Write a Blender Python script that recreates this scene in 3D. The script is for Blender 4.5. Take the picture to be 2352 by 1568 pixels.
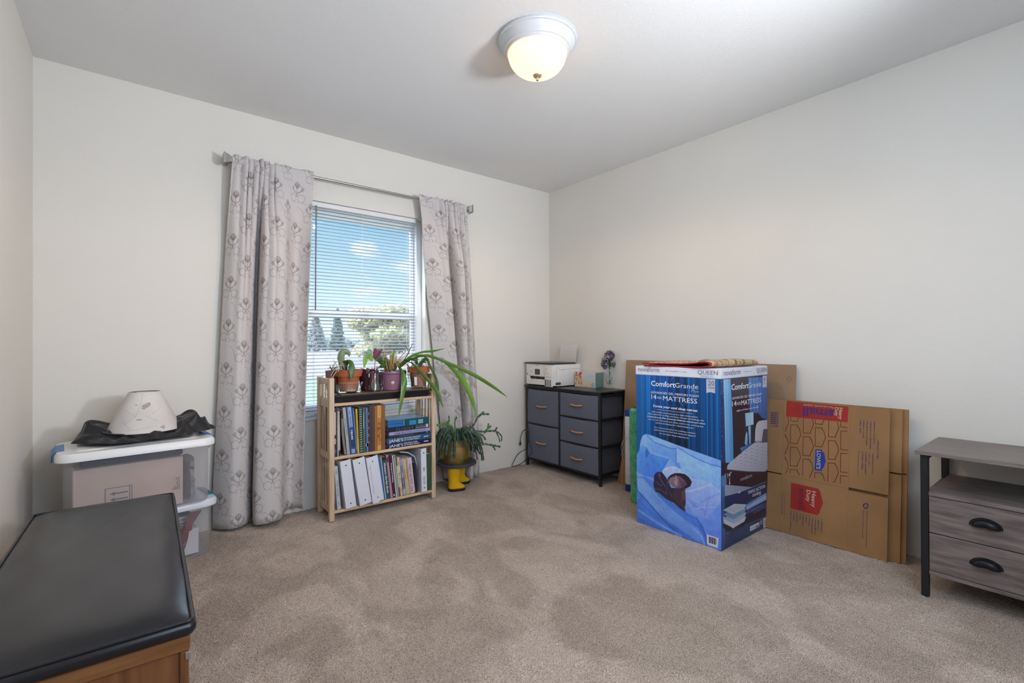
import bpy, bmesh, math, random
import numpy as np
from mathutils import Vector, Matrix

scene = bpy.context.scene
COL = scene.collection
for _o in list(bpy.data.objects):
    bpy.data.objects.remove(_o)
PI = math.pi

# ------------------------------------------------------------------ camera
CAM_H = 1.0526
YAW, PITCH, ROLL, FPX = 0.6745, 0.0047, -0.0041, 1094.68
fw = Vector((math.sin(YAW) * math.cos(PITCH), math.cos(YAW) * math.cos(PITCH), math.sin(PITCH)))
r0 = Vector((math.cos(YAW), -math.sin(YAW), 0.0))
u0 = r0.cross(fw)
rr = r0 * math.cos(ROLL) + u0 * math.sin(ROLL)
uu = -r0 * math.sin(ROLL) + u0 * math.cos(ROLL)
cd = bpy.data.cameras.new('camera')
cam = bpy.data.objects.new('camera', cd)
COL.objects.link(cam)
M = Matrix.Identity(4)
for i in range(3):
    M[i][0], M[i][1], M[i][2] = rr[i], uu[i], -fw[i]
M[2][3] = CAM_H
cam.matrix_world = M
cd.sensor_width = 36.0
cd.sensor_fit = 'HORIZONTAL'
cd.lens = FPX / 2352 * 36.0
cd.clip_start = 0.03
cd.clip_end = 500
scene.camera = cam

# ------------------------------------------------------------------ sky, lights, exposure
SKY_STRENGTH = 1.3
EXPOSURE = 0.0
w = bpy.data.worlds.new('sky')
scene.world = w
w.use_nodes = True
nt = w.node_tree
nt.nodes.clear()
n_out = nt.nodes.new('ShaderNodeOutputWorld')
n_bg = nt.nodes.new('ShaderNodeBackground')
n_tc = nt.nodes.new('ShaderNodeTexCoord')
n_sep = nt.nodes.new('ShaderNodeSeparateXYZ')
n_ramp = nt.nodes.new('ShaderNodeValToRGB')
n_noise = nt.nodes.new('ShaderNodeTexNoise')
n_map = nt.nodes.new('ShaderNodeMapping')
n_cr = nt.nodes.new('ShaderNodeValToRGB')
n_mix = nt.nodes.new('ShaderNodeMixRGB')
nt.links.new(n_tc.outputs['Generated'], n_sep.inputs[0])
nt.links.new(n_sep.outputs['Z'], n_ramp.inputs[0])
e = n_ramp.color_ramp.elements
e[0].position = 0.0
e[0].color = (0.80, 0.90, 0.98, 1)
e[1].position = 0.38
e[1].color = (0.13, 0.36, 0.82, 1)
x_ = n_ramp.color_ramp.elements.new(0.10)
x_.color = (0.55, 0.77, 0.96, 1)
x_ = n_ramp.color_ramp.elements.new(0.22)
x_.color = (0.26, 0.54, 0.92, 1)
nt.links.new(n_tc.outputs['Generated'], n_map.inputs[0])
n_map.inputs['Scale'].default_value = (2.2, 2.2, 6.5)
n_map.inputs['Location'].default_value = (19.76317, 8.42027, 2.31116)
nt.links.new(n_map.outputs[0], n_noise.inputs['Vector'])
n_noise.inputs['Scale'].default_value = 4.2
n_noise.inputs['Detail'].default_value = 5
nt.links.new(n_noise.outputs['Fac'], n_cr.inputs[0])
n_cr.color_ramp.elements[0].position = 0.575
n_cr.color_ramp.elements[0].color = (0, 0, 0, 1)
n_cr.color_ramp.elements[1].position = 0.68
n_cr.color_ramp.elements[1].color = (0.8, 0.8, 0.8, 1)
nt.links.new(n_cr.outputs[0], n_mix.inputs[0])
nt.links.new(n_ramp.outputs[0], n_mix.inputs[1])
n_mix.inputs[2].default_value = (0.92, 0.94, 0.97, 1)
nt.links.new(n_mix.outputs[0], n_bg.inputs['Color'])
n_bg.inputs['Strength'].default_value = SKY_STRENGTH
nt.links.new(n_bg.outputs[0], n_out.inputs[0])


def light(name, kind, loc, target=None, energy=100, color=(1, 1, 1), size=None, size_y=None, angle=None, radius=None):
    d = bpy.data.lights.new(name, kind)
    d.energy = energy
    d.color = color
    if size:
        d.shape = 'RECTANGLE'
        d.size = size
        d.size_y = size_y or size
    if angle:
        d.angle = angle
    if radius is not None:
        d.shadow_soft_size = radius
    o = bpy.data.objects.new(name, d)
    COL.objects.link(o)
    o.location = loc
    if target:
        v = Vector(target) - Vector(loc)
        o.rotation_euler = v.to_track_quat('-Z', 'Y').to_euler()
    return o


# sun over the roof, behind the house: it lights the lawn and the trees, not the room
light('sun', 'SUN', (0, -5, 20), (6, 12, 0), energy=3.0, color=(1.0, 0.93, 0.82), angle=0.01)
# broad soft daylight of the bright sky in front of the window
light('skylight', 'SUN', (-9.0, 20, 14), (1.3, 3.2, 1.3), energy=30.0, color=(0.66, 0.81, 1.0), angle=math.radians(110))
# lamps added unseen behind the camera: one bounced off the ceiling, one soft fill
bl_ = light('bounce_fill', 'SPOT', (1.75, -0.42, 1.40), (0.95, 2.15, 2.44), energy=170, color=(0.93, 0.95, 1.0), radius=0.15)
bl_.data.spot_size = math.radians(115)
bl_.data.spot_blend = 1.0
light('soft_fill', 'AREA', (1.0, -0.45, 1.6), (1.7, 2.0, 1.1), energy=37, color=(0.63, 0.80, 1.0), size=1.6, size_y=1.0)

vs = scene.view_settings
vs.view_transform = 'Standard'
vs.look = 'None'
vs.exposure = EXPOSURE
vs.gamma = 1.0
vs.use_curve_mapping = False
scene.cycles.max_bounces = 8
scene.cycles.diffuse_bounces = 4
scene.cycles.transparent_max_bounces = 24
scene.cycles.caustics_reflective = False
scene.cycles.caustics_refractive = False
scene.cycles.use_denoising = True


# ------------------------------------------------------------------ helpers
def lin(c):
    return tuple((x / 12.92 if x <= 0.04045 else ((x + 0.055) / 1.055) ** 2.4) for x in c)


def rgb(h):
    if isinstance(h, str):
        h = h.lstrip('#')
        return lin(tuple(int(h[i:i + 2], 16) / 255 for i in (0, 2, 4)))
    return h


MATS = {}


def mat(name, col, rough=0.6, metal=0.0, var=0.0, vscale=8.0, bump=0.0, bscale=200.0, spec=0.5, col2=None, stretch=None,
        trans=0.0, alpha=1.0, emis=None, estr=0.0, coat=0.0, sheen=0.0, ior=None, detail=4.0):
    if name in MATS:
        return MATS[name]
    m = bpy.data.materials.new(name)
    m.use_nodes = True
    t = m.node_tree
    b = t.nodes['Principled BSDF']
    c = rgb(col)
    b.inputs['Base Color'].default_value = (*c, 1)
    b.inputs['Roughness'].default_value = rough
    b.inputs['Metallic'].default_value = metal
    b.inputs['Specular IOR Level'].default_value = spec
    b.inputs['Transmission Weight'].default_value = trans
    b.inputs['Alpha'].default_value = alpha
    b.inputs['Coat Weight'].default_value = coat
    if sheen:
        b.inputs['Sheen Weight'].default_value = sheen
    if ior:
        b.inputs['IOR'].default_value = ior
    if emis:
        b.inputs['Emission Color'].default_value = (*rgb(emis), 1)
        b.inputs['Emission Strength'].default_value = estr
    tc = t.nodes.new('ShaderNodeTexCoord')
    src = tc.outputs['Object']
    if stretch:
        mp = t.nodes.new('ShaderNodeMapping')
        mp.inputs['Scale'].default_value = stretch
        t.links.new(src, mp.inputs[0])
        src = mp.outputs[0]
    n = t.nodes.new('ShaderNodeTexNoise')
    n.inputs['Scale'].default_value = vscale
    n.inputs['Detail'].default_value = detail
    t.links.new(src, n.inputs['Vector'])
    mx = t.nodes.new('ShaderNodeMixRGB')
    c2 = rgb(col2) if col2 else tuple(x * (1 - var) for x in c)
    mx.inputs[1].default_value = (*c, 1)
    mx.inputs[2].default_value = (*c2, 1)
    rp = t.nodes.new('ShaderNodeValToRGB')
    rp.color_ramp.elements[0].position = 0.35
    rp.color_ramp.elements[1].position = 0.65
    t.links.new(n.outputs['Fac'], rp.inputs[0])
    t.links.new(rp.outputs[0], mx.inputs[0])
    t.links.new(mx.outputs[0], b.inputs['Base Color'])
    if bump:
        n2 = t.nodes.new('ShaderNodeTexNoise')
        n2.inputs['Scale'].default_value = bscale
        n2.inputs['Detail'].default_value = 3
        t.links.new(src, n2.inputs['Vector'])
        bp = t.nodes.new('ShaderNodeBump')
        bp.inputs['Strength'].default_value = bump
        bp.inputs['Distance'].default_value = 0.002
        t.links.new(n2.outputs['Fac'], bp.inputs['Height'])
        t.links.new(bp.outputs[0], b.inputs['Normal'])
    MATS[name] = m
    return m


def img_mat(name, arr, rough=0.5, bump=0.0, bscale=600, spec=0.4, coat=0.0):
    """material around a picture painted below with numpy (flat print on packaging and cloth)"""
    h, wd = arr.shape[:2]
    im = bpy.data.images.new(name, wd, h, alpha=False)
    px = np.ones((h, wd, 4), np.float32)
    px[..., :3] = np.clip(arr[::-1], 0, 1)
    im.pixels.foreach_set(px.ravel())
    im.update()
    im.pack()
    m = bpy.data.materials.new(name)
    m.use_nodes = True
    t = m.node_tree
    b = t.nodes['Principled BSDF']
    b.inputs['Roughness'].default_value = rough
    b.inputs['Specular IOR Level'].default_value = spec
    b.inputs['Coat Weight'].default_value = coat
    ti = t.nodes.new('ShaderNodeTexImage')
    ti.image = im
    t.links.new(ti.outputs[0], b.inputs['Base Color'])
    if bump:
        tc = t.nodes.new('ShaderNodeTexCoord')
        n2 = t.nodes.new('ShaderNodeTexNoise')
        n2.inputs['Scale'].default_value = bscale
        t.links.new(tc.outputs['Object'], n2.inputs['Vector'])
        bp = t.nodes.new('ShaderNodeBump')
        bp.inputs['Strength'].default_value = bump
        bp.inputs['Distance'].default_value = 0.001
        t.links.new(n2.outputs['Fac'], bp.inputs['Height'])
        t.links.new(bp.outputs[0], b.inputs['Normal'])
    MATS[name] = m
    return m


ROOTM = {}


def tag(o, label=None, cat=None, group=None, kind=None):
    if label:
        o['label'] = label
    if cat:
        o['category'] = cat
    if group:
        o['group'] = group
    if kind:
        o['kind'] = kind
    return o


def thing(name, label, cat, loc=(0, 0, 0), rz=0.0, group=None, rot=None, kind=None):
    o = bpy.data.objects.new(name, None)
    COL.objects.link(o)
    o.empty_display_size = 0.05
    o.location = loc
    o.rotation_euler = rot if rot else (0, 0, rz)
    ROOTM[o.name] = Matrix.Translation(Vector(loc)) @ (o.rotation_euler.to_matrix().to_4x4())
    return tag(o, label, cat, group, kind)


def root_of(o):
    while o.parent:
        o = o.parent
    return o


class MB:
    """collects shapes into one bmesh and links them as one object"""

    def __init__(self, m=None):
        self.bm = bmesh.new()
        self.M = m or Matrix.Identity(4)
        self.uv = None

    def v(self, p):
        return self.bm.verts.new(self.M @ Vector(p))

    def box(self, x0, x1, y0, y1, z0, z1, bev=0.0, m=None, seg=1):
        mm = self.M @ m if m else self.M
        vs_ = [self.bm.verts.new(mm @ Vector(p)) for p in
               ((x0, y0, z0), (x1, y0, z0), (x1, y1, z0), (x0, y1, z0), (x0, y0, z1), (x1, y0, z1), (x1, y1, z1), (x0, y1, z1))]
        fs = [self.bm.faces.new([vs_[i] for i in q]) for q in
              ((3, 2, 1, 0), (4, 5, 6, 7), (0, 1, 5, 4), (1, 2, 6, 5), (2, 3, 7, 6), (3, 0, 4, 7))]
        if bev:
            es = list({e_ for f in fs for e_ in f.edges})
            bmesh.ops.bevel(self.bm, geom=es, offset=bev, segments=seg, affect='EDGES', profile=0.5)
        return self

    def tube(self, pts, r, n=8, cap=True, flat=1.0):
        pts = [Vector(p) for p in pts]
        rs = r if hasattr(r, '__len__') else [r] * len(pts)
        rings = []
        up = Vector((0, 0, 1))
        prev = None
        for i, p in enumerate(pts):
            d = (pts[min(i + 1, len(pts) - 1)] - pts[max(i - 1, 0)])
            if d.length < 1e-9:
                d = Vector((0, 0, 1))
            d.normalize()
            if prev is None:
                a = d.cross(up if abs(d.z) < 0.95 else Vector((1, 0, 0)))
            else:
                a = prev - d * prev.dot(d)
            a.normalize()
            prev = a
            b = d.cross(a)
            rings.append([self.v(p + (a * math.cos(2 * PI * k / n) + b * flat * math.sin(2 * PI * k / n)) * rs[i]) for k in range(n)])
        for i in range(len(rings) - 1):
            for k in range(n):
                self.bm.faces.new((rings[i][k], rings[i][(k + 1) % n], rings[i + 1][(k + 1) % n], rings[i + 1][k]))
        if cap:
            self.bm.faces.new(rings[0][::-1])
            self.bm.faces.new(rings[-1])
        return self

    def lathe(self, prof, c=(0, 0, 0), n=32, cap=True, sq=None):
        """prof: (radius, z) from bottom to top"""
        rings = []
        for r, z in prof:
            if r < 1e-6:
                rings.append([self.v((c[0], c[1], c[2] + z))])
            else:
                rings.append([self.v((c[0] + r * math.cos(2 * PI * k / n), c[1] + r * math.sin(2 * PI * k / n), c[2] + z)) for k in range(n)])
        for i in range(len(rings) - 1):
            a, b = rings[i], rings[i + 1]
            for k in range(n):
                if len(a) == 1 and len(b) == 1:
                    break
                if len(a) == 1:
                    self.bm.faces.new((a[0], b[(k + 1) % n], b[k]))
                elif len(b) == 1:
                    self.bm.faces.new((a[k], a[(k + 1) % n], b[0]))
                else:
                    self.bm.faces.new((a[k], a[(k + 1) % n], b[(k + 1) % n], b[k]))
        if cap:
            if len(rings[0]) > 1:
                self.bm.faces.new(rings[0][::-1])
            if len(rings[-1]) > 1:
                self.bm.faces.new(rings[-1])
        return self

    def loft(self, rings, cap=True, closed=True):
        R_ = [[self.v(p) for p in ring] for ring in rings]
        n = len(R_[0])
        for i in range(len(R_) - 1):
            for k in range(n if closed else n - 1):
                self.bm.faces.new((R_[i][k], R_[i][(k + 1) % n], R_[i + 1][(k + 1) % n], R_[i + 1][k]))
        if cap:
            self.bm.faces.new(R_[0][::-1])
            self.bm.faces.new(R_[-1])
        return self

    def prism(self, pts, d):
        """polygon (3D points) pushed along vector d"""
        d = Vector(d)
        a = [self.v(p) for p in pts]
        b = [self.v(Vector(p) + d) for p in pts]
        n = len(a)
        self.bm.faces.new(a[::-1])
        self.bm.faces.new(b)
        for i in range(n):
            self.bm.faces.new((a[i], a[(i + 1) % n], b[(i + 1) % n], b[i]))
        return self

    def poly(self, pts):
        self.bm.faces.new([self.v(p) for p in pts])
        return self

    def quad_uv(self, pts, uvs=((0, 0), (1, 0), (1, 1), (0, 1))):
        if self.uv is None:
            self.uv = self.bm.loops.layers.uv.new('UVMap')
        f = self.bm.faces.new([self.v(p) for p in pts])
        for l, u in zip(f.loops, uvs):
            l[self.uv].uv = u
        return self

    def grid(self, P, uv=None, mi=0):
        """P[i][j] points, uv[i][j]"""
        if uv is not None and self.uv is None:
            self.uv = self.bm.loops.layers.uv.new('UVMap')
        V = [[self.v(p) for p in row] for row in P]
        for i in range(len(V) - 1):
            for j in range(len(V[0]) - 1):
                f = self.bm.faces.new((V[i][j], V[i][j + 1], V[i + 1][j + 1], V[i + 1][j]))
                if uv is not None:
                    for l, (a, b) in zip(f.loops, ((i, j), (i, j + 1), (i + 1, j + 1), (i + 1, j))):
                        l[self.uv].uv = uv[a][b]
        return self

    def ribbon(self, pts, width, nrm):
        """flat printed stroke along pts lying in the plane with normal nrm"""
        nrm = Vector(nrm)
        pts = [Vector(p) for p in pts]
        for a, b in zip(pts[:-1], pts[1:]):
            d = (b - a)
            if d.length < 1e-7:
                continue
            d.normalize()
            s = nrm.cross(d) * width / 2
            e_ = d * width * 0.35
            self.bm.faces.new([self.v(q) for q in (a - s - e_, b - s + e_, b + s + e_, a + s - e_)])
        return self

    def build(self, name, m, parent=None, smooth=None, local=False, label=None, kind=None):
        me = bpy.data.meshes.new(name)
        bmesh.ops.recalc_face_normals(self.bm, faces=self.bm.faces)
        if parent is not None and not local:
            self.bm.transform(ROOTM[root_of(parent).name].inverted())
        elif parent is None and not local:
            pass
        self.bm.to_mesh(me)
        self.bm.free()
        for q in (m if isinstance(m, (list, tuple)) else [m]):
            if q:
                me.materials.append(q)
        if smooth is not None:
            me.polygons.foreach_set('use_smooth', [True] * len(me.polygons))
            if smooth < 180:
                me.set_sharp_from_angle(angle=math.radians(smooth))
        o = bpy.data.objects.new(name, me)
        COL.objects.link(o)
        if parent is not None:
            o.parent = parent
        else:
            ROOTM[o.name] = Matrix.Identity(4)
        if label:
            o['label'] = label
        if kind:
            o['kind'] = kind
        return o


def recenter(o):
    """move a top-level mesh's origin to the middle of its base"""
    me = o.data
    n = len(me.vertices)
    co = np.empty(n * 3, np.float32)
    me.vertices.foreach_get('co', co)
    co = co.reshape(-1, 3)
    c = np.array([(co[:, 0].min() + co[:, 0].max()) / 2, (co[:, 1].min() + co[:, 1].max()) / 2, co[:, 2].min()])
    me.vertices.foreach_set('co', (co - c).astype(np.float32).ravel())
    o.location = c.tolist()
    ROOTM[o.name] = Matrix.Translation(Vector(c.tolist()))
    me.update()
    return o


def text(s, o, right, up, m, parent, width=None, height=None, name='lettering', align='L', offset=0.0, space=1.0, shear=0.0, lift=0.0006):
    """flat printed words: o = baseline start (or middle / end), right & up = unit vectors in the printed face"""
    c = bpy.data.curves.new('lettering', 'FONT')
    c.body = s
    c.resolution_u = 2
    c.offset = offset
    c.space_character = space
    c.shear = shear
    ob = bpy.data.objects.new('lettering_tmp', c)
    me = bpy.data.meshes.new_from_object(ob)
    bpy.data.objects.remove(ob)
    bpy.data.curves.remove(c)
    n = len(me.vertices)
    if not n:
        return None
    co = np.empty(n * 3, np.float64)
    me.vertices.foreach_get('co', co)
    co = co.reshape(-1, 3)
    x0, x1 = co[:, 0].min(), co[:, 0].max()
    y1 = co[:, 1].max()
    wd = x1 - x0
    if height and width:
        sx, sy = width / wd, height / max(y1, 0.3)
    elif width:
        sx = sy = width / wd
    else:
        sx = sy = height / max(y1, 0.3)
    ax = {'L': 0, 'C': 0.5, 'R': 1}[align] * wd
    right = np.array(Vector(right).normalized())
    up_ = np.array(Vector(up).normalized())
    nr = np.cross(right, up_)
    P = np.array(o)[None] + ((co[:, 0] - x0 - ax) * sx)[:, None] * right + (co[:, 1] * sy)[:, None] * up_ + nr * lift
    if parent is not None:
        Mi = np.array(ROOTM[root_of(parent).name].inverted())
        P = P @ Mi[:3, :3].T + Mi[:3, 3]
    me.vertices.foreach_set('co', P.ravel())
    me.update()
    me.materials.clear()
    me.materials.append(m)
    ob = bpy.data.objects.new(name, me)
    COL.objects.link(ob)
    if parent is not None:
        ob.parent = parent
    return ob


def cat_rom(pts, n=6):
    pts = [Vector(p) for p in pts]
    out = []
    for i in range(len(pts) - 1):
        p0, p1, p2, p3 = pts[max(i - 1, 0)], pts[i], pts[i + 1], pts[min(i + 2, len(pts) - 1)]
        for k in range(n):
            t = k / n
            out.append(0.5 * ((2 * p1) + (p2 - p0) * t + (2 * p0 - 5 * p1 + 4 * p2 - p3) * t * t + (3 * p1 - p0 - 3 * p2 + p3) * t ** 3))
    out.append(pts[-1])
    return out


# ------------------------------------------------------------------ painting flat print with numpy
def homog(src, dst):
    A = []
    for (x, y), (u, v) in zip(src, dst):
        A.append([x, y, 1, 0, 0, 0, -u * x, -u * y, -u])
        A.append([0, 0, 0, x, y, 1, -v * x, -v * y, -v])
    _, _, V = np.linalg.svd(np.array(A, float))
    return V[-1].reshape(3, 3)


def hx(c):
    if isinstance(c, str):
        c = c.lstrip('#')
        return np.array([int(c[i:i + 2], 16) / 255 for i in (0, 2, 4)])
    return np.array(c, float) / (255.0 if max(c) > 1.0 else 1.0)


class Paint:
    def __init__(self, wd, h, bg, H=None):
        self.w, self.h = wd, h
        self.a = np.ones((h, wd, 3)) * hx(bg)
        self.H = H

    def t(self, pts):
        pts = np.array(pts, float)
        if self.H is None:
            return pts
        q = np.c_[pts, np.ones(len(pts))] @ self.H.T
        return q[:, :2] / q[:, 2:3]

    def _box(self, P, pad):
        x0, y0 = np.floor(P.min(0) - pad).astype(int)
        x1, y1 = np.ceil(P.max(0) + pad).astype(int)
        return max(x0, 0), max(y0, 0), min(x1, self.w), min(y1, self.h)

    def _dist(self, P, X, Y, closed):
        d = np.full(X.shape, 1e9)
        ins = np.zeros(X.shape, bool)
        n = len(P)
        for i in range(n if closed else n - 1):
            ax, ay = P[i]
            bx, by = P[(i + 1) % n]
            dx, dy = bx - ax, by - ay
            L = dx * dx + dy * dy + 1e-9
            t = np.clip(((X - ax) * dx + (Y - ay) * dy) / L, 0, 1)
            d = np.minimum(d, (X - ax - t * dx) ** 2 + (Y - ay - t * dy) ** 2)
            if closed and ay != by:
                c = ((ay > Y) != (by > Y)) & (X < (bx - ax) * (Y - ay) / (by - ay) + ax)
                ins ^= c
        d = np.sqrt(d)
        return np.where(ins, -d, d) if closed else d

    def poly(self, pts, col, soft=1.2, alpha=1.0, col2=None, ang=90, rnd=0.0, mapped=False):
        P = np.array(pts, float) if mapped else self.t(pts)
        x0, y0, x1, y1 = self._box(P, soft + 1)
        if x1 <= x0 or y1 <= y0:
            return
        Y, X = np.mgrid[y0:y1, x0:x1] + 0.5
        m = np.clip(0.5 - self._dist(P, X, Y, True) / soft, 0, 1) * alpha
        c = hx(col)[None, None]
        if col2 is not None:
            ca, sa = math.cos(math.radians(ang)), math.sin(math.radians(ang))
            q = X * ca + Y * sa
            pq = P[:, 0] * ca + P[:, 1] * sa
            g = np.clip((q - pq.min()) / (np.ptp(pq) + 1e-9), 0, 1)[..., None]
            c = c * (1 - g) + hx(col2)[None, None] * g
        s = self.a[y0:y1, x0:x1]
        self.a[y0:y1, x0:x1] = s * (1 - m[..., None]) + c * m[..., None]

    def line(self, pts, wd, col, alpha=1.0, soft=1.0, mapped=False):
        P = np.array(pts, float) if mapped else self.t(pts)
        x0, y0, x1, y1 = self._box(P, wd + soft + 1)
        if x1 <= x0 or y1 <= y0:
            return
        Y, X = np.mgrid[y0:y1, x0:x1] + 0.5
        m = np.clip(0.5 - (self._dist(P, X, Y, False) - wd / 2) / soft, 0, 1) * alpha
        s = self.a[y0:y1, x0:x1]
        self.a[y0:y1, x0:x1] = s * (1 - m[..., None]) + hx(col)[None, None] * m[..., None]

    def noise(self, amt, seed=0, sx=1, sy=1):
        r = np.random.default_rng(seed)
        n = r.normal(0, 1, (self.h // sy + 2, self.w // sx + 2))
        n = np.repeat(np.repeat(n, sy, 0), sx, 1)[:self.h, :self.w]
        self.a += (n * amt)[..., None]


# common materials
M_black_metal = mat('black_powder_coat', '#16171c', rough=0.45, bump=0.1, bscale=900)
M_ink = mat('black_ink', '#1a1a22', rough=0.7)
M_ink_grey = mat('grey_ink', '#6d6f7c', rough=0.7)
M_white_ink = mat('white_ink', '#f2f4fa', rough=0.6)
M_chrome = mat('chrome', '#c8c8c8', rough=0.2, metal=1.0)
M_glass = mat('clear_glass', '#ffffff', rough=0.02, trans=1.0, ior=1.2, spec=0.5)


def thin_mat(name, tint=(1, 1, 1), diff=0.0, rough=0.03, gl=0.08, dcol=None, edge=0.55):
    """thin clear or frosted sheet: see-through, a little milky, shiny at grazing angles"""
    m = bpy.data.materials.new(name)
    m.use_nodes = True
    t = m.node_tree
    t.nodes.clear()
    out = t.nodes.new('ShaderNodeOutputMaterial')
    tr = t.nodes.new('ShaderNodeBsdfTransparent')
    tr.inputs[0].default_value = (*tint, 1)
    gs = t.nodes.new('ShaderNodeBsdfGlossy')
    gs.inputs['Roughness'].default_value = rough
    lw = t.nodes.new('ShaderNodeLayerWeight')
    lw.inputs['Blend'].default_value = 0.25
    mr = t.nodes.new('ShaderNodeMapRange')
    mr.inputs['To Min'].default_value = gl
    mr.inputs['To Max'].default_value = edge
    t.links.new(lw.outputs['Facing'], mr.inputs['Value'])
    m1 = t.nodes.new('ShaderNodeMixShader')
    base = tr
    if diff:
        df = t.nodes.new('ShaderNodeBsdfDiffuse')
        df.inputs[0].default_value = (*(dcol or tint), 1)
        tl = t.nodes.new('ShaderNodeBsdfTranslucent')
        tl.inputs[0].default_value = (*(dcol or tint), 1)
        m0 = t.nodes.new('ShaderNodeMixShader')
        m0.inputs[0].default_value = 0.4
        t.links.new(df.outputs[0], m0.inputs[1])
        t.links.new(tl.outputs[0], m0.inputs[2])
        m2 = t.nodes.new('ShaderNodeMixShader')
        m2.inputs[0].default_value = diff
        t.links.new(tr.outputs[0], m2.inputs[1])
        t.links.new(m0.outputs[0], m2.inputs[2])
        base = m2
    t.links.new(mr.outputs[0], m1.inputs[0])
    t.links.new(base.outputs[0], m1.inputs[1])
    t.links.new(gs.outputs[0], m1.inputs[2])
    t.links.new(m1.outputs[0], out.inputs[0])
    MATS[name] = m
    return m


M_thin_glass = thin_mat('thin_glass', (0.97, 0.985, 0.98), gl=0.04, edge=0.6)
M_pane = thin_mat('window_glass', (0.97, 0.98, 0.98), diff=0.02, gl=0.02, edge=0.25, dcol=(0.9, 0.92, 0.95))  # milky share added to the glass as a pale haze over the outdoors

# ------------------------------------------------------------------ room shell
XL, XR, YB, YW, ZC = -0.367, 3.012, -0.62, 3.214, 2.44
T = 0.12
WX0, WX1, WZ0, WZ1 = 0.79, 1.735, 0.565, 1.99          # window opening
M_wall = mat('wall_paint', (0.79, 0.75, 0.69), rough=0.75, var=0.015, vscale=3, bump=0.35, bscale=150, spec=0.25)
M_ceil = mat('ceiling_paint', (0.80, 0.795, 0.785), rough=0.8, var=0.015, vscale=3, bump=0.6, bscale=120, spec=0.2)
M_trimw = mat('white_vinyl', (0.80, 0.81, 0.82), rough=0.4, var=0.02)


def struct(mb, name, m, **k):
    o = mb.build(name, m, **k)
    o['kind'] = 'structure'
    return o


# carpet: fine cut pile with vacuum strokes
def carpet_mat():
    m = bpy.data.materials.new('beige_carpet')
    m.use_nodes = True
    t = m.node_tree
    b = t.nodes['Principled BSDF']
    b.inputs['Roughness'].default_value = 0.95
    b.inputs['Specular IOR Level'].default_value = 0.1
    b.inputs['Sheen Weight'].default_value = 0.15
    tc = t.nodes.new('ShaderNodeTexCoord')
    L = t.links

    def noise(scale, detail=2, dist=0.0, mp=None):
        n = t.nodes.new('ShaderNodeTexNoise')
        n.inputs['Scale'].default_value = scale
        n.inputs['Detail'].default_value = detail
        n.inputs['Distortion'].default_value = dist
        if mp:
            q = t.nodes.new('ShaderNodeMapping')
            q.inputs['Scale'].default_value = mp[0]
            q.inputs['Rotation'].default_value = (0, 0, mp[1])
            L.new(tc.outputs['Object'], q.inputs[0])
            L.new(q.outputs[0], n.inputs['Vector'])
        else:
            L.new(tc.outputs['Object'], n.inputs['Vector'])
        return n

    def ramp(n, p0, p1, c0, c1):
        r = t.nodes.new('ShaderNodeValToRGB')
        r.color_ramp.elements[0].position = p0
        r.color_ramp.elements[1].position = p1
        r.color_ramp.elements[0].color = (*c0, 1)
        r.color_ramp.elements[1].color = (*c1, 1)
        L.new(n.outputs['Fac'], r.inputs[0])
        return r

    fine = ramp(noise(300, 5), 0.34, 0.66, (0.215, 0.160, 0.124), (0.72, 0.585, 0.485))
    brush = ramp(noise(2.6, 4, 0.9, ((1.0, 0.75, 1.0), 0.5)), 0.45, 0.55, (0.88, 0.87, 0.855), (1.10, 1.105, 1.11))
    brush2 = ramp(noise(5.0, 4, 0.8, ((1.0, 0.6, 1.0), -0.7)), 0.44, 0.56, (0.95, 0.945, 0.94), (1.05, 1.055, 1.06))
    mx = t.nodes.new('ShaderNodeMixRGB')
    mx.blend_type = 'MULTIPLY'
    mx.inputs[0].default_value = 1
    L.new(fine.outputs[0], mx.inputs[1])
    L.new(brush.outputs[0], mx.inputs[2])
    mx2 = t.nodes.new('ShaderNodeMixRGB')
    mx2.blend_type = 'MULTIPLY'
    mx2.inputs[0].default_value = 1
    L.new(mx.outputs[0], mx2.inputs[1])
    L.new(brush2.outputs[0], mx2.inputs[2])
    L.new(mx2.outputs[0], b.inputs['Base Color'])
    bp = t.nodes.new('ShaderNodeBump')
    bp.inputs['Strength'].default_value = 0.7
    bp.inputs['Distance'].default_value = 0.006
    L.new(noise(290, 5).outputs['Fac'], bp.inputs['Height'])
    L.new(bp.outputs[0], b.inputs['Normal'])
    return m


M_carpet = carpet_mat()
struct(MB().box(XL - T, XR + T, YB - T, YW + T, -0.12, -0.012), 'floor', mat('subfloor', '#8a7460', rough=0.9))
# the carpet itself: a relief of pile on the floor
nx, ny = 520, 590
gx = np.linspace(XL, XR, nx)
gy = np.linspace(YB, YW, ny)
GX, GY = np.meshgrid(gx, gy, indexing='ij')
rg = np.random.default_rng(4)


def smooth_noise(n0, n1, cells0, cells1, seed):
    r = np.random.default_rng(seed)
    g = r.normal(0, 1, (cells0 + 2, cells1 + 2))
    a = np.linspace(0, cells0, n0)
    b = np.linspace(0, cells1, n1)
    i, j = a.astype(int), b.astype(int)
    fa, fb = (a - i), (b - j)
    fa, fb = fa * fa * (3 - 2 * fa), fb * fb * (3 - 2 * fb)
    fa, fb = fa[:, None], fb[None, :]
    return (g[np.ix_(i, j)] * (1 - fa) * (1 - fb) + g[np.ix_(i + 1, j)] * fa * (1 - fb) + g[np.ix_(i, j + 1)] * (1 - fa) * fb + g[np.ix_(i + 1, j + 1)] * fa * fb)


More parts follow.
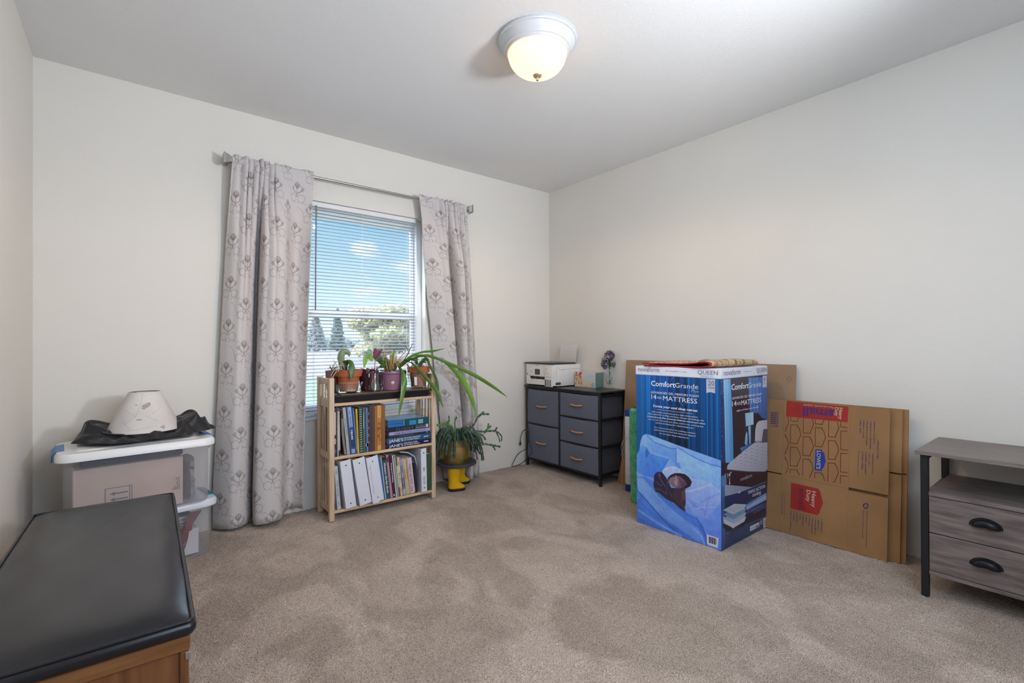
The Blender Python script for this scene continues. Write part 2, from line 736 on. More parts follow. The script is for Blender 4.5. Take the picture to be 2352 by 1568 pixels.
GZ = rg.uniform(-0.0062, 0.0, (nx, ny)) + 0.0012 * smooth_noise(nx, ny, 60, 66, 5)
GZ = np.minimum(GZ, 0.0005)
vtx = np.stack([GX, GY, GZ], -1).reshape(-1, 3).astype(np.float32)
ii, jj = np.meshgrid(np.arange(nx - 1), np.arange(ny - 1), indexing='ij')
q = (ii * ny + jj).ravel()
quads = np.stack([q, q + ny, q + ny + 1, q + 1], -1).astype(np.int32)
me = bpy.data.meshes.new('carpet')
me.vertices.add(len(vtx))
me.vertices.foreach_set('co', vtx.ravel())
me.loops.add(quads.size)
me.loops.foreach_set('vertex_index', quads.ravel())
me.polygons.add(len(quads))
me.polygons.foreach_set('loop_start', np.arange(0, quads.size, 4, dtype=np.int32))
me.polygons.foreach_set('loop_total', np.full(len(quads), 4, np.int32))
me.polygons.foreach_set('use_smooth', np.ones(len(quads), bool))
me.update()
me.materials.append(M_carpet)
carpet = bpy.data.objects.new('floor_carpet', me)
COL.objects.link(carpet)
tag(carpet, 'beige cut-pile carpet with pale vacuum strokes covering the floor', None, kind='structure')

struct(MB().box(XL - T, XR + T, YB - T, YW + T, ZC, ZC + 0.1), 'ceiling', M_ceil)
struct(MB().box(XL - T, XL, YB - T, YW + T, -0.02, ZC), 'wall_left', M_wall)
struct(MB().box(XR, XR + T, YB - T, YW + T, -0.02, ZC), 'wall_right', M_wall)
struct(MB().box(XL, XR, YB - T, YB, -0.02, ZC), 'wall_front', M_wall)
ww = MB()
ww.box(XL, WX0, YW, YW + T, -0.02, ZC)
ww.box(WX1, XR, YW, YW + T, -0.02, ZC)
ww.box(WX0, WX1, YW, YW + T, WZ1, ZC)
ww.box(WX0, WX1, YW, YW + T, -0.02, WZ0)
struct(ww, 'wall_back', M_wall)

# window: vinyl single-hung in the drywall return
win = thing('window_1', 'white single-hung window behind the lowered mini-blind', None, (1.2625, YW + 0.08, WZ0), kind='structure')
fy0, fy1 = YW + 0.062, YW + 0.125
f = MB()
fwid = 0.045
f.box(WX0, WX0 + fwid, fy0, fy1, WZ0, WZ1, 0.004)
f.box(WX1 - fwid, WX1, fy0, fy1, WZ0, WZ1, 0.004)
f.box(WX0 + fwid, WX1 - fwid, fy0, fy1, WZ1 - fwid, WZ1, 0.004)
f.box(WX0 + fwid, WX1 - fwid, fy0, fy1, WZ0, WZ0 + fwid, 0.004)
f.build('window_frame', M_trimw, win)


def sash(z0, z1, ys, fwd, bottom=0.045, top=0.04):
    s = MB()
    a0, a1 = WX0 + fwid, WX1 - fwid
    s.box(a0, a0 + fwd, ys, ys + 0.025, z0, z1, 0.003)
    s.box(a1 - fwd, a1, ys, ys + 0.025, z0, z1, 0.003)
    s.box(a0 + fwd, a1 - fwd, ys, ys + 0.025, z0, z0 + bottom, 0.003)
    s.box(a0 + fwd, a1 - fwd, ys, ys + 0.025, z1 - top, z1, 0.003)
    o = s.build('sash', M_trimw, win)
    MB().box(a0 + fwd - 0.004, a1 - fwd + 0.004, ys + 0.010, ys + 0.014, z0 + bottom - 0.004, z1 - top + 0.004).build('pane', M_pane, o)
    return o


sash(1.235, WZ1 - fwid, YW + 0.092, 0.030)
lo = sash(WZ0 + fwid, 1.275, YW + 0.066, 0.042)
MB().box(1.245, 1.315, YW + 0.052, YW + 0.0665, 1.262, 1.276, 0.003).build('sash_lock', M_trimw, lo)
MB().box(WX0 - 0.0, WX1 + 0.0, YW - 0.012, YW + 0.0625, WZ0 - 0.0015, WZ0 + 0.012, 0.003).build('window_sill', M_trimw, win)

# mini-blind hung inside the opening
M_slat = mat('white_blind_slat', (0.52, 0.52, 0.56), rough=0.45, var=0.02)
M_cordw = mat('white_cord', '#e6e6e6', rough=0.8)
BX0, BX1, BYc = 0.852, 1.668, YW + 0.029
bl = thing('mini_blind', 'white aluminium mini-blind lowered over the window with open slats', 'blind', (1.26, BYc, WZ1 - 0.03))
MB().box(BX0, BX1, BYc - 0.016, BYc + 0.016, WZ1 - 0.034, WZ1 - 0.002, 0.003).build('headrail', M_trimw, bl)
MB().box(BX0, BX1, BYc - 0.012, BYc + 0.012, WZ0 + 0.020, WZ0 + 0.038, 0.004).build('bottom_rail', M_trimw, bl)
ns = 59
sl = MB()
prof = [(-0.0125, -0.0010), (-0.006, 0.0008), (0.0, 0.0014), (0.006, 0.0008), (0.0125, -0.0010)]
sl.grid([[(x, y, z) for (y, z) in prof] for x in (-(BX1 - BX0) / 2, (BX1 - BX0) / 2)])
sl.grid([[(x, y, z - 0.0007) for (y, z) in prof] for x in (-(BX1 - BX0) / 2, (BX1 - BX0) / 2)])
z_top, z_bot = WZ1 - 0.05, WZ0 + 0.055
slat0 = sl.build('slat', M_slat, bl, smooth=60, local=True)
rl = random.Random(2)
for k in range(ns):
    s = slat0 if k == 0 else slat0.copy()
    if k:
        COL.objects.link(s)
        s.parent = bl
    s.location = (0, 0, z_top - (z_top - z_bot) * k / (ns - 1) - (WZ1 - 0.03))
    s.rotation_euler = (math.radians(-4 - 15 * k / (ns - 1)) + rl.uniform(-0.03, 0.03), 0, 0)
    s.location.x = (BX0 + BX1) / 2 - 1.26
for cx in (0.93, 1.26, 1.60):
    c = MB()
    for dy in (-0.0128, 0.0128):
        c.box(cx - 0.0008, cx + 0.0008, BYc + dy - 0.0006, BYc + dy + 0.0006, WZ0 + 0.03, WZ1 - 0.03)
    c.build('ladder_cord', M_cordw, bl)
MB().tube([(0.945, BYc - 0.022, WZ1 - 0.03), (0.94, BYc - 0.024, 1.6), (0.938, BYc - 0.024, 1.275)], 0.0045, 8).build('tilt_wand', mat('grey_wand', '#7d7f88', rough=0.35), bl)
MB().tube([(1.64, BYc - 0.02, WZ1 - 0.03), (1.645, BYc - 0.02, 1.5), (1.643, BYc - 0.02, 1.0)], 0.0022, 6).build('pull_cord', mat('pull_cord', '#9aa3b4', rough=0.8), bl)

# curtain rod
RZ, RY = 2.112, YW - 0.085
M_nickel = mat('brushed_nickel', '#b4b2ac', rough=0.35, metal=0.9, var=0.1, vscale=60)
rod = thing('curtain_rod', 'brushed nickel curtain rod with square finials above the window', 'curtain rod', (1.26, RY, RZ))
MB().tube([(0.455, RY, RZ), (2.05, RY, RZ)], 0.008, 12).build('rod', M_nickel, rod, smooth=40)
for sx, xe in ((-1, 0.455), (1, 2.05)):
    fm = MB()
    rings = []
    for dx, h in ((0, 0.012), (0.006, 0.016), (0.012, 0.016), (0.014, 0.020), (0.034, 0.027), (0.038, 0.027), (0.040, 0.030), (0.046, 0.030)):
        x = xe + sx * dx
        rings.append([(x, RY - h, RZ - h), (x, RY + h, RZ - h), (x, RY + h, RZ + h), (x, RY - h, RZ + h)])
    fm.loft(rings)
    fm.build('finial', M_nickel, rod)
    MB().box(xe + sx * 0.02 - 0.006, xe + sx * 0.02 + 0.006, RY + 0.008, YW, RZ - 0.012, RZ + 0.006, 0.002).build('bracket', M_nickel, rod)

# damask cloth: motif tile 0.20 m x 0.245 m with a half-drop repeat
DW, DH = 400, 490


def damask():
    p = Paint(DW, DH, '#d8d1cf')
    r = np.random.default_rng(1)
    p.a += np.repeat(r.normal(0, 0.018, (DH, DW // 8)), 8, 1)[..., None] + r.normal(0, 0.008, (DH, DW))[..., None]
    brown, grey = '#8b7b72', '#a09798'

    def motif(ox, oy, brown):
        for dx in (-DW, 0, DW):
            for dy in (-DH, 0, DH):
                X, Y = ox + dx, oy + dy
                if X < -180 or X > DW + 180 or Y < -260 or Y > DH + 260:
                    continue

                def q(pts):
                    return [(X + a, Y + b) for a, b in pts]
                for s in (-1, 1):
                    # palmette petals
                    for k, (a, l) in enumerate(((0.0, 52), (0.34, 50), (0.68, 44), (1.0, 36))):
                        if k == 0 and s < 0:
                            continue
                        tip = (s * l * math.sin(a), -l * math.cos(a) - 6)
                        mid = (s * l * 0.6 * math.sin(a * 1.6), -l * 0.45 * math.cos(a))
                        p.line(q([(s * 2, 20), (mid[0], mid[1] + 6), tip]), 9 if k else 12, brown, 0.75, 1.6, mapped=True)
                        p.line(q([(mid[0], mid[1] + 4), tip]), 2.6, '#d0c9c8', 0.55, 1.2, mapped=True)
                    # acanthus cup beside it
                    p.poly(q([(s * 6, 70), (s * 30, 58), (s * 48, 36), (s * 54, 10), (s * 46, -14), (s * 60, -8), (s * 68, 8), (s * 84, 0), (s * 78, 18), (s * 92, 22), (s * 72, 36), (s * 78, 46), (s * 54, 52), (s * 34, 74), (s * 10, 84)]), grey, 1.8, 0.72, mapped=True)
                    p.line(q([(s * 46, -14), (s * 36, -22), (s * 28, -14), (s * 32, -4)]), 6, grey, 0.75, 1.5, mapped=True)
                    # big scroll below
                    t_ = np.linspace(PI * 1.05, PI * 2.9, 22)
                    cc = [(s * (54 + 42 * math.cos(t)), 138 + 46 * math.sin(t)) for t in t_]
                    p.line(q([(s * 2, 76), (s * 6, 104)] + cc), 7, grey, 0.72, 1.5, mapped=True)
                    p.line(q([(s * 92, 122), (s * 104, 112)]), 5, grey, 0.7, 1.5, mapped=True)
                    p.line(q([(s * 80, 172), (s * 92, 184)]), 5, grey, 0.7, 1.5, mapped=True)
                    p.line(q([(s * 28, 176), (s * 16, 192), (s * 24, 206)]), 6, grey, 0.65, 1.5, mapped=True)
                p.line(q([(0, 20), (0, 84), (0, 110)]), 7, brown, 0.55, 1.5, mapped=True)
                # long stems to the neighbouring motifs
                p.line(q([(54, 184), (84, 196), (130, 200), (176, 230), (196, 262)]), 5, grey, 0.62, 1.5, mapped=True)
                p.line(q([(-92, 122), (-112, 90), (-118, 50), (-150, 10), (-186, 0)]), 5, grey, 0.62, 1.5, mapped=True)
    motif(110, 110, brown)
    motif(310, 110 + DH / 2, '#8d8783')
    return p.a


M_damask = img_mat('damask_curtain', damask(), rough=0.85, bump=0.2, bscale=500, spec=0.15)


def damask_translucent():
    t = M_damask.node_tree
    b = t.nodes['Principled BSDF']
    b.inputs['Sheen Weight'].default_value = 0.1
    out = t.nodes['Material Output']
    tl = t.nodes.new('ShaderNodeBsdfTranslucent')
    tl.inputs[0].default_value = (0.55, 0.56, 0.62, 1)
    mx = t.nodes.new('ShaderNodeMixShader')
    mx.inputs[0].default_value = 0.12
    t.links.new(b.outputs[0], mx.inputs[1])
    t.links.new(tl.outputs[0], mx.inputs[2])
    t.links.new(mx.outputs[0], out.inputs['Surface'])


damask_translucent()


def curtain(name, label, top, bot, gather, zb, ztop=2.138, nu=150, nv=64, flat_side=1, hang=0.0):
    """top / bot: cross-sections (u, x, y) at rod and hem; gather: (u0, u1, folds) of the ruched part"""
    tu = [a[0] for a in top]
    bu = [a[0] for a in bot]
    us = np.linspace(0, 1, nu)

    def sec(cs, uu_):
        cs = sorted(cs)
        P = cat_rom([(c[1], c[2], c[0]) for c in cs], 10)
        arr = np.array([(p.z, p.x, p.y) for p in P])
        o = np.argsort(arr[:, 0])
        return np.interp(uu_, arr[o, 0], arr[o, 1]), np.interp(uu_, arr[o, 0], arr[o, 2])
    xt, yt = sec(top, us)
    xb, yb = sec(bot, us)
    P, uvs = [], []
    # cloth width measured along the hem section
    arc = np.r_[0, np.cumsum(np.hypot(np.diff(xb), np.diff(yb)))]
    r = np.random.default_rng(len(name) + int(zb * 1000))
    ph = r.uniform(0, 6, 8)
    for j in range(nv):
        v = j / (nv - 1)
        v = v ** 1.15
        row, urow = [], []
        for i, u in enumerate(us):
            zz_b = zb + hang * (u - 0.5)
            z = ztop + (zz_b - ztop) * v
            s = min(1, max(0, (2.10 - z) / 1.9))
            sy = min(1, max(0, (2.085 - z) / 0.55))
            sy = sy * sy * (3 - 2 * sy)
            s = s ** 0.9
            x = xt[i] * (1 - s) + xb[i] * s
            y = yt[i] * (1 - sy) + yb[i] * sy
            g = 0.0
            u0, u1, nf = gather
            if u0 < u < u1:
                mk = math.sin(PI * (u - u0) / (u1 - u0)) ** 0.5
                ph0 = 2 * PI * nf * (u - u0) / (u1 - u0)
                dz = max(0, RZ - z)
                amp = 0.020 * math.exp(-dz * 1.9) * mk
                if z > RZ - 0.012:
                    amp = 0.011 * mk
                g = amp * math.sin(ph0 + 0.7 * math.sin(ph0 * 0.37 + 1.3) + 0.25 * math.sin(dz * 9))
                x += 0.35 * amp * math.cos(ph0 * 1.0 + 0.4)
            y += g
            y += 0.004 * math.sin(u * 9 + z * 2.3 + ph[0]) + 0.003 * math.sin(u * 21 - z * 3.1 + ph[1]) * (1 - v)
            if abs(z - RZ) < 0.028:      # rod pocket
                y = min(y, RY - 0.012 + g * 0.6)
            zz = z
            if z > RZ + 0.015:
                zz += 0.006 * math.sin(u * 60 + ph[2]) * (1 if u0 < u < u1 else 0.15) + 0.004 * math.sin(u * 23 + ph[3])
            y = min(y, YW - 0.006)
            row.append((x, y, zz))
            urow.append((arc[i] / 0.20, z / 0.245))
        P.append(row)
        uvs.append(urow)
    mb = MB()
    mb.grid(P, uvs)
    o = mb.build(name, M_damask, smooth=180)
    md = o.modifiers.new('cloth', 'SOLIDIFY')
    md.thickness = 0.002
    tag(o, label, 'curtain')
    recenter(o)
    return o


yr = RY - 0.012
curtain('curtain', 'pale damask curtain beside the storage bins, gathered on the rod', [
    (0.0, 0.452, yr), (0.15, 0.53, yr), (0.30, 0.585, yr), (0.45, 0.64, yr), (0.58, 0.69, yr), (0.7, 0.76, yr), (0.85, 0.83, yr), (1.0, 0.899, yr)],
    [(0.0, 0.362, 3.175), (0.06, 0.395, 3.125), (0.15, 0.445, 3.085), (0.24, 0.50, 3.10), (0.31, 0.538, 3.150), (0.345, 0.560, 3.196), (0.375, 0.566, 3.190), (0.395, 0.553, 3.10), (0.42, 0.556, 3.045), (0.50, 0.60, 3.018), (0.60, 0.66, 3.018), (0.655, 0.692, 3.045), (0.70, 0.715, 3.105), (0.78, 0.745, 3.160), (0.86, 0.775, 3.178), (0.94, 0.805, 3.150), (1.0, 0.828, 3.105)],
    (0.0, 0.60, 8), 0.028, hang=0.03)
curtain('curtain', 'pale damask curtain behind the potted cactus, flaring towards its hem', [
    (0.0, 1.634, yr), (0.12, 1.70, yr), (0.25, 1.765, yr), (0.4, 1.83, yr), (0.55, 1.885, yr), (0.7, 1.94, yr), (0.85, 1.99, yr), (1.0, 2.045, yr)],
    [(0.0, 1.87, 3.18), (0.12, 1.905, 3.13), (0.25, 1.955, 3.10), (0.36, 1.985, 3.075), (0.43, 2.005, 3.15), (0.48, 2.018, 3.196), (0.53, 2.012, 3.14), (0.58, 2.015, 3.05), (0.66, 2.04, 3.035), (0.72, 2.062, 3.08), (0.78, 2.078, 3.17), (0.83, 2.085, 3.12), (0.9, 2.11, 3.085), (1.0, 2.15, 3.11)],
    (0.22, 1.0, 8), 0.022)

# outlet on the window wall
ol = thing('wall_outlet', 'pale outlet plate low on the wall beside the damask curtain', 'outlet', (2.233, YW, 0.30))
MB().box(2.198, 2.268, YW - 0.006, YW + 0.001, 0.31, 0.425, 0.003).build('cover_plate', mat('outlet_plate', '#e6e2da', rough=0.4), ol)
for z in (0.337, 0.375):
    MB().box(2.217, 2.249, YW - 0.008, YW - 0.0055, z, z + 0.027, 0.003).build('socket', mat('outlet_socket', '#d8d4cc', rough=0.4), ol)

# ceiling light
LX, LY = 1.452, 1.622
cl = thing('ceiling_light', 'flush ceiling light with a glowing frosted dome and pale metal pan', 'light', (LX, LY, ZC))
M_pan = mat('satin_white_metal', (0.62, 0.63, 0.64), rough=0.3, metal=0.0, spec=0.6)
MB().lathe([(0.0, ZC - 0.001), (0.176, ZC - 0.001), (0.180, ZC - 0.012), (0.178, ZC - 0.016), (0.172, ZC - 0.018), (0.168, ZC - 0.026), (0.160, ZC - 0.042), (0.152, ZC - 0.050), (0.151, ZC - 0.054), (0.146, ZC - 0.056), (0.143, ZC - 0.062), (0.138, ZC - 0.066), (0.132, ZC - 0.066), (0.128, ZC - 0.05), (0.0, ZC - 0.05)], (LX, LY, 0), 64, cap=False).build('pan', M_pan, cl, smooth=35)
M_dome = mat('lit_frosted_glass', (0.25, 0.23, 0.2), rough=0.35, emis=(1.0, 0.50, 0.15), estr=4.6)
dp = [(0.1345, ZC - 0.058)]
for k in range(0, 13):
    a = k / 12 * PI / 2
    dp.append((0.1335 * math.cos(a) ** 0.85 if k < 12 else 0.0, ZC - 0.064 - 0.098 * math.sin(a)))
MB().lathe(dp, (LX, LY, 0), 64, cap=False).build('glass_dome', M_dome, cl, smooth=180)
MB().lathe([(0.0, -0.028), (0.006, -0.026), (0.0075, -0.021), (0.005, -0.016), (0.006, -0.012), (0.018, -0.008), (0.021, -0.002), (0.019, 0.002), (0.0, 0.003)], (LX, LY, ZC - 0.160), 24).build('finial', mat('finial_metal', '#b9a58c', rough=0.35, metal=0.6), cl, smooth=50)

# the lamp's own light falls from the underside of the fixture
lp = light('lamp_light', 'SPOT', (LX, LY, ZC - 0.196), (LX, LY, 0), energy=20, color=(1.0, 0.70, 0.40), radius=0.009)
lp.data.spot_size = math.radians(172)
lp.data.spot_blend = 0.35

# ------------------------------------------------------------------ outdoors
M_lawn = mat('lawn_grass', (0.075, 0.115, 0.035), rough=0.95, col2=(0.095, 0.125, 0.05), vscale=1.5)
M_field = mat('dry_field', (0.115, 0.075, 0.050), rough=0.95, col2=(0.13, 0.088, 0.062), vscale=0.3)
GZo = -0.55
struct(MB().box(-60, 60, YW + T + 0.02, 23.0, GZo - 0.5, GZo), 'lawn', M_lawn)
struct(MB().box(-200, 300, 23.0, 420, GZo - 0.5, GZo + 0.02), 'field', M_field)


def leafy(m):
    t = m.node_tree
    b = t.nodes['Principled BSDF']
    src = b.inputs['Base Color'].links[0].from_socket
    tl = t.nodes.new('ShaderNodeBsdfTranslucent')
    t.links.new(src, tl.inputs[0])
    mx = t.nodes.new('ShaderNodeMixShader')
    mx.inputs[0].default_value = 0.5
    b.inputs['Specular IOR Level'].default_value = 0.1
    t.links.new(b.outputs[0], mx.inputs[1])
    t.links.new(tl.outputs[0], mx.inputs[2])
    t.links.new(mx.outputs[0], t.nodes['Material Output'].inputs['Surface'])
    return m


def leaf_cloud(mb, centers, n, size, seed):
    r = random.Random(seed)
    for _ in range(n):
        cx, cy, cz, rad, rz_ = r.choice(centers)
        while True:
            d = Vector((r.uniform(-1, 1), r.uniform(-1, 1), r.uniform(-1, 1)))
            if 0.25 < d.length < 1:
                break
        c = Vector((cx + d.x * rad, cy + d.y * rad, cz + d.z * rz_))
        a = Vector((r.uniform(-1, 1), r.uniform(-1, 1), r.uniform(-1, 1))).normalized()
        b = a.cross(Vector((r.uniform(-1, 1), r.uniform(-1, 1), r.uniform(-1, 1)))).normalized()
        s = size * r.uniform(0.6, 1.3)
        mb.poly([c - a * s, c + b * s * 0.5, c + a * s, c - b * s * 0.5])


def tree(name, label, x, y, h, rad, seed, kind, m, n=3500, size=0.16):
    t = thing(name, label, 'tree', (x, y, GZo))
    M_bark = mat('tree_bark', '#6b5a4a', rough=0.9, var=0.3)
    MB().tube([(x, y, GZo), (x + 0.05, y, GZo + h * 0.5), (x, y, GZo + h * 0.92)], [h * 0.03, h * 0.02, h * 0.006], 8).build('trunk', M_bark, t)
    r = random.Random(seed)
    cs = []
    if kind == 'round':
        for _ in range(16):
            a = r.uniform(0, 2 * PI)
            d = rad * r.uniform(0.0, 0.75)
            zz = r.uniform(0.12, 0.85)
            cs.append((x + d * math.cos(a) * (1.15 - zz * 0.5), y + d * math.sin(a), GZo + h * zz, rad * 0.42, h * 0.13))
    else:
        for k in range(18):
            zz = 0.08 + 0.9 * k / 17
            rr_ = rad * (1.02 - zz) + 0.05
            cs.append((x + r.uniform(-0.1, 0.1), y + r.uniform(-0.1, 0.1), GZo + h * zz, rr_, h * 0.05))
    mb = MB()
    leaf_cloud(mb, cs, n, size, seed)
    o = mb.build('foliage', m, t)
    o['kind'] = 'stuff'
    return t


M_lf1 = leafy(mat('pale_spring_leaves', (0.55, 0.52, 0.26), rough=0.8, col2=(0.62, 0.55, 0.36), vscale=1.5))
M_lf2 = leafy(mat('conifer_needles', (0.28, 0.34, 0.29), rough=0.85, col2=(0.36, 0.41, 0.34), vscale=1.5))
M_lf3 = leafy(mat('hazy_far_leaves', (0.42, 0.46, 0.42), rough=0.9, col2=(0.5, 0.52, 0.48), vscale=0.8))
tree('leafy_tree', 'broad pale leafy tree beyond the lawn, seen through the lower sash', 20.6, 47.0, 6.1, 4.6, 3, 'round', M_lf1, 7000, 0.36)
tree('conifer', 'slim grey-green conifer in the dry field beside the leafy tree', 37.2, 111.0, 9.6, 2.3, 5, 'cone', M_lf2, 1800, 0.5)
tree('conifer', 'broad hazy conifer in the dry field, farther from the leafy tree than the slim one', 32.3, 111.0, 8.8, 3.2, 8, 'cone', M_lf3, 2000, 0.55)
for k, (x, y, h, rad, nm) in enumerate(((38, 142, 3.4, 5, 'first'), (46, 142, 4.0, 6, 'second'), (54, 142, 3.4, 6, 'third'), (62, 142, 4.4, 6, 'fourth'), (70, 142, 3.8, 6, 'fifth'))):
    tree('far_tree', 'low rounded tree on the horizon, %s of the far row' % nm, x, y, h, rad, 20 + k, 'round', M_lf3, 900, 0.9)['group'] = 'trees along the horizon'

# ------------------------------------------------------------------ wood etc.
M_pine = mat('pale_birch', '#d9c3a8', rough=0.5, col2='#c3a280', vscale=5, stretch=(18, 18, 1.2), bump=0.05, bscale=60)
M_pine_h = mat('pale_birch_long', '#d8bf9f', rough=0.5, col2='#c4a079', vscale=5, stretch=(1.2, 18, 18), bump=0.05, bscale=60)
M_walnut = mat('walnut_veneer', '#8a5a35', rough=0.42, col2='#6a3f22', vscale=4, stretch=(14, 14, 0.9), bump=0.08, bscale=80)
M_walnut_h = mat('walnut_rail', '#8f6038', rough=0.42, col2='#70451f', vscale=4, stretch=(0.9, 14, 14), bump=0.08, bscale=80)
M_greywood = mat('grey_oak_laminate', '#847873', rough=0.5, col2='#5f5553', vscale=4.5, stretch=(14, 1.4, 14), bump=0.12, bscale=40, detail=7)
M_card = mat('kraft_cardboard', '#a2794f', rough=0.85, col2='#96704a', vscale=6, bump=0.05, bscale=300)
M_card_d = mat('kraft_cardboard_edge', '#7d5a39', rough=0.9, var=0.2, vscale=200)
M_card_b = mat('worn_kraft_cardboard', '#a5866a', rough=0.85, col2='#987a5f', vscale=5, bump=0.05, bscale=300)

# ------------------------------------------------------------------ storage bench (left)
bn = thing('storage_bench', 'wooden storage bench with a padded black vinyl seat along the wall', 'bench', (-0.083, 1.85, 0), rz=-0.024)
bw, bd = 0.405, 1.135
X0, X1, Y0, Y1 = -bw / 2, bw / 2, -bd / 2, bd / 2
M_vinyl = mat('black_vinyl', '#17181f', rough=0.28, var=0.15, vscale=30, bump=0.12, bscale=420, spec=0.55)
cz0, cz1 = 0.408, 0.440
cu = MB()
N = 48


def cushion_h(u, v):
    a = min(u, 1 - u) * bw
    b = min(v, 1 - v) * bd
    return cz1 + 0.022 * (1 - math.exp(-a / 0.028)) * (1 - math.exp(-b / 0.032)) + 0.001 * math.sin(u * 17) * math.sin(v * 23)


cu.grid([[(X0 + bw * i / 30, Y0 + bd * j / 70, cushion_h(i / 30, j / 70)) for j in range(71)] for i in range(31)])
ring = []
for k in range(121):
    pass


def perim(off, z, n=36):
    pts = []
    r_ = 0.009
    for cx, cy, a0 in ((X1 - r_, Y0 + r_, -PI / 2), (X1 - r_, Y1 - r_, 0), (X0 + r_, Y1 - r_, PI / 2), (X0 + r_, Y0 + r_, PI)):
        for k in range(7):
            a = a0 + k / 6 * PI / 2
            pts.append((cx + (r_ + off) * math.cos(a), cy + (r_ + off) * math.sin(a), z))
    return pts


cu.loft([perim(-0.004, cz0), perim(0.004, cz0 + 0.004), perim(0.009, cz0 + 0.012), perim(0.009, cz0 + 0.022), perim(0.003, cz1 - 0.001), perim(-0.003, cz1 + 0.001)], cap=False)
seat = cu.build('seat_cushion', M_vinyl, bn, smooth=60, local=True)
pi_ = MB()
pp = perim(0.002, cz1 + 0.0015)
pi_.tube(pp + [pp[0]], 0.0042, 8, cap=False)
pi_.build('piping', M_vinyl, seat, smooth=180, local=True)
for ya in (Y0 + 0.003, Y1 - 0.025):
    MB().box(X0 + 0.003, X1 - 0.003, ya, ya + 0.022, 0.375, cz0, 0.002).build('end_rail', M_walnut_h, bn, local=True)
for xa in (X0 + 0.003, X1 - 0.025):
    MB().box(xa, xa + 0.022, Y0 + 0.0252, Y1 - 0.0252, 0.375, cz0, 0.002).build('side_rail', M_walnut, bn, local=True)
for sx in (0, 1):
    for sy in (0, 1):
        a, b = (X0 + 0.005, X0 + 0.022) if sx == 0 else (X1 - 0.022, X1 - 0.005)
        c, d = (Y0 + 0.005, Y0 + 0.03) if sy == 0 else (Y1 - 0.03, Y1 - 0.005)
        MB().box(a, b, c, d, 0.0, 0.3745, 0.002).build('corner_post', M_walnut, bn, local=True)
MB().box(X0 + 0.0225, X1 - 0.0225, Y0 + 0.012, Y0 + 0.02, 0.03, 0.3745).build('end_panel', M_walnut, bn, local=True)
MB().box(X0 + 0.0225, X1 - 0.0225, Y1 - 0.02, Y1 - 0.012, 0.03, 0.3745).build('end_panel', M_walnut, bn, local=True)
MB().box(X0 + 0.009, X0 + 0.017, Y0 + 0.0305, Y1 - 0.0305, 0.03, 0.3745).build('side_panel', M_walnut, bn, local=True)
MB().box(X1 - 0.017, X1 - 0.009, Y0 + 0.0305, Y1 - 0.0305, 0.03, 0.3745).build('side_panel', M_walnut, bn, local=True)
MB().box(X1 - 0.012, X1 - 0.0025, Y0 + 0.0015, Y0 + 0.0045, 0.355, 0.372, 0.001).build('hinge', M_chrome, bn, local=True)

# ------------------------------------------------------------------ plastic bins
M_frost = thin_mat('frosted_plastic', (0.96, 0.965, 0.985), diff=0.24, rough=0.18, gl=0.05, dcol=(0.82, 0.83, 0.87), edge=0.35)
M_lid_w = mat('white_plastic_lid', '#f0efee', rough=0.35, var=0.02, spec=0.5)
M_lid_t = mat('milky_plastic_lid', '#dfe2ea', rough=0.3, var=0.03)
M_latch_b = mat('blue_latch', '#2f6fae', rough=0.35)
M_latch_t = mat('teal_latch', '#1e8296', rough=0.35)


def rrect(hw, hd, r, z, n=6):
    pts = []
    for cx, cy, a0 in ((hw - r, -hd + r, -PI / 2), (hw - r, hd - r, 0), (-hw + r, hd - r, PI / 2), (-hw + r, -hd + r, PI)):
        for k in range(n + 1):
            a = a0 + k / n * PI / 2
            pts.append((cx + r * math.cos(a), cy + r * math.sin(a), z))
    return pts


def bin_(name, label, loc, rz, hw, hd, h, m_lid, m_latch, lid_h=0.03, taper=0.03):
    t = thing(name, label, 'storage bin', loc, rz)
    b = MB()
    zt = h - lid_h
    b.loft([rrect(hw - taper - 0.012, hd - taper - 0.012, 0.03, 0.003), rrect(hw - taper - 0.006, hd - taper - 0.006, 0.04, 0.0005), rrect(hw - taper, hd - taper, 0.045, 0.012),
            rrect(hw - 0.024, hd - 0.024, 0.05, zt - 0.035), rrect(hw - 0.018, hd - 0.018, 0.05, zt - 0.03), rrect(hw - 0.012, hd - 0.012, 0.05, zt)], cap=False)
    b.poly(rrect(hw - taper - 0.012, hd - taper - 0.012, 0.03, 0.003))
    b.build('tub', M_frost, t, smooth=50, local=True)
    l = MB()
    l.loft([rrect(hw - 0.008, hd - 0.008, 0.055, zt - 0.012), rrect(hw, hd, 0.06, zt - 0.010), rrect(hw, hd, 0.06, zt + 0.012), rrect(hw - 0.008, hd - 0.008, 0.056, zt + 0.024),
            rrect(hw - 0.03, hd - 0.03, 0.05, zt + 0.026), rrect(hw - 0.045, hd - 0.045, 0.045, zt + 0.018), rrect(hw - 0.06, hd - 0.06, 0.04, zt + 0.018), rrect(hw - 0.075, hd - 0.075, 0.035, zt + 0.0265)], cap=False)
    l.poly(rrect(hw - 0.075, hd - 0.075, 0.035, zt + 0.0265))
    l.build('lid', m_lid, t, smooth=40, local=True)
    for s in (-1, 1):
        lt = MB()
        pr_ = [(hw - 0.032, zt + 0.030), (hw - 0.004, zt + 0.026), (hw + 0.009, zt + 0.010), (hw + 0.011, zt - 0.018), (hw + 0.006, zt - 0.019), (hw + 0.0035, zt + 0.008), (hw - 0.008, zt + 0.0255), (hw - 0.032, zt + 0.0265)]
        lt.loft([[(s * x, -0.085 * (1 - 0.25 * q), z) for x, z in pr_] for q in (0,)] + [[(s * x, 0.085, z) for x, z in pr_]])
        lt.build('latch', m_latch, t, local=True)
    return t


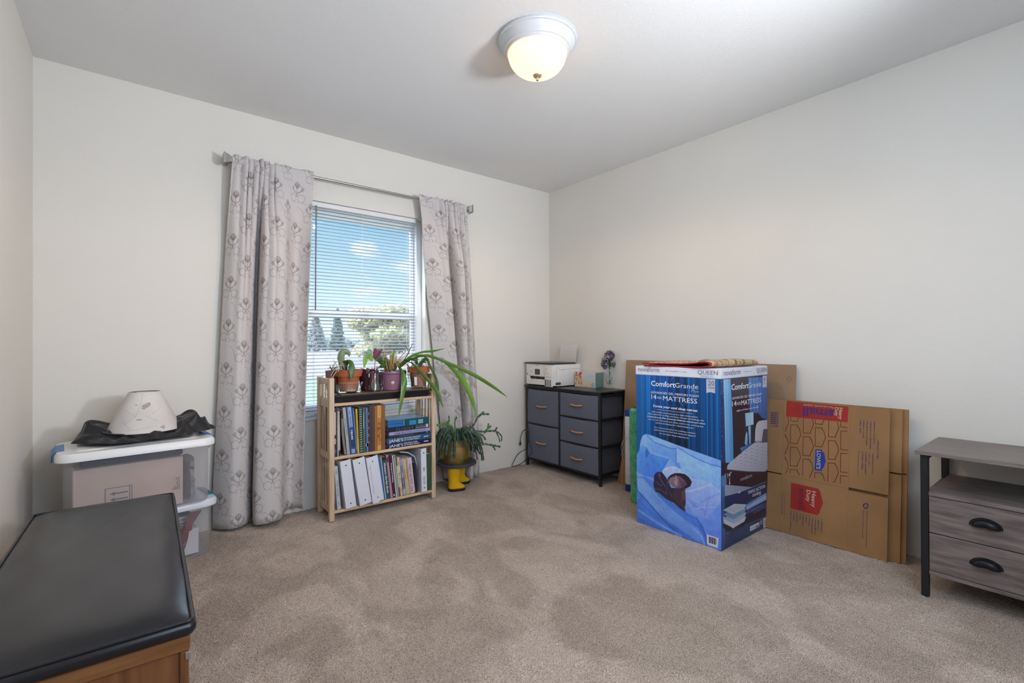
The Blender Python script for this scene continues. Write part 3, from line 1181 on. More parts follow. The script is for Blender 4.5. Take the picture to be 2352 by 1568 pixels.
lb = bin_('storage_bin', 'clear plastic bin with a milky lid and teal latches standing on the carpet', (0.095, 2.955, 0), 0.16, 0.235, 0.165, 0.285, M_lid_t, M_latch_t)
ub = bin_('storage_bin', 'large clear plastic bin with a white lid and blue latches, on another bin', (0.026, 2.912, 0.286), 0.09, 0.290, 0.195, 0.318, M_lid_w, M_latch_b, taper=0.028)

# inside the upper bin: a wrapped cardboard box
bx = thing('shipping_box', 'plastic-wrapped tan shipping box inside the white-lidded bin', 'box', (0.0, 2.885, 0.292), rz=0.09)
M_wrapbox = mat('wrapped_card', '#e2cabd', rough=0.22, col2='#d6bdb2', vscale=5, spec=0.6, bump=0.25, bscale=18)
MB().box(-0.205, 0.185, -0.125, 0.10, 0.0, 0.228, 0.004).build('carton', M_wrapbox, bx, local=True)
th_root = ROOTM[bx.name]


def loc_pt(root, p):
    return tuple(ROOTM[root.name] @ Vector(p))


bxr = (ROOTM[bx.name].to_3x3() @ Vector((1, 0, 0)))
ar = MB()
yy = -0.1262
for z in (0.104, 0.078):
    ar.poly([(-0.085, yy, z), (-0.068, yy, z - 0.009), (-0.068, yy, z - 0.003), (-0.022, yy, z - 0.003), (-0.022, yy, z + 0.003), (-0.068, yy, z + 0.003), (-0.068, yy, z + 0.009)])
for a, b in (((-0.1, 0.058), (-0.1, 0.13)), ((-0.1, 0.13), (-0.008, 0.13)), ((-0.008, 0.13), (-0.008, 0.058)), ((-0.1, 0.058), (-0.008, 0.058)), ((-0.016, 0.128), (-0.016, 0.06))):
    ar.ribbon([(a[0], yy, a[1]), (b[0], yy, b[1])], 0.003, (0, -1, 0))
ar.build('printed_arrows', M_ink_grey, bx, local=True)
text('Bend', loc_pt(bx, (0.172, -0.1262, 0.075)), (0, 0, 1), -bxr, M_ink_grey, bx, width=0.055)
text('Re', loc_pt(bx, (0.155, -0.1262, 0.075)), (0, 0, 1), -bxr, M_ink_grey, bx, height=0.013)
dk = thing('folded_cloth', 'folded dark blue cloth on top of the wrapped box in the upper bin', 'cloth', (0.01, 2.905, 0.521), rz=0.09)
MB().box(-0.19, 0.18, -0.11, 0.09, 0.0, 0.028, 0.010, seg=2).build('fold', mat('dark_blue_cloth', '#3c4864', rough=0.9, var=0.2), dk, local=True)
bg = thing('plastic_bag', 'crumpled clear plastic bag beside the wrapped box in the upper bin', 'bag', (0.225, 2.93, 0.292), rz=0.09)
r = random.Random(5)
rings = []
for k in range(9):
    z = 0.012 + k * 0.022
    rings.append([((0.024 + r.uniform(-0.006, 0.006)) * math.cos(a), (0.10 + r.uniform(-0.02, 0.02)) * math.sin(a), z + r.uniform(-0.006, 0.006)) for a in np.linspace(0, 2 * PI, 15)[:-1]])
MB().loft(rings).build('bag', mat('grey_bag', '#a9aab4', rough=0.3, var=0.25, vscale=30), bg, smooth=30, local=True)

# inside the lower bin: papers, a folder stack and a knotted rope
pk = thing('white_paper_pack', 'white paper pack standing against the front of the lower bin', 'paper', (0.13, 2.935, 0.008), rz=0.16)
MB().box(-0.15, 0.125, -0.085, 0.05, 0.0, 0.125, 0.003).build('pack', mat('white_paper_pack', '#eeeaec', rough=0.8, var=0.04), pk, local=True)
zz = 0.137
for k, (c, hgt, nm) in enumerate((('#b9bac6', 0.016, 'grey'), ('#56647f', 0.014, 'slate blue'), ('#cfd0da', 0.016, 'pale'), ('#8a7f98', 0.020, 'dusty purple'))):
    fo = thing('folder', '%s folder in the pile on the paper pack in the lower bin' % nm, 'folder', (0.11, 2.95, zz), rz=0.16 + 0.05 * (k - 1), group='folders in the lower bin')
    m = MB()
    m.box(-0.14, 0.12, -0.09, 0.07, 0.0, hgt - 0.001, 0.002)
    m.build('cover', mat('folder_%d' % k, c, rough=0.6, var=0.06), fo, local=True)
    MB().box(-0.135, 0.115, -0.0915, -0.0902, 0.003, hgt - 0.004).build('pages', mat('paper_edge', '#dedbd5', rough=0.9), fo, local=True)
    zz += hgt
rp = thing('rope_hank', 'knotted hank of dusty pink rope at the front of the lower bin', 'rope', (0.20, 2.845, 0.03), rz=0.16)
M_rope = mat('pink_rope', '#8e6a6e', rough=0.9, var=0.25, vscale=300)
rm = MB()
for k in range(7):
    o = (k - 3) * 0.0065
    rm.tube(cat_rom([(-0.035 + o * 1.6, -0.012 - 0.002 * (k % 2), 0.01 + 0.004 * (k % 3)), (-0.01 + o * 1.2, -0.014, 0.07), (0.012 + o * 0.5, -0.014, 0.115), (0.03 + o, -0.012, 0.16), (0.05 + o * 1.3, -0.008, 0.195)], 4), 0.0034, 6)
rm.build('strands', M_rope, rp, smooth=180, local=True)
km = MB()
for k in range(4):
    z = 0.108 + k * 0.006
    km.tube([(0.010 + 0.022 * math.cos(a), -0.012 + 0.012 * math.sin(a), z + 0.004 * math.cos(a)) for a in np.linspace(0, 2 * PI, 15)], 0.0034, 6)
km.build('knot', M_rope, rp, smooth=180, local=True)

# black garment heaped on the lid
gm = thing('black_garment', 'crumpled black satin garment spread under the lampshade', 'clothing', (0.05, 2.93, 0.612))
NXg, NYg = 110, 70
nz1 = smooth_noise(NXg, NYg, 6, 4, 31)
nz2 = smooth_noise(NXg, NYg, 10, 7, 32)
nz3 = smooth_noise(NXg, NYg, 20, 12, 33)
P = []
for i in range(NXg):
    row = []
    for j in range(NYg):
        u, v = i / (NXg - 1) * 2 - 1, j / (NYg - 1) * 2 - 1
        # square to disc with a ragged rim
        x = u * math.sqrt(1 - v * v / 2)
        y = v * math.sqrt(1 - u * u / 2)
        q, a = math.hypot(x, y), math.atan2(y, x)
        rim_ = 1 + 0.06 * math.sin(3 * a + 1) + 0.05 * math.sin(7 * a + 2) + 0.03 * math.sin(13 * a)
        ex = 0.272 * rim_
        ey = (0.165 - 0.02 * math.cos(2 * a)) * rim_
        X, Y = ex * x, ey * y
        edge = min(1.0, (1 - q) * 7.0)
        lump = 0.078 * math.exp(-((X - 0.185) / 0.075) ** 2 - ((Y - 0.0) / 0.09) ** 2) + 0.062 * math.exp(-((X + 0.18) / 0.075) ** 2 - ((Y - 0.01) / 0.075) ** 2) + 0.030 * math.exp(-((Y - 0.12) / 0.05) ** 2) * math.exp(-(X / 0.2) ** 4)
        away = min(1.0, max(0.0, (math.hypot(X, Y) - 0.10) / 0.08))
        s1 = math.sin(X * 22 + 2.2 * nz1[i, j] + Y * 20)
        ridge = (1 - abs(s1)) ** 1.5 * 0.030 + (1 - abs(math.sin(1.3 * nz2[i, j] + Y * 24 - X * 9))) ** 2 * 0.012 + 0.0018 * nz3[i, j]
        hgt = 0.012 + (lump + ridge * (0.35 + 0.65 * away)) * edge ** 0.6 + 0.010 * (1 - away)
        hgt = max(0.003, hgt * (edge ** 0.35) if q < 0.995 else 0.002)
        row.append((X, Y, hgt))
    P.append(row)
mb = MB()
mb.grid(P)
M_satin = mat('black_satin', '#17171e', rough=0.40, var=0.2, vscale=20, spec=0.5, sheen=0.1)
g = mb.build('cloth', M_satin, gm, smooth=180, local=True)
sm2 = g.modifiers.new('soften', 'SMOOTH')
sm2.iterations = 5
sm2.factor = 0.6
rim = MB()
rim.tube(cat_rom([(-0.16, -0.03, 0.052), (-0.145, -0.075, 0.042), (-0.09, -0.122, 0.036), (-0.02, -0.138, 0.034)], 5), 0.0042, 6, flat=0.5)
rim.build('piped_seam', mat('grey_satin_seam', '#3a3a48', rough=0.35), gm, smooth=180, local=True)
rim = MB()
rim.tube(cat_rom([(0.15, 0.02, 0.075), (0.17, -0.03, 0.068), (0.16, -0.07, 0.055), (0.14, -0.10, 0.04)], 5), 0.003, 6, flat=0.5)
rim.build('piped_seam', mat('grey_satin_seam', '#3a3a48', rough=0.35), gm, smooth=180, local=True)
zp = MB()
for k in range(9):
    zp.box(-0.11 + k * 0.011, -0.104 + k * 0.011, -0.152 + 0.0012 * (k % 3), -0.147 + 0.0012 * (k % 3), 0.0065, 0.0105, 0.001)
zp.build('sequins', M_chrome, gm, local=True)
MB().lathe([(0.004, -0.002), (0.008, -0.002), (0.009, 0.0), (0.008, 0.002), (0.004, 0.002)], (-0.075, 0.12, 0.072), 14).build('ring', mat('brass_ring', '#a89254', rough=0.3, metal=0.9), gm, smooth=40, local=True)

# lampshade
ls = thing('lampshade', 'stained cream cone lampshade standing on the black garment', 'lampshade', (0.052, 2.925, 0.645))
M_shade = mat('cream_paper_shade', '#e2dcd6', rough=0.85, col2='#d8d0cb', vscale=9, bump=0.1, bscale=200)
sm = MB()
sm.lathe([(0.147, 0.0), (0.147, 0.002), (0.0625, 0.183), (0.0595, 0.184), (0.0590, 0.181), (0.144, 0.0015)], (0, 0, 0), 56, cap=False)
sm.build('shade', M_shade, ls, smooth=35, local=True)
sp = MB()
sp.tube([(0.0595 * math.cos(a), 0.0595 * math.sin(a), 0.181) for a in np.linspace(0, 2 * PI, 33)], 0.0018, 6, cap=False)
sp.tube([(0.0595 * math.cos(a), 0.0595 * math.sin(a), 0.181) if k == 0 else (0, 0, 0.170) for k, a in ((0, 0.3), (1, 0))], 0.0015, 6)
sp.tube([(0.0595 * math.cos(2.4), 0.0595 * math.sin(2.4), 0.181), (0, 0, 0.170)], 0.0015, 6)
sp.tube([(0.0595 * math.cos(4.5), 0.0595 * math.sin(4.5), 0.181), (0, 0, 0.170)], 0.0015, 6)
sp.lathe([(0.0, -0.002), (0.009, -0.002), (0.009, 0.002), (0.0, 0.002)], (0, 0, 0.170), 12)
sp.build('spider_fitter', mat('dull_brass', '#8d8260', rough=0.4, metal=0.8), ls, smooth=40, local=True)
st = MB()


def on_shade(a, z):
    rr_ = 0.1473 + (0.0627 - 0.1473) * (z - 0.002) / 0.181
    return (rr_ * math.cos(a), rr_ * math.sin(a), z)


def shade_line(mb_, a0, z0, a1, z1, wd):
    n_ = 10
    for k in range(n_):
        t0, t1 = k / n_, (k + 1) / n_
        p, q_ = on_shade(a0 + (a1 - a0) * t0, z0 + (z1 - z0) * t0), on_shade(a0 + (a1 - a0) * t1, z0 + (z1 - z0) * t1)
        d = (Vector(q_) - Vector(p)).normalized()
        nrm_ = Vector((math.cos(a0), math.sin(a0), 0.47)).normalized()
        s_ = nrm_.cross(d) * wd / 2
        mb_.bm.faces.new([mb_.v(Vector(v_) + nrm_ * 0.0004) for v_ in (Vector(p) - s_, Vector(q_) - s_, Vector(q_) + s_, Vector(p) + s_)])


fa = -PI / 2
for a0, z0, a1, z1 in ((fa - 0.12, 0.175, fa - 0.32, 0.075), (fa - 0.62, 0.04, fa - 0.15, 0.10), (fa - 0.5, 0.015, fa + 0.35, 0.03), (fa - 0.02, 0.08, fa + 0.4, 0.05), (fa + 0.25, 0.085, fa + 0.55, 0.10), (fa - 0.85, 0.11, fa - 0.3, 0.075), (fa - 0.75, 0.06, fa - 0.4, 0.02)):
    shade_line(st, a0, z0, a1, z1, 0.0007)
st.build('crease_lines', mat('shade_crease', '#9a918c', rough=0.9), ls, local=True)
st = MB()
for a0, z0, wd_, hh in ((fa - 0.42, 0.128, 0.10, 0.0022), (fa - 0.27, 0.062, 0.16, 0.003)):
    shade_line(st, a0, z0, a0 + wd_, z0 - 0.001, hh)
st.build('tear', mat('shade_tear', '#6d5648', rough=0.9), ls, local=True)
st = MB()
for (a0, z0, r_) in ((fa + 0.02, 0.122, 0.0125), (fa + 0.13, 0.128, 0.011), (fa - 0.05, 0.112, 0.008), (fa + 0.5, 0.02, 0.010)):
    nrm_ = Vector((math.cos(a0), math.sin(a0), 0.47)).normalized()
    tx = Vector((-math.sin(a0), math.cos(a0), 0))
    ty = nrm_.cross(tx)
    c_ = Vector(on_shade(a0, z0)) + nrm_ * 0.0006
    st.poly([c_ + (tx * math.cos(q_) + ty * math.sin(q_) * 0.8) * r_ * (1 + 0.2 * math.sin(3 * q_ + a0)) for q_ in np.linspace(0, 2 * PI, 15)[:-1]])
st.build('stain', mat('shade_stain', '#b9a9a9', rough=0.9, var=0.12, vscale=60), ls, local=True)

# ------------------------------------------------------------------ bookshelf
SX0, SX1, SY0, SY1 = 0.918, 1.632, 2.882, 3.125
bs = thing('bookshelf', 'slatted pale birch three-tier bookshelf standing under the window', 'bookshelf', (1.275, 3.0, 0))
PT, PD = 0.030, 0.030
for (xa, xb) in ((SX0, SX0 + PT), (SX1 - PT, SX1)):
    for (ya, yb) in ((SY0, SY0 + PD), (SY1 - PD, SY1)):
        MB().box(xa, xb, ya, yb, 0.0, 0.852, 0.0025).build('post', M_pine, bs)
    for (za, zb) in ((0.045, 0.085), (0.362, 0.402), (0.672, 0.722), (0.812, 0.848)):
        MB().box(xa + 0.006, xb - 0.006, SY0 + PD, SY1 - PD, za, zb, 0.002).build('side_rail', M_pine, bs)
    for (za, zb) in ((0.085, 0.362), (0.402, 0.672), (0.722, 0.812)):
        for k in range(3):
            yc = SY0 + PD + (SY1 - SY0 - 2 * PD) * (k + 1) / 4
            MB().box(xa + 0.012, xb - 0.012, yc - 0.009, yc + 0.009, za, zb, 0.001).build('slat', M_pine, bs)
for zt in (0.060, 0.380, 0.700):
    s = MB()
    s.box(SX0 + PT, SX1 - PT, SY0 + 0.001, SY0 + 0.02, zt - 0.018, zt, 0.004, seg=2)
    s.box(SX0 + PT, SX1 - PT, SY1 - 0.03, SY1 - 0.012, zt - 0.016, zt, 0.002)
    yc = SY0 + 0.026
    while yc < SY1 - 0.05:
        s.box(SX0 + PT, SX1 - PT, yc, yc + 0.026, zt - 0.011, zt - 0.001, 0.001)
        yc += 0.031
    s.build('shelf', M_pine_h, bs)

# ------------------------------------------------------------------ books
M_page = mat('book_pages', '#d9cdb8', rough=0.9, col2='#c8bba4', vscale=4, stretch=(120, 1, 1))
M_page_w = mat('white_pages', '#dcdadb', rough=0.9, col2='#c9c7c9', vscale=4, stretch=(120, 1, 1))


def bmat(c, rough=0.5, **k):
    return mat('cover_' + c.strip('#') + ('_%d' % int(rough * 100)), c, rough=rough, var=0.06, vscale=40, **k)


def book(label, xb, z, wd, h, dep, col, lean=0.0, yf=2.892, soft=False, pages=None, rough=0.5, name='book', cat='book', group=None, cover=0.0022):
    """upright book: xb = foot of its lower corner on the spine face; lean in degrees (towards -x positive)"""
    t = thing(name, label, cat, (xb, yf, z), rot=(0, -math.radians(lean), 0), group=group)
    b = MB()
    cv = cover if wd > 0.008 else 0.001
    b.box(0, wd, 0, cv * 1.3, 0, h, min(0.0008, cv * 0.3))
    b.box(0, cv, cv * 1.3, dep, 0, h)
    b.box(wd - cv, wd, cv * 1.3, dep, 0, h)
    b.build('cover', col if not isinstance(col, str) else bmat(col, rough), t, local=True)
    MB().box(cv, wd - cv, cv * 1.35, dep - 0.003, 0.003, h - 0.003 if not soft else h - 0.0015).build('pages', pages or M_page, t, local=True)
    t['_d'] = 0
    del t['_d']
    return t


def on_spine(t, x, z, y=-0.0003):
    return tuple(ROOTM[t.name] @ Vector((x, y, z)))


def spine_axes(t):
    R3 = ROOTM[t.name].to_3x3()
    return R3 @ Vector((1, 0, 0)), R3 @ Vector((0, 0, 1))


def band(t, x0, x1, z0, z1, c, name='spine_band', y=-0.0004, rough=0.5):
    m = MB()
    m.box(x0, x1, y - 0.0002, y + 0.0003, z0, z1)
    return m.build(name, c if not isinstance(c, str) else bmat(c, rough), t, local=True)


def spine_text(t, s, x, z, length, col, height=None, offset=0.0):
    """words running down the spine"""
    ax, az = spine_axes(t)
    return text(s, on_spine(t, x, z, -0.0007), -az, ax, col, t, width=length, height=height, offset=offset)


ZM, ZL = 0.381, 0.061
# --- middle shelf, upright, from the shelf's curtain end
b = book('thin plum and cream book against the shelf end with the bins', 0.9495, ZM, 0.010, 0.292, 0.17, '#3c2740', 0.0)
band(b, 0.0005, 0.0095, 0.13, 0.265, '#c9b3a2')
band(b, 0.0005, 0.0095, 0.075, 0.108, '#c3ac96')
band(b, 0.0005, 0.0095, 0.02, 0.045, '#7c5a63')
b = book('slim black star-speckled book beside the plum and cream one', 0.9597, ZM, 0.0085, 0.298, 0.18, '#1d1b2a', 0.0)
for k in range(9):
    band(b, 0.002 + 0.0004 * (k * 5 % 7), 0.0036 + 0.0004 * (k * 5 % 7), 0.03 + 0.03 * k, 0.0316 + 0.03 * k, '#c9c9d6', name='printed_star')
b = book('narrow white booklet next to the star-speckled book', 0.9685, ZM, 0.0055, 0.272, 0.18, '#c9c3bd', 0.0, soft=True, pages=M_page_w, name='magazine', cat='magazine')
b = book('cream magazine with a dark foot leaning by the white booklet', 0.9755, ZM, 0.0105, 0.270, 0.18, '#b9b3aa', 1.0, soft=True, name='magazine', cat='magazine')
band(b, 0.0003, 0.0102, 0.0, 0.035, '#26242e')
# sagging dark magazine
mg = thing('magazine', 'floppy dark-covered magazine sagging open between two pale ones', 'magazine', (0.988, 2.893, ZM))
sg = MB()
sag = [(0.022, 0.002), (0.012, 0.07), (0.004, 0.15), (0.002, 0.22), (0.004, 0.262), (0.010, 0.280)]
sag2 = [(0.034, 0.002), (0.024, 0.07), (0.018, 0.15), (0.018, 0.22), (0.021, 0.258), (0.020, 0.278)]
sg.loft([[(x, 0, z) for x, z in sag] + [(x, 0, z) for x, z in reversed(sag2)], [(x, 0.17, z) for x, z in sag] + [(x, 0.17, z) for x, z in reversed(sag2)]])
sg.build('cover', bmat('#2a2a2c', 0.45), mg, local=True)
for k in range(5):
    q = k / 5
    mm_ = MB()
    pts = [(s1[0] * (1 - q) + s2[0] * q + 0.001, -0.0008, s1[1] + 0.004) for s1, s2 in zip(sag[:-2], sag2[:-2])]
    mm_.ribbon(pts, 0.0018, (0, -1, 0))
    mm_.build('page_fold', bmat(['#9a978c', '#7a786c', '#b5b3a8', '#62615a', '#c4c2b8'][k], 0.8), mg, local=True)
b = book('worn pale grey paperback leaning on the blue train book', 1.0260, ZM, 0.0185, 0.290, 0.19, '#aaa7a6', 5.4)
spine_text(b, 'ILLINOIS RAILS', 0.007, 0.22, 0.10, M_ink_grey, height=0.006)
b = book('navy-sided blue and white book titled with 100 trains', 1.0468, ZM, 0.0305, 0.293, 0.20, '#2c4f86', 5.2)
band(b, 0.0085, 0.030, 0.165, 0.288, '#93abd0')
band(b, 0.0085, 0.030, 0.004, 0.03, '#8aa0bd')
band(b, 0.0085, 0.030, 0.04, 0.12, '#1f3560')
spine_text(b, '100 TRAINS', 0.0155, 0.268, 0.105, bmat('#22345a'), height=0.0075, offset=0.01)
spine_text(b, 'YEARS', 0.0145, 0.150, 0.062, M_white_ink, height=0.0095, offset=0.02)
b = book('deep blue book leaning between the train book and the yellow one', 1.0775, ZM, 0.0125, 0.284, 0.19, '#1e4a86', 4.6)
band(b, 0.008, 0.0122, 0.02, 0.27, '#7d93b5')
b = book('thin bright yellow book leaning on the green spiral binder', 1.0905, ZM, 0.0115, 0.274, 0.19, '#d9a92c', 2.6)
spine_text(b, 'CLASSIC STEAM POWER', 0.004, 0.25, 0.16, bmat('#7c5a10'), height=0.004)
b = book('dark green notebook with a white spiral coil on its spine', 1.1025, ZM, 0.0235, 0.283, 0.20, '#1d3d38', 1.2, name='notebook', cat='notebook')
co = MB()
for k in range(19):
    z = 0.012 + k * 0.0142
    co.tube([(0.008 + 0.0075 * math.cos(a) + 0.003, -0.004 + 0.005 * math.sin(a), z + 0.0022 * math.cos(a)) for a in np.linspace(0.2, PI * 2 - 0.2, 9)], 0.0012, 5)
co.build('spiral_coil', mat('white_coil', '#d3d6c9', rough=0.4), b, smooth=180, local=True)
b = book('slim sea-green book with white title lines beside the spiral notebook', 1.1275, ZM, 0.0115, 0.279, 0.19, '#36705f', 0.7)
band(b, 0.003, 0.0052, 0.15, 0.25, '#cfdcd2', name='printed_line')
band(b, 0.0065, 0.0075, 0.06, 0.23, '#9fc0b0', name='printed_line')
b = book('purple and steel blue book with a small library label', 1.1395, ZM, 0.0200, 0.280, 0.19, '#3a3458', 0.8)
band(b, 0.009, 0.0195, 0.0, 0.275, '#5f7ba5')
band(b, 0.004, 0.0185, 0.036, 0.054, '#b9b7c4', name='shelf_label')
b = book('thin plum book with pale flecks next to the brown volumes', 1.1602, ZM, 0.0055, 0.280, 0.18, '#3a2230', 0.3, soft=True)
for k in range(5):
    band(b, 0.001, 0.004, 0.05 + 0.045 * k, 0.066 + 0.045 * k, '#b6a6ac', name='printed_fleck')
b = book('darkest chocolate brown volume of the bound set', 1.1662, ZM, 0.0165, 0.291, 0.20, '#43302a', 0.0)
b = book('coffee brown volume of the bound set beside the darkest one', 1.1832, ZM, 0.0175, 0.289, 0.20, '#54392b', 0.0)
b = book('tan orange leather volume between coffee brown and ornate gold', 1.2012, ZM, 0.0155, 0.282, 0.20, '#9a6230', 0.0)
b = book('ornate gold and brown volume with a scrolled spine', 1.2172, ZM, 0.0275, 0.284, 0.20, '#b67a2c', 0.0)
band(b, 0.002, 0.0255, 0.205, 0.282, '#d3a554')
band(b, 0.002, 0.0255, 0.002, 0.03, '#cf9f50')
orn = MB()
r = random.Random(3)
for k in range(26):
    zc, xc = r.uniform(0.06, 0.185), r.uniform(0.005, 0.022)
    pts = [(xc + 0.0045 * math.cos(a) * (0.4 + a / 7), -0.0009, zc + 0.006 * math.sin(a) * (0.4 + a / 7)) for a in np.linspace(r.uniform(0, 3), r.uniform(4, 7), 8)]
    orn.ribbon(pts, 0.0014, (0, -1, 0))
orn.build('scrolled_tooling', bmat('#5e3a12'), b, local=True)
spine_text(b, 'TREASURY', 0.010, 0.276, 0.062, bmat('#8a5a1c'), height=0.009)
b = book('reddish brown volume at the end of the bound set by the stack', 1.2456, ZM, 0.0250, 0.287, 0.20, '#85552f', 0.0)

# --- lying stack on the middle shelf


def flat_book(label, x0, x1, y0, dep, z0, z1, col, rough=0.35, pages=None):
    t = thing('book', label, 'book', ((x0 + x1) / 2, y0 + dep / 2, z0), group='large books stacked flat on the middle shelf')
    m = MB()
    cv = 0.0028
    m.box(x0, x1, y0, y0 + cv, z0, z1, 0.001)
    m.box(x0, x1, y0 + cv, y0 + dep, z0, z0 + cv)
    m.box(x0, x1, y0 + cv, y0 + dep, z1 - cv, z1)
    m.build('cover', bmat(col, rough), t)
    MB().box(x0 + 0.004, x1 - 0.004, y0 + cv, y0 + dep - 0.004, z0 + cv, z1 - cv).build('pages', pages or M_page_w, t)
    return t


def fband(t, x0, x1, y, z0, z1, c, name='spine_band', rough=0.35):
    return MB().box(x0, x1, y - 0.0006, y + 0.0002, z0, z1).build(name, bmat(c, rough), t)


RT, UPV = (1, 0, 0), (0, 0, 1)
jx0, jx1, jy = 1.281, 1.598, 2.890
t = flat_book('navy book lettered in white at the bottom of the flat stack', jx0, jx1, jy, 0.205, 0.381, 0.4115, '#131f4a')
text("JANE'S", (jx0 + 0.014, jy - 0.0005, 0.3865), RT, UPV, M_white_ink, t, width=0.098, height=0.0185)
text('FIGHTING SHIPS', (jx0 + 0.118, jy - 0.0005, 0.3985), RT, UPV, M_white_ink, t, width=0.098, height=0.0085)
text('OF WORLD WAR II', (jx0 + 0.118, jy - 0.0005, 0.3865), RT, UPV, M_white_ink, t, width=0.112, height=0.0085)
fband(t, jx1 - 0.053, jx1 - 0.020, jy, 0.3935, 0.3985, '#e4e6f0', 'printed_mark')
t = flat_book('slate blue book lettered in white, second in the flat stack', jx0, jx1, jy, 0.205, 0.4118, 0.4465, '#2f5272')
text("JANE'S", (jx0 + 0.014, jy - 0.0005, 0.4185), RT, UPV, M_white_ink, t, width=0.098, height=0.0205)
text('FIGHTING AIRCRAFT', (jx0 + 0.118, jy - 0.0005, 0.4315), RT, UPV, M_white_ink, t, width=0.122, height=0.0085)
text('OF WORLD WAR II', (jx0 + 0.118, jy - 0.0005, 0.4190), RT, UPV, M_white_ink, t, width=0.112, height=0.0085)
fband(t, jx1 - 0.053, jx1 - 0.020, jy, 0.4265, 0.4315, '#dfe4ee', 'printed_mark')
t = flat_book('thin black-teal book in the flat stack under the lilac one', jx0 + 0.016, jx1 - 0.006, jy + 0.002, 0.20, 0.4468, 0.4625, '#20303c')
text('CLASSIC AMERICAN TRACTORS', (jx0 + 0.085, jy + 0.0015, 0.4515), RT, UPV, bmat('#93a0b0'), t, width=0.10, height=0.0055)
fband(t, jx1 - 0.03, jx1 - 0.024, jy + 0.002, 0.4535, 0.4590, '#e8eaf0', 'printed_mark')
t = flat_book('lilac book with red spine lettering in the flat stack', jx0 + 0.016, jx1 - 0.002, jy + 0.001, 0.20, 0.4628, 0.4840, '#98a0d0')
text('FARM TRACTORS', (jx0 + 0.05, jy + 0.0005, 0.4675), RT, UPV, bmat('#8a4f7a'), t, width=0.125, height=0.0115, offset=0.01)
text('MICHAEL WILLIAMS', (jx0 + 0.188, jy + 0.0005, 0.4705), RT, UPV, bmat('#2c2f55'), t, width=0.072, height=0.0055)
fband(t, jx1 - 0.052, jx1 - 0.045, jy + 0.001, 0.4710, 0.4765, '#7a2f3a', 'printed_mark')
t = flat_book('black book with pale spine lettering, second from top of the flat stack', jx0 + 0.012, jx1 - 0.010, jy + 0.003, 0.20, 0.4843, 0.5150, '#1f1e26')
text('FLIGHT', (jx0 + 0.065, jy + 0.0025, 0.4885), RT, UPV, bmat('#6f7076'), t, width=0.125, height=0.020, space=1.25)
text('100 YEARS OF', (jx0 + 0.205, jy + 0.0025, 0.5035), RT, UPV, bmat('#a9a5a2'), t, width=0.077, height=0.0075)
text('AVIATION', (jx0 + 0.203, jy + 0.0025, 0.4895), RT, UPV, bmat('#cfcac4'), t, width=0.080, height=0.0105)
fband(t, jx1 - 0.035, jx1 - 0.018, jy + 0.003, 0.4895, 0.5115, '#d9c7c4', 'printed_mark')
t = flat_book('thick glossy blue and teal picture book on top of the flat stack', jx0 + 0.005, jx1 - 0.016, jy - 0.004, 0.215, 0.5153, 0.5595, '#1d5560', rough=0.12)
fband(t, jx0 + 0.006, jx0 + 0.112, jy - 0.004, 0.517, 0.5575, '#2a70b4', rough=0.2)
fband(t, jx0 + 0.155, jx0 + 0.205, jy - 0.004, 0.519, 0.5485, '#3d86bf', rough=0.2)
fband(t, jx0 + 0.012, jx0 + 0.108, jy - 0.0046, 0.5365, 0.5385, '#122845', 'printed_line')
fband(t, jx0 + 0.220, jx0 + 0.256, jy - 0.004, 0.522, 0.549, '#88aab0', 'printed_mark', 0.2)
fband(t, jx0 + 0.116, jx0 + 0.1185, jy - 0.0046, 0.519, 0.556, '#b9cbd6', 'printed_line')
MB().box(jx0 + 0.02, jx1 - 0.03, jy + 0.02, jy + 0.19, 0.5594, 0.5598).build('cover_picture', bmat('#6fa4d6', 0.1), t)

# --- bottom shelf
b = book('slim white book with faint grey lettering in the corner by the curtain', 0.9670, ZL, 0.0215, 0.262, 0.19, '#bfc3cc', 4.2, pages=M_page_w)
spine_text(b, 'MASTER GARDENER', 0.006, 0.175, 0.095, bmat('#84747f'), height=0.0095)
spine_text(b, 'OSU', 0.005, 0.235, 0.018, M_ink_grey, height=0.010)
spine_text(b, 'EXT', 0.006, 0.045, 0.022, M_ink_grey, height=0.010)
M_binder = mat('white_binder_vinyl', '#dfe1ec', rough=0.32, var=0.03, vscale=12, bump=0.05, bscale=60)


def binder(label, xb, wd, h, lean, dep=0.26, yf=2.865, rivets=True, txt=None):
    t = thing('binder', label, 'binder', (xb, yf, ZL), rot=(0, -math.radians(lean), 0), group='white ring binders on the bottom shelf')
    m = MB()
    m.box(0, wd, 0, 0.003, 0, h, 0.0012)
    m.box(0, 0.0028, 0.003, dep - 0.02, 0, h)
    m.box(wd - 0.0028, wd, 0.003, dep - 0.02, 0, h)
    m.build('cover', M_binder, t, local=True)
    MB().box(0.006, wd * 0.62, 0.03, dep - 0.03, 0.006, h - 0.012).build('pages', M_page, t, local=True)
    rg_ = MB()
    for z in (0.05, h / 2, h - 0.02):
        rg_.tube([(wd * 0.45 + wd * 0.36 * math.cos(a), 0.03 + 0.02 * math.sin(a), z) for a in np.linspace(0, PI * 2, 11)], 0.0018, 6)
    rg_.box(wd * 0.3, wd * 0.7, 0.004, 0.008, 0.02, h - 0.01, 0.001)
    rg_.build('ring_mechanism', M_chrome, t, smooth=40, local=True)
    for z in ((0.028, h - 0.03) if rivets else ()):
        q = MB()
        q.lathe([(0.0, 0.0), (0.0042, 0.0), (0.0042, 0.0008), (0.0025, 0.0012), (0.0, 0.0012)], (0, 0, 0), 16)
        q.bm.transform(Matrix.Translation((wd * 0.5, -0.0001, z)) @ Matrix.Rotation(PI / 2, 4, 'X'))
        q.build('rivet', mat('dark_rivet', '#1b1b20', rough=0.35), t, local=True)
    return t


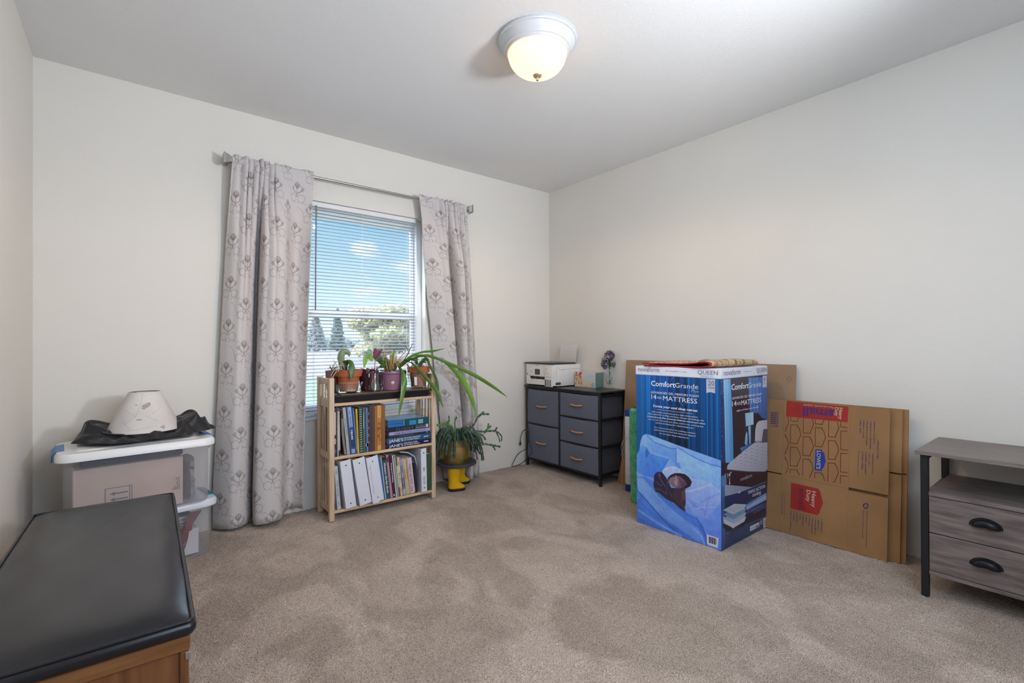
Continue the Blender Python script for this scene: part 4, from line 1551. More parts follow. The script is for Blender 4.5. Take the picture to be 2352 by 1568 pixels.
binder('wide plain white binder leaning nearest the shelf end with the curtain', 1.0100, 0.0640, 0.293, 7.2)
binder('wide plain white binder in the middle of the three leaning ones', 1.0960, 0.0745, 0.293, 9.2)
b = binder('wide white binder with a handwritten spine title beside the blue book', 1.1760, 0.0760, 0.290, 8.6)
band(b, 0.004, 0.045, -0.004, 0.262, M_binder, name='label_pocket', y=-0.0008)
spine_text(b, 'Oregon - Soil Science Curriculum Series', 0.016, 0.245, 0.19, M_ink_grey, height=0.006)
b = book('bright blue softcover leaning beside the titled white binder', 1.2580, ZL, 0.0125, 0.279, 0.20, '#2a6d9c', 7.3, soft=True)
b = book('thin pale lilac booklet between the blue and dark green books', 1.2705, ZL, 0.0070, 0.277, 0.20, '#b9b2cc', 6.8, soft=True, pages=M_page_w)
b = book('dark green garden book with large white title leaning', 1.2782, ZL, 0.0285, 0.274, 0.20, '#24544f', 6.6)
band(b, 0.001, 0.0275, 0.250, 0.273, '#26141f')
spine_text(b, 'Western Garden Book', 0.008, 0.235, 0.20, M_white_ink, height=0.012, offset=0.012)
b = book('pink softcover leaning beside the dark green garden book', 1.3080, ZL, 0.0145, 0.284, 0.20, '#c583a8', 6.7, soft=True)
band(b, 0.002, 0.012, 0.235, 0.268, '#4b2b45')
b = book('dark maroon pruning book with white title leaning', 1.3240, ZL, 0.0185, 0.275, 0.20, '#3b2027', 6.2)
spine_text(b, 'Pruning and Grafting', 0.0065, 0.225, 0.125, M_white_ink, height=0.0085, offset=0.012)
band(b, 0.004, 0.013, 0.008, 0.022, '#c9b8ab', name='printed_mark')
b = book('white pamphlet pressed against the maroon pruning book', 1.3440, ZL, 0.0070, 0.274, 0.20, '#d6d2d3', 5.8, soft=True, pages=M_page_w, name='magazine', cat='magazine')
b = book('grey-green magazine with a black dot on its spine', 1.3530, ZL, 0.0120, 0.274, 0.20, '#9aa29c', 5.4, soft=True, name='magazine', cat='magazine')
band(b, 0.004, 0.008, 0.262, 0.268, '#1a1a1e', name='printed_mark')
b = book('thin wine and white pamphlet between the grey-green and yellow magazines', 1.3662, ZL, 0.0080, 0.262, 0.20, '#7c4a55', 5.4, soft=True, pages=M_page_w, name='magazine', cat='magazine')
band(b, 0.0005, 0.0075, 0.06, 0.20, '#cdc9c6')
b = book('butter yellow flecked magazine leaning by the blue floral book', 1.3762, ZL, 0.0165, 0.256, 0.20, '#cdbf94', 6.0, soft=True, name='magazine', cat='magazine')
for k in range(6):
    band(b, 0.004 + 0.001 * (k % 3), 0.011, 0.03 + 0.035 * k, 0.05 + 0.035 * k, ['#b98f62', '#e3dcae', '#a98a72'][k % 3], name='printed_fleck')
b = book('blue-grey floral softcover with white title leaning', 1.3955, ZL, 0.0185, 0.246, 0.20, '#6f7ba8', 6.6, soft=True)
band(b, 0.001, 0.0175, 0.004, 0.04, '#b7b6c9')
band(b, 0.001, 0.0175, 0.20, 0.240, '#98a0c4')
band(b, 0.001, 0.0175, 0.06, 0.12, '#3b4580')
spine_text(b, 'Watercolors', 0.006, 0.150, 0.085, M_white_ink, height=0.008)
b = book('comb-bound cream and orange cookbook leaning', 1.4155, ZL, 0.0265, 0.238, 0.20, '#cbb08a', 7.0, soft=True, name='notebook', cat='notebook')
band(b, 0.004, 0.0255, 0.10, 0.17, '#b9822f')
cm = MB()
for k in range(24):
    z = 0.006 + k * 0.0095
    cm.box(0.008, 0.020, -0.0035, -0.0005, z, z + 0.0055, 0.0006)
cm.build('comb_binding', bmat('#d9c7a2'), b, local=True)
b = book('pale pink book with script lettering, leaning by the small black book', 1.4430, ZL, 0.0385, 0.238, 0.20, '#d2bccb', 6.6)
spine_text(b, 'Walk in the Wild', 0.014, 0.20, 0.135, bmat('#4d3046'), height=0.013)
spine_text(b, 'Isis', 0.012, 0.045, 0.03, bmat('#7a3d52'), height=0.014)
band(b, 0.0005, 0.010, 0.0, 0.236, '#bfa38e')
b = book('small black book leaning below the loose papers', 1.4840, ZL, 0.0165, 0.204, 0.16, '#20222c', 4.8)
# loose papers
pp_ = thing('loose_papers', 'loose white sheets slumping behind the small black book', 'paper', (1.50, 2.93, ZL))
m = MB()
pc = [(0.022, 0.0), (0.020, 0.09), (0.012, 0.17), (-0.006, 0.23), (-0.05, 0.262), (-0.11, 0.275)]
pc2 = [(0.025, 0.0), (0.0235, 0.092), (0.016, 0.175), (-0.002, 0.236), (-0.048, 0.269), (-0.11, 0.282)]
a = [(x, 0.0, z) for x, z in pc] + [(x, 0.0, z) for x, z in reversed(pc2)]
c = [(x - 0.02, 0.17, z) for x, z in pc] + [(x - 0.02, 0.17, z) for x, z in reversed(pc2)]
m.loft([a, c])
m.build('sheets', mat('loose_sheets', '#c3c8dc', rough=0.7, var=0.05), pp_, smooth=40, local=True)
b = binder('narrow upright white binder with a printed spine between papers and green book', 1.5180, 0.0400, 0.292, 1.2, yf=2.870)
spine_text(b, 'ISIS', 0.013, 0.165, 0.026, M_ink, height=0.014)
spine_text(b, 'OSU EM', 0.013, 0.105, 0.05, M_ink_grey, height=0.014)
b = book('thick dark green cloth-bound book at the shelf end by the cactus stool', 1.5605, ZL + 0.001, 0.0405, 0.246, 0.20, '#35503f', 0.4, yf=2.886)
for k in range(7):
    band(b, 0.003, 0.014 - 0.001 * (k % 3), 0.075 + 0.012 * k, 0.0758 + 0.012 * k, '#8a9c8e', name='printed_line')

# ------------------------------------------------------------------ tray and pots on top of the shelf
tr = thing('seed_tray', 'black plastic tray with a thin brown liner on the top shelf', 'tray', (1.275, 2.985, 0.7005))
M_bplast = mat('black_plastic', '#15161d', rough=0.3, var=0.1, spec=0.6)
tm = MB()


def trect(x0, x1, y0, y1, z):
    return [(x0, y0, z), (x1, y0, z), (x1, y1, z), (x0, y1, z)]


tm.loft([trect(0.975, 1.580, 2.892, 3.075, 0.701), trect(0.965, 1.588, 2.884, 3.082, 0.738), trect(0.952, 1.597, 2.874, 3.090, 0.739), trect(0.952, 1.597, 2.874, 3.090, 0.7445),
         trect(0.962, 1.590, 2.884, 3.082, 0.745), trect(0.968, 1.585, 2.890, 3.077, 0.738)], cap=True)
tm.build('tray', M_bplast, tr)
MB().box(0.985, 1.594, 2.8745, 3.072, 0.7452, 0.7530, 0.001).build('liner', mat('brown_liner', '#6b5138', rough=0.5, var=0.2, vscale=14), tr)
TZ = 0.7535

M_terra = mat('terracotta', '#b3653c', rough=0.8, col2='#a65a34', vscale=14, bump=0.05, bscale=200)
M_terra_w = mat('chalky_terracotta', '#b98a74', rough=0.85, col2='#a87760', vscale=18, bump=0.05, bscale=150)
M_soil = mat('potting_soil', '#3a2a20', rough=1.0, var=0.4, vscale=150, bump=0.8, bscale=120)
M_mauve = mat('mauve_glaze', '#8a6076', rough=0.25, var=0.05, vscale=6, spec=0.6)
M_burg = mat('burgundy_glaze', '#4d2430', rough=0.3, var=0.15, vscale=8)
M_pinkpot = mat('dusty_pink_glaze', '#8d5f62', rough=0.4, var=0.15, vscale=10)
M_dgreen = mat('dark_green_glaze', '#1d3330', rough=0.25, var=0.1)
M_bark = mat('orchid_bark', '#5b3f33', rough=0.9, col2='#8a6a58', vscale=60)
M_leaf_d = mat('dark_leaf', '#3f5a35', rough=0.42, col2='#53703f', vscale=12, spec=0.5)
M_leaf_o = mat('olive_leaf', '#5b6e40', rough=0.4, col2='#6f7f52', vscale=12)
M_leaf_l = mat('bright_leaf', '#6d9a3c', rough=0.4, col2='#86ae4c', vscale=12)
M_leaf_s = mat('strap_leaf', '#557a3a', rough=0.4, col2='#6f9448', vscale=6)
M_leaf_s2 = mat('young_strap_leaf', '#6a9a40', rough=0.4, col2='#84b050', vscale=6)
M_leaf_b = mat('blue_green_leaf', '#6f9a80', rough=0.45, col2='#86ad92', vscale=14)
M_leaf_r = mat('wine_leaf', '#6a2a44', rough=0.4, col2='#83485a', vscale=14)
M_dry = mat('dry_stalk', '#c79f6a', rough=0.85, col2='#9a7048', vscale=40)
M_root = mat('pale_root', '#b6ad9c', rough=0.8, var=0.2, vscale=60)
M_stem = mat('green_stem', '#4d5f38', rough=0.6, var=0.2)


def blade(mb, pts, widths, up=(0, 0, 1), fold=0.15, th=0.0012):
    """a leaf: strip along pts with a shallow V section and real thickness"""
    P = cat_rom(pts, 6)
    n = len(P)
    W = np.interp(np.linspace(0, 1, n), np.linspace(0, 1, len(widths)), widths)
    top, bot = [], []
    side = None
    for i, p in enumerate(P):
        d = (P[min(i + 1, n - 1)] - P[max(i - 1, 0)]).normalized()
        s = d.cross(Vector(up))
        if s.length < 0.2:
            s = side if side is not None else d.cross(Vector((0, 1, 0)))
        s.normalize()
        if side is not None and s.dot(side) < 0:
            s = -s
        if side is not None:
            s = (s * 0.4 + side * 0.6).normalized()
        side = s
        nrm = s.cross(d).normalized()
        w_ = max(W[i], 0.0004)
        top.append([p - s * w_ + nrm * w_ * fold, p - s * w_ * 0.5 + nrm * w_ * fold * 0.3, p, p + s * w_ * 0.5 + nrm * w_ * fold * 0.3, p + s * w_ + nrm * w_ * fold])
        bot.append([q - nrm * th for q in top[-1]])
    mb.grid(top)
    mb.grid([list(reversed(r_)) for r_ in bot])
    return mb


def leaf(parent, pts, widths, m, name='leaf', **k):
    mb = MB()
    blade(mb, pts, widths, **k)
    return mb.build(name, m, parent, smooth=180)


def pot_profile(r0, r1, h, rim_h=0.0, rim=0.006, th=0.006):
    """outer wall from foot to lip then back inside"""
    if rim_h:
        rm_ = r0 + (r1 - r0) * (h - rim_h) / h
        return [(0.0, 0.0), (r0, 0.0), (rm_, h - rim_h), (rm_ + rim, h - rim_h), (r1 + rim, h), (r1 + rim - th, h + 0.001), (r1 - th, h - 0.02), (0.0, h - 0.022)]
    return [(0.0, 0.0), (r0 * 0.97, 0.0), (r0, 0.006), (r1, h - 0.006), (r1 + 0.0015, h), (r1 - th * 0.5, h + 0.001), (r1 - th, h - 0.004), (r1 - th - 0.002, h - 0.018), (0.0, h - 0.02)]


# 1: terracotta pot standing in a clear glass bowl
P1 = (1.060, 2.958)
gb1 = thing('glass_bowl', 'square-shouldered clear glass bowl under the orange terracotta pot', 'bowl', (P1[0], P1[1], TZ))
MB().lathe([(0.0, 0.001), (0.055, 0.001), (0.070, 0.006), (0.074, 0.020), (0.079, 0.052), (0.088, 0.060), (0.086, 0.0615), (0.076, 0.054), (0.071, 0.022), (0.066, 0.009), (0.0, 0.006)], (*P1, TZ), 40, cap=False).build('bowl', M_thin_glass, gb1, smooth=40)
MB().box(P1[0] + 0.035, P1[0] + 0.046, P1[1] - 0.0765, P1[1] - 0.0755, TZ + 0.030, TZ + 0.040).build('paper_label', M_white_ink, gb1)
pl1 = thing('potted_plant', 'thick-leaved orchid in an orange terracotta pot with a hanging leaf', 'plant', (P1[0], P1[1], TZ + 0.008))
MB().lathe([(0.061, 0.0575), (0.066, 0.092), (0.0775, 0.092), (0.082, 0.132), (0.076, 0.133), (0.072, 0.115), (0.0, 0.113)], (*P1, TZ + 0.0095), 44, cap=False).build('pot', M_terra, pl1, smooth=35)
MB().lathe([(0.0, 0.0), (0.053, 0.0), (0.061, 0.057)], (*P1, TZ + 0.0095), 44, cap=False).build('pot_foot', mat('damp_pink_terracotta', '#c48a78', rough=0.8, col2='#b57865', vscale=20), pl1, smooth=35)
ch = MB()
r = random.Random(8)
for k in range(6):
    a = -PI / 2 - 0.5 + k * 0.16
    hgt = r.uniform(0.012, 0.03)
    rr_ = 0.0545
    p0 = Vector((P1[0] + rr_ * math.cos(a), P1[1] + rr_ * math.sin(a), TZ + 0.012))
    tx = Vector((-math.sin(a), math.cos(a), 0))
    nv_ = Vector((math.cos(a), math.sin(a), 0)) * 0.0022
    ch.poly([p0 - tx * 0.005 + nv_, p0 + tx * 0.005 + nv_, p0 + tx * 0.001 + Vector((0, 0, hgt)) + nv_ * 2.2])
ch.build('lime_crust', mat('lime_crust', '#e3d6c8', rough=0.9), pl1)
MB().lathe([(0.0, 0.006), (0.04, 0.004), (0.072, 0.0)], (P1[0], P1[1], TZ + 0.123), 24, cap=False).build('bark_mix', M_bark, pl1)
leaf(pl1, [(1.025, 2.95, 0.874), (1.018, 2.95, 0.926), (1.01, 2.95, 0.969), (1.020, 2.95, 1.003), (1.045, 2.95, 1.008), (1.060, 2.945, 0.992), (1.054, 2.94, 0.976)], [0.011, 0.019, 0.021, 0.020, 0.017, 0.010, 0.001], M_leaf_o, up=(0.2, 1, 0), th=0.003)
leaf(pl1, [(1.034, 2.95, 0.880), (1.036, 2.945, 0.935), (1.047, 2.905, 0.938), (1.050, 2.872, 0.895), (1.042, 2.868, 0.833)], [0.013, 0.019, 0.021, 0.020, 0.002], M_leaf_d, up=(0.0, 1, 0.3), th=0.003)
leaf(pl1, [(1.028, 2.95, 0.880), (1.005, 2.94, 0.915), (0.975, 2.93, 0.914), (0.950, 2.92, 0.893)], [0.010, 0.014, 0.011, 0.002], M_leaf_d, th=0.003)
for k, (dx, dy, dz, ex) in enumerate(((-0.05, -0.05, 0.02, 0.0), (-0.085, -0.03, -0.012, 0.01), (-0.10, -0.06, -0.05, 0.02), (-0.03, -0.03, 0.03, -0.01), (-0.06, 0.0, 0.045, 0.0))):
    rt = MB()
    bp_ = Vector((1.03, 2.945, 0.893))
    rt.tube(cat_rom([bp_, bp_ + Vector((dx * 0.5, dy * 0.5, dz * 0.5 + 0.03)), bp_ + Vector((dx, dy, dz)), bp_ + Vector((dx - 0.006, dy - 0.006 + ex, dz - 0.025))], 5), 0.0026, 6)
    rt.build('aerial_root', M_root, pl1, smooth=180)
rt = MB()
rt.tube([(1.0, 2.97, 0.885), (0.985, 2.97, 0.935), (0.968, 2.97, 0.968)], [0.0016, 0.0012, 0.0006], 5)
rt.tube([(0.985, 2.97, 0.935), (0.97, 2.96, 0.95), (0.95, 2.96, 0.955)], [0.001, 0.0008, 0.0005], 5)
rt.build('dry_flower_spike', M_dry, pl1, smooth=180)

# pots in the back row
bp1 = thing('potted_plant', 'dusty pink pot with dry stalks behind the shelf post by the curtain', 'plant', (0.993, 3.058, TZ))
MB().lathe(pot_profile(0.036, 0.044, 0.135), (0.993, 3.052, TZ), 32, cap=False).build('pot', M_pinkpot, bp1, smooth=35)
MB().lathe([(0.0, 0.004), (0.038, 0.0)], (0.993, 3.052, TZ + 0.118), 20, cap=False).build('soil', M_soil, bp1)
for k in range(6):
    a = k * 1.1
    rt = MB()
    b0 = Vector((0.993 + 0.012 * math.cos(a), 3.052 + 0.012 * math.sin(a), TZ + 0.118))
    rt.tube(cat_rom([b0, b0 + Vector((-0.02 * math.cos(a) - 0.01, -0.01, 0.035)), b0 + Vector((-0.035 * math.cos(a) - 0.015, -0.03, 0.03 + 0.012 * (k % 3)))], 4), 0.0018, 5)
    rt.build('dry_stalk', M_root, bp1, smooth=180)
bp2 = thing('potted_plant', 'burgundy pot of curled dark leaves behind the glass mug', 'plant', (1.205, 3.045, TZ))
MB().lathe(pot_profile(0.042, 0.058, 0.118), (1.205, 3.022, TZ), 36, cap=False).build('pot', M_burg, bp2, smooth=35)
MB().lathe([(0.0, 0.004), (0.05, 0.0)], (1.205, 3.022, TZ + 0.102), 20, cap=False).build('soil', M_soil, bp2)
r = random.Random(21)
for k in range(16):
    a = r.uniform(0, 2 * PI)
    d = r.uniform(0.02, 0.05)
    c0 = Vector((1.205 + 0.02 * math.cos(a), 3.022 + 0.02 * math.sin(a), TZ + 0.104))
    c1 = c0 + Vector((d * math.cos(a), d * math.sin(a), r.uniform(0.02, 0.04)))
    leaf(bp2, [c0, c0 * 0.4 + c1 * 0.6 + Vector((0, 0, 0.012)), c1], [0.003, 0.008, 0.001], M_leaf_r, th=0.0012)
bp3 = thing('plant_pot', 'dark green glazed pot between the glass mug and the mauve pot', 'pot', (1.305, 3.04, TZ))
MB().lathe(pot_profile(0.036, 0.046, 0.125), (1.305, 3.035, TZ), 32, cap=False).build('pot', M_dgreen, bp3, smooth=35)
MB().lathe([(0.0, 0.004), (0.038, 0.0)], (1.305, 3.035, TZ + 0.108), 20, cap=False).build('soil', M_soil, bp3)
bp4 = thing('plant_pot', 'burgundy glazed pot showing behind the orange terracotta pot', 'pot', (1.095, 3.05, TZ))
MB().lathe(pot_profile(0.03, 0.040, 0.10), (1.112, 3.060, TZ), 32, cap=False).build('pot', M_burg, bp4, smooth=35)
MB().lathe([(0.0, 0.004), (0.033, 0.0)], (1.112, 3.060, TZ + 0.083), 20, cap=False).build('soil', M_soil, bp4)

# 2: glass mug of cuttings on a glass saucer
P2 = (1.212, 2.925)
sc = thing('glass_saucer', 'shallow clear glass dish under the glass mug', 'dish', (P2[0], P2[1], TZ))
MB().lathe([(0.0, 0.001), (0.040, 0.001), (0.052, 0.010), (0.058, 0.026), (0.062, 0.028), (0.0605, 0.0295), (0.055, 0.027), (0.049, 0.013), (0.038, 0.0045), (0.0, 0.0045)], (*P2, TZ), 40, cap=False).build('dish', M_thin_glass, sc, smooth=40)
mg_ = thing('glass_mug', 'ribbed clear glass mug with a handle holding plant cuttings', 'mug', (P2[0], P2[1], TZ + 0.005))
MB().lathe([(0.0, 0.0), (0.033, 0.0), (0.0355, 0.004), (0.034, 0.010), (0.035, 0.104), (0.033, 0.108), (0.034, 0.118), (0.0365, 0.124), (0.0350, 0.125), (0.0315, 0.118), (0.031, 0.108), (0.0325, 0.102), (0.032, 0.010), (0.0, 0.008)], (P2[0], P2[1], TZ + 0.0052), 40, cap=False).build('glass', M_thin_glass, mg_, smooth=30)
hd = MB()
hd.tube(cat_rom([(P2[0] + 0.034, P2[1], TZ + 0.105), (P2[0] + 0.058, P2[1], TZ + 0.100), (P2[0] + 0.063, P2[1], TZ + 0.07), (P2[0] + 0.055, P2[1], TZ + 0.045), (P2[0] + 0.034, P2[1], TZ + 0.036)], 6), 0.0045, 10)
hd.build('handle', M_thin_glass, mg_, smooth=180)
ct = thing('plant_cuttings', 'wine and green leafy cuttings rooting in the glass mug', 'plant', (P2[0], P2[1], TZ + 0.016))
for k, (dx, dz) in enumerate(((-0.012, 0.15), (0.004, 0.19), (0.014, 0.16))):
    s_ = MB()
    s_.tube(cat_rom([(P2[0] + dx * 0.3, P2[1], TZ + 0.018), (P2[0] + dx * 0.6, P2[1] + 0.003, TZ + 0.09), (P2[0] + dx * 1.3, P2[1], TZ + dz)], 5), 0.0022, 6)
    s_.build('stem', M_leaf_r, ct, smooth=180)
r = random.Random(14)
for k in range(10):
    rt = MB()
    a = r.uniform(0, 6.28)
    q = Vector((P2[0] + 0.016 * math.cos(a), P2[1] + 0.016 * math.sin(a), TZ + 0.02))
    rt.tube(cat_rom([q + Vector((0, 0, r.uniform(0.03, 0.06))), q + Vector((r.uniform(-0.01, 0.01), r.uniform(-0.01, 0.01), 0.02)), q], 4), 0.0009, 5)
    rt.build('fine_root', M_root, ct, smooth=180)
lv = [((1.205, 2.925, 0.955), (1.185, 2.92, 0.985), (1.180, 2.918, 1.012), (1.190, 2.915, 1.020), M_leaf_b, 0.016),
      ((1.208, 2.925, 0.965), (1.215, 2.915, 0.995), (1.214, 2.91, 1.018), (1.202, 2.905, 1.022), M_leaf_r, 0.014),
      ((1.212, 2.925, 0.955), (1.230, 2.915, 0.99), (1.245, 2.91, 1.008), (1.252, 2.905, 0.998), M_leaf_r, 0.014),
      ((1.216, 2.925, 0.955), (1.240, 2.92, 0.985), (1.256, 2.918, 1.012), (1.262, 2.915, 1.025), M_leaf_r, 0.009),
      ((1.200, 2.925, 0.945), (1.178, 2.92, 0.975), (1.152, 2.915, 0.958), (1.142, 2.915, 0.905), M_leaf_l, 0.023),
      ((1.222, 2.93, 0.945), (1.25, 2.925, 0.968), (1.268, 2.92, 0.962), (1.275, 2.915, 0.945), M_leaf_d, 0.017)]
for a, b_, c_, d_, m_, wd_ in lv:
    leaf(ct, [a, b_, c_, d_], [0.003, wd_, wd_ * 0.9, 0.001], m_, up=(0, 1, 0.2), th=0.0015)
r = random.Random(15)
for k in range(14):
    a = r.uniform(0, 2 * PI)
    c0 = Vector((P2[0] + 0.012 * math.cos(a), P2[1] + 0.012 * math.sin(a), TZ + 0.125))
    c1 = c0 + Vector((0.034 * math.cos(a), 0.02 * math.sin(a), r.uniform(0.0, 0.035)))
    leaf(ct, [c0, (c0 + c1) / 2 + Vector((0, 0, 0.008)), c1], [0.002, 0.007, 0.001], M_leaf_r, th=0.001)

# 3: mauve pot
P3 = (1.338, 2.950)
pl3 = thing('potted_plant', 'mauve glazed pot with dry stalks and a single green leaf', 'plant', (P3[0], P3[1], TZ))
MB().lathe([(0.0, 0.0), (0.060, 0.0), (0.064, 0.004), (0.066, 0.05), (0.070, 0.104), (0.076, 0.108), (0.0775, 0.116), (0.076, 0.123), (0.071, 0.124), (0.067, 0.118), (0.065, 0.10), (0.0, 0.098)], (P3[0], P3[1], TZ), 48, cap=False).build('pot', M_mauve, pl3, smooth=35)
MB().lathe([(0.0, 0.006), (0.066, 0.0)], (P3[0], P3[1], TZ + 0.1), 24, cap=False).build('soil', M_soil, pl3)
cr = MB()
fx, fz = P3[0] - 0.018, TZ + 0.050
fy = P3[1] - 0.0662
cr.poly([(fx - 0.010, fy, fz - 0.003), (fx + 0.010, fy, fz - 0.003), (fx + 0.012, fy, fz + 0.010), (fx + 0.006, fy, fz + 0.004), (fx, fy, fz + 0.014), (fx - 0.006, fy, fz + 0.004), (fx - 0.012, fy, fz + 0.010)])
cr.poly([(fx - 0.008, fy, fz - 0.008), (fx + 0.008, fy, fz - 0.008), (fx + 0.008, fy, fz - 0.0055), (fx - 0.008, fy, fz - 0.0055)])
cr.build('printed_crown', mat('cream_print', '#dcc9b4', rough=0.5), pl3)
r = random.Random(31)
for k in range(40):
    a = r.uniform(0, 2 * PI)
    tilt_ = r.uniform(0.05, 0.60)
    L_ = r.uniform(0.07, 0.165)
    b0 = Vector((P3[0] - 0.006 + 0.022 * math.cos(a), P3[1] - 0.012 + 0.016 * math.sin(a), TZ + 0.104))
    e_ = b0 + Vector((L_ * math.sin(tilt_) * math.cos(a), 0.5 * L_ * math.sin(tilt_) * math.sin(a), L_ * math.cos(tilt_)))
    rt = MB()
    rt.tube([b0, (b0 + e_) / 2 + Vector((r.uniform(-0.010, 0.010), 0, 0.004)), e_], [0.0034, 0.0026, 0.0018], 6)
    rt.build('dry_stalk', M_dry, pl3, smooth=180)
for p in ([(1.337, 2.97, 0.87), (1.315, 2.97, 0.96), (1.300, 2.97, 1.045)], [(1.347, 2.97, 0.87), (1.343, 2.97, 0.95), (1.338, 2.97, 1.033)],
          [(1.36, 2.97, 0.90), (1.42, 2.98, 0.965), (1.475, 2.98, 1.023)], [(1.355, 2.96, 0.895), (1.41, 2.96, 0.95), (1.455, 2.96, 0.985)]):
    rt = MB()
    rt.tube(p, [0.0035, 0.003, 0.002], 6)
    rt.build('dry_stalk', M_dry, pl3, smooth=180)
leaf(pl3, [(1.357, 2.96, 0.870), (1.351, 2.958, 0.955), (1.352, 2.957, 0.985), (1.364, 2.956, 1.016)], [0.002, 0.004, 0.016, 0.001], M_leaf_l, up=(0, 1, 0), th=0.0015)
leaf(pl3, [(1.330, 2.97, 0.875), (1.305, 2.945, 0.925), (1.272, 2.935, 0.945), (1.235, 2.93, 0.947)], [0.008, 0.026, 0.028, 0.004], M_leaf_d, up=(0, 0.9, 0.5), th=0.002)
leaf(pl3, [(1.330, 2.965, 0.872), (1.300, 2.93, 0.910), (1.268, 2.92, 0.915), (1.240, 2.915, 0.905)], [0.006, 0.020, 0.022, 0.003], M_leaf_d, up=(0, 0.9, 0.5), th=0.002)
for k, (dx, dy, dz, m_) in enumerate(((-0.045, -0.03, 0.012, M_leaf_l), (-0.06, -0.015, 0.022, M_leaf_l), (-0.02, -0.045, 0.012, M_leaf_b), (0.0, -0.04, 0.03, M_leaf_b), (-0.01, -0.02, 0.04, M_leaf_b), (0.012, -0.03, 0.022, M_leaf_b))):
    c0 = Vector((P3[0] - 0.004, P3[1] - 0.02, TZ + 0.108))
    c1 = c0 + Vector((dx, dy, dz))
    leaf(pl3, [c0, (c0 + c1) / 2 + Vector((0, 0, 0.014)), c1], [0.004, 0.011, 0.002], m_, th=0.001, up=(0, 0.4, 1))

# 4: terracotta pot in a round glass bowl
P4 = (1.548, 2.968)
gb4 = thing('glass_bowl', 'round clear glass bowl holding the chalky terracotta pot', 'bowl', (P4[0], P4[1], TZ))
MB().lathe([(0.0, 0.001), (0.052, 0.001), (0.062, 0.008), (0.070, 0.05), (0.078, 0.094), (0.085, 0.100), (0.084, 0.1035), (0.076, 0.098), (0.067, 0.052), (0.059, 0.012), (0.0, 0.006)], (*P4, TZ), 44, cap=False).build('bowl', M_thin_glass, gb4, smooth=40)
tg = MB()
a0 = -PI / 2 - 0.75
ring1 = [(P4[0] + 0.0705 * math.cos(a), P4[1] + 0.0705 * math.sin(a), TZ + 0.022) for a in (a0 - 0.12, a0, a0 + 0.12)]
ring2 = [(P4[0] + 0.0775 * math.cos(a), P4[1] + 0.0775 * math.sin(a), TZ + 0.078) for a in (a0 - 0.12, a0, a0 + 0.12)]
tg.grid([ring1, ring2])
tg.build('paper_label', M_white_ink, gb4)
pl4 = thing('potted_plant', 'short-leaved orchid in the chalky terracotta pot in a round glass bowl', 'plant', (P4[0], P4[1], TZ + 0.008))
MB().lathe([(0.0, 0.0), (0.050, 0.0), (0.062, 0.098)], (P4[0], P4[1], TZ + 0.0085), 44, cap=False).build('pot_body', M_terra_w, pl4, smooth=35)
MB().lathe([(0.062, 0.098), (0.074, 0.098), (0.078, 0.135), (0.072, 0.136), (0.068, 0.118), (0.0, 0.116)], (P4[0], P4[1], TZ + 0.0085), 44, cap=False).build('pot_rim', M_terra, pl4, smooth=35)
MB().lathe([(0.0, 0.006), (0.04, 0.005), (0.068, 0.0)], (P4[0], P4[1], TZ + 0.126), 24, cap=False).build('bark_mix', M_bark, pl4)
for pts, wd_ in (([(1.545, 2.97, 0.885), (1.525, 2.955, 0.925), (1.505, 2.945, 0.930)], 0.010), ([(1.55, 2.97, 0.885), (1.575, 2.95, 0.94), (1.60, 2.94, 0.945), (1.618, 2.935, 0.915)], 0.015),
                 ([(1.552, 2.97, 0.885), (1.565, 2.96, 0.93), (1.59, 2.93, 0.925)], 0.011), ([(1.548, 2.972, 0.885), (1.54, 2.985, 0.94), (1.55, 2.99, 0.97)], 0.010)):
    leaf(pl4, pts, [0.006, wd_, wd_ * 0.9, 0.001], M_leaf_d, up=(0, 0.9, 0.4), th=0.0025)
r = random.Random(3)
for k in range(7):
    a = r.uniform(0, 6.28)
    rt = MB()
    b0 = Vector((P4[0], P4[1], TZ + 0.134))
    rt.tube(cat_rom([b0, b0 + Vector((0.03 * math.cos(a), 0.03 * math.sin(a), 0.022)), b0 + Vector((0.062 * math.cos(a), 0.062 * math.sin(a), 0.004))], 4), 0.0026, 6)
    rt.build('aerial_root', mat('silver_root', '#c6c6c4', rough=0.6), pl4, smooth=180)
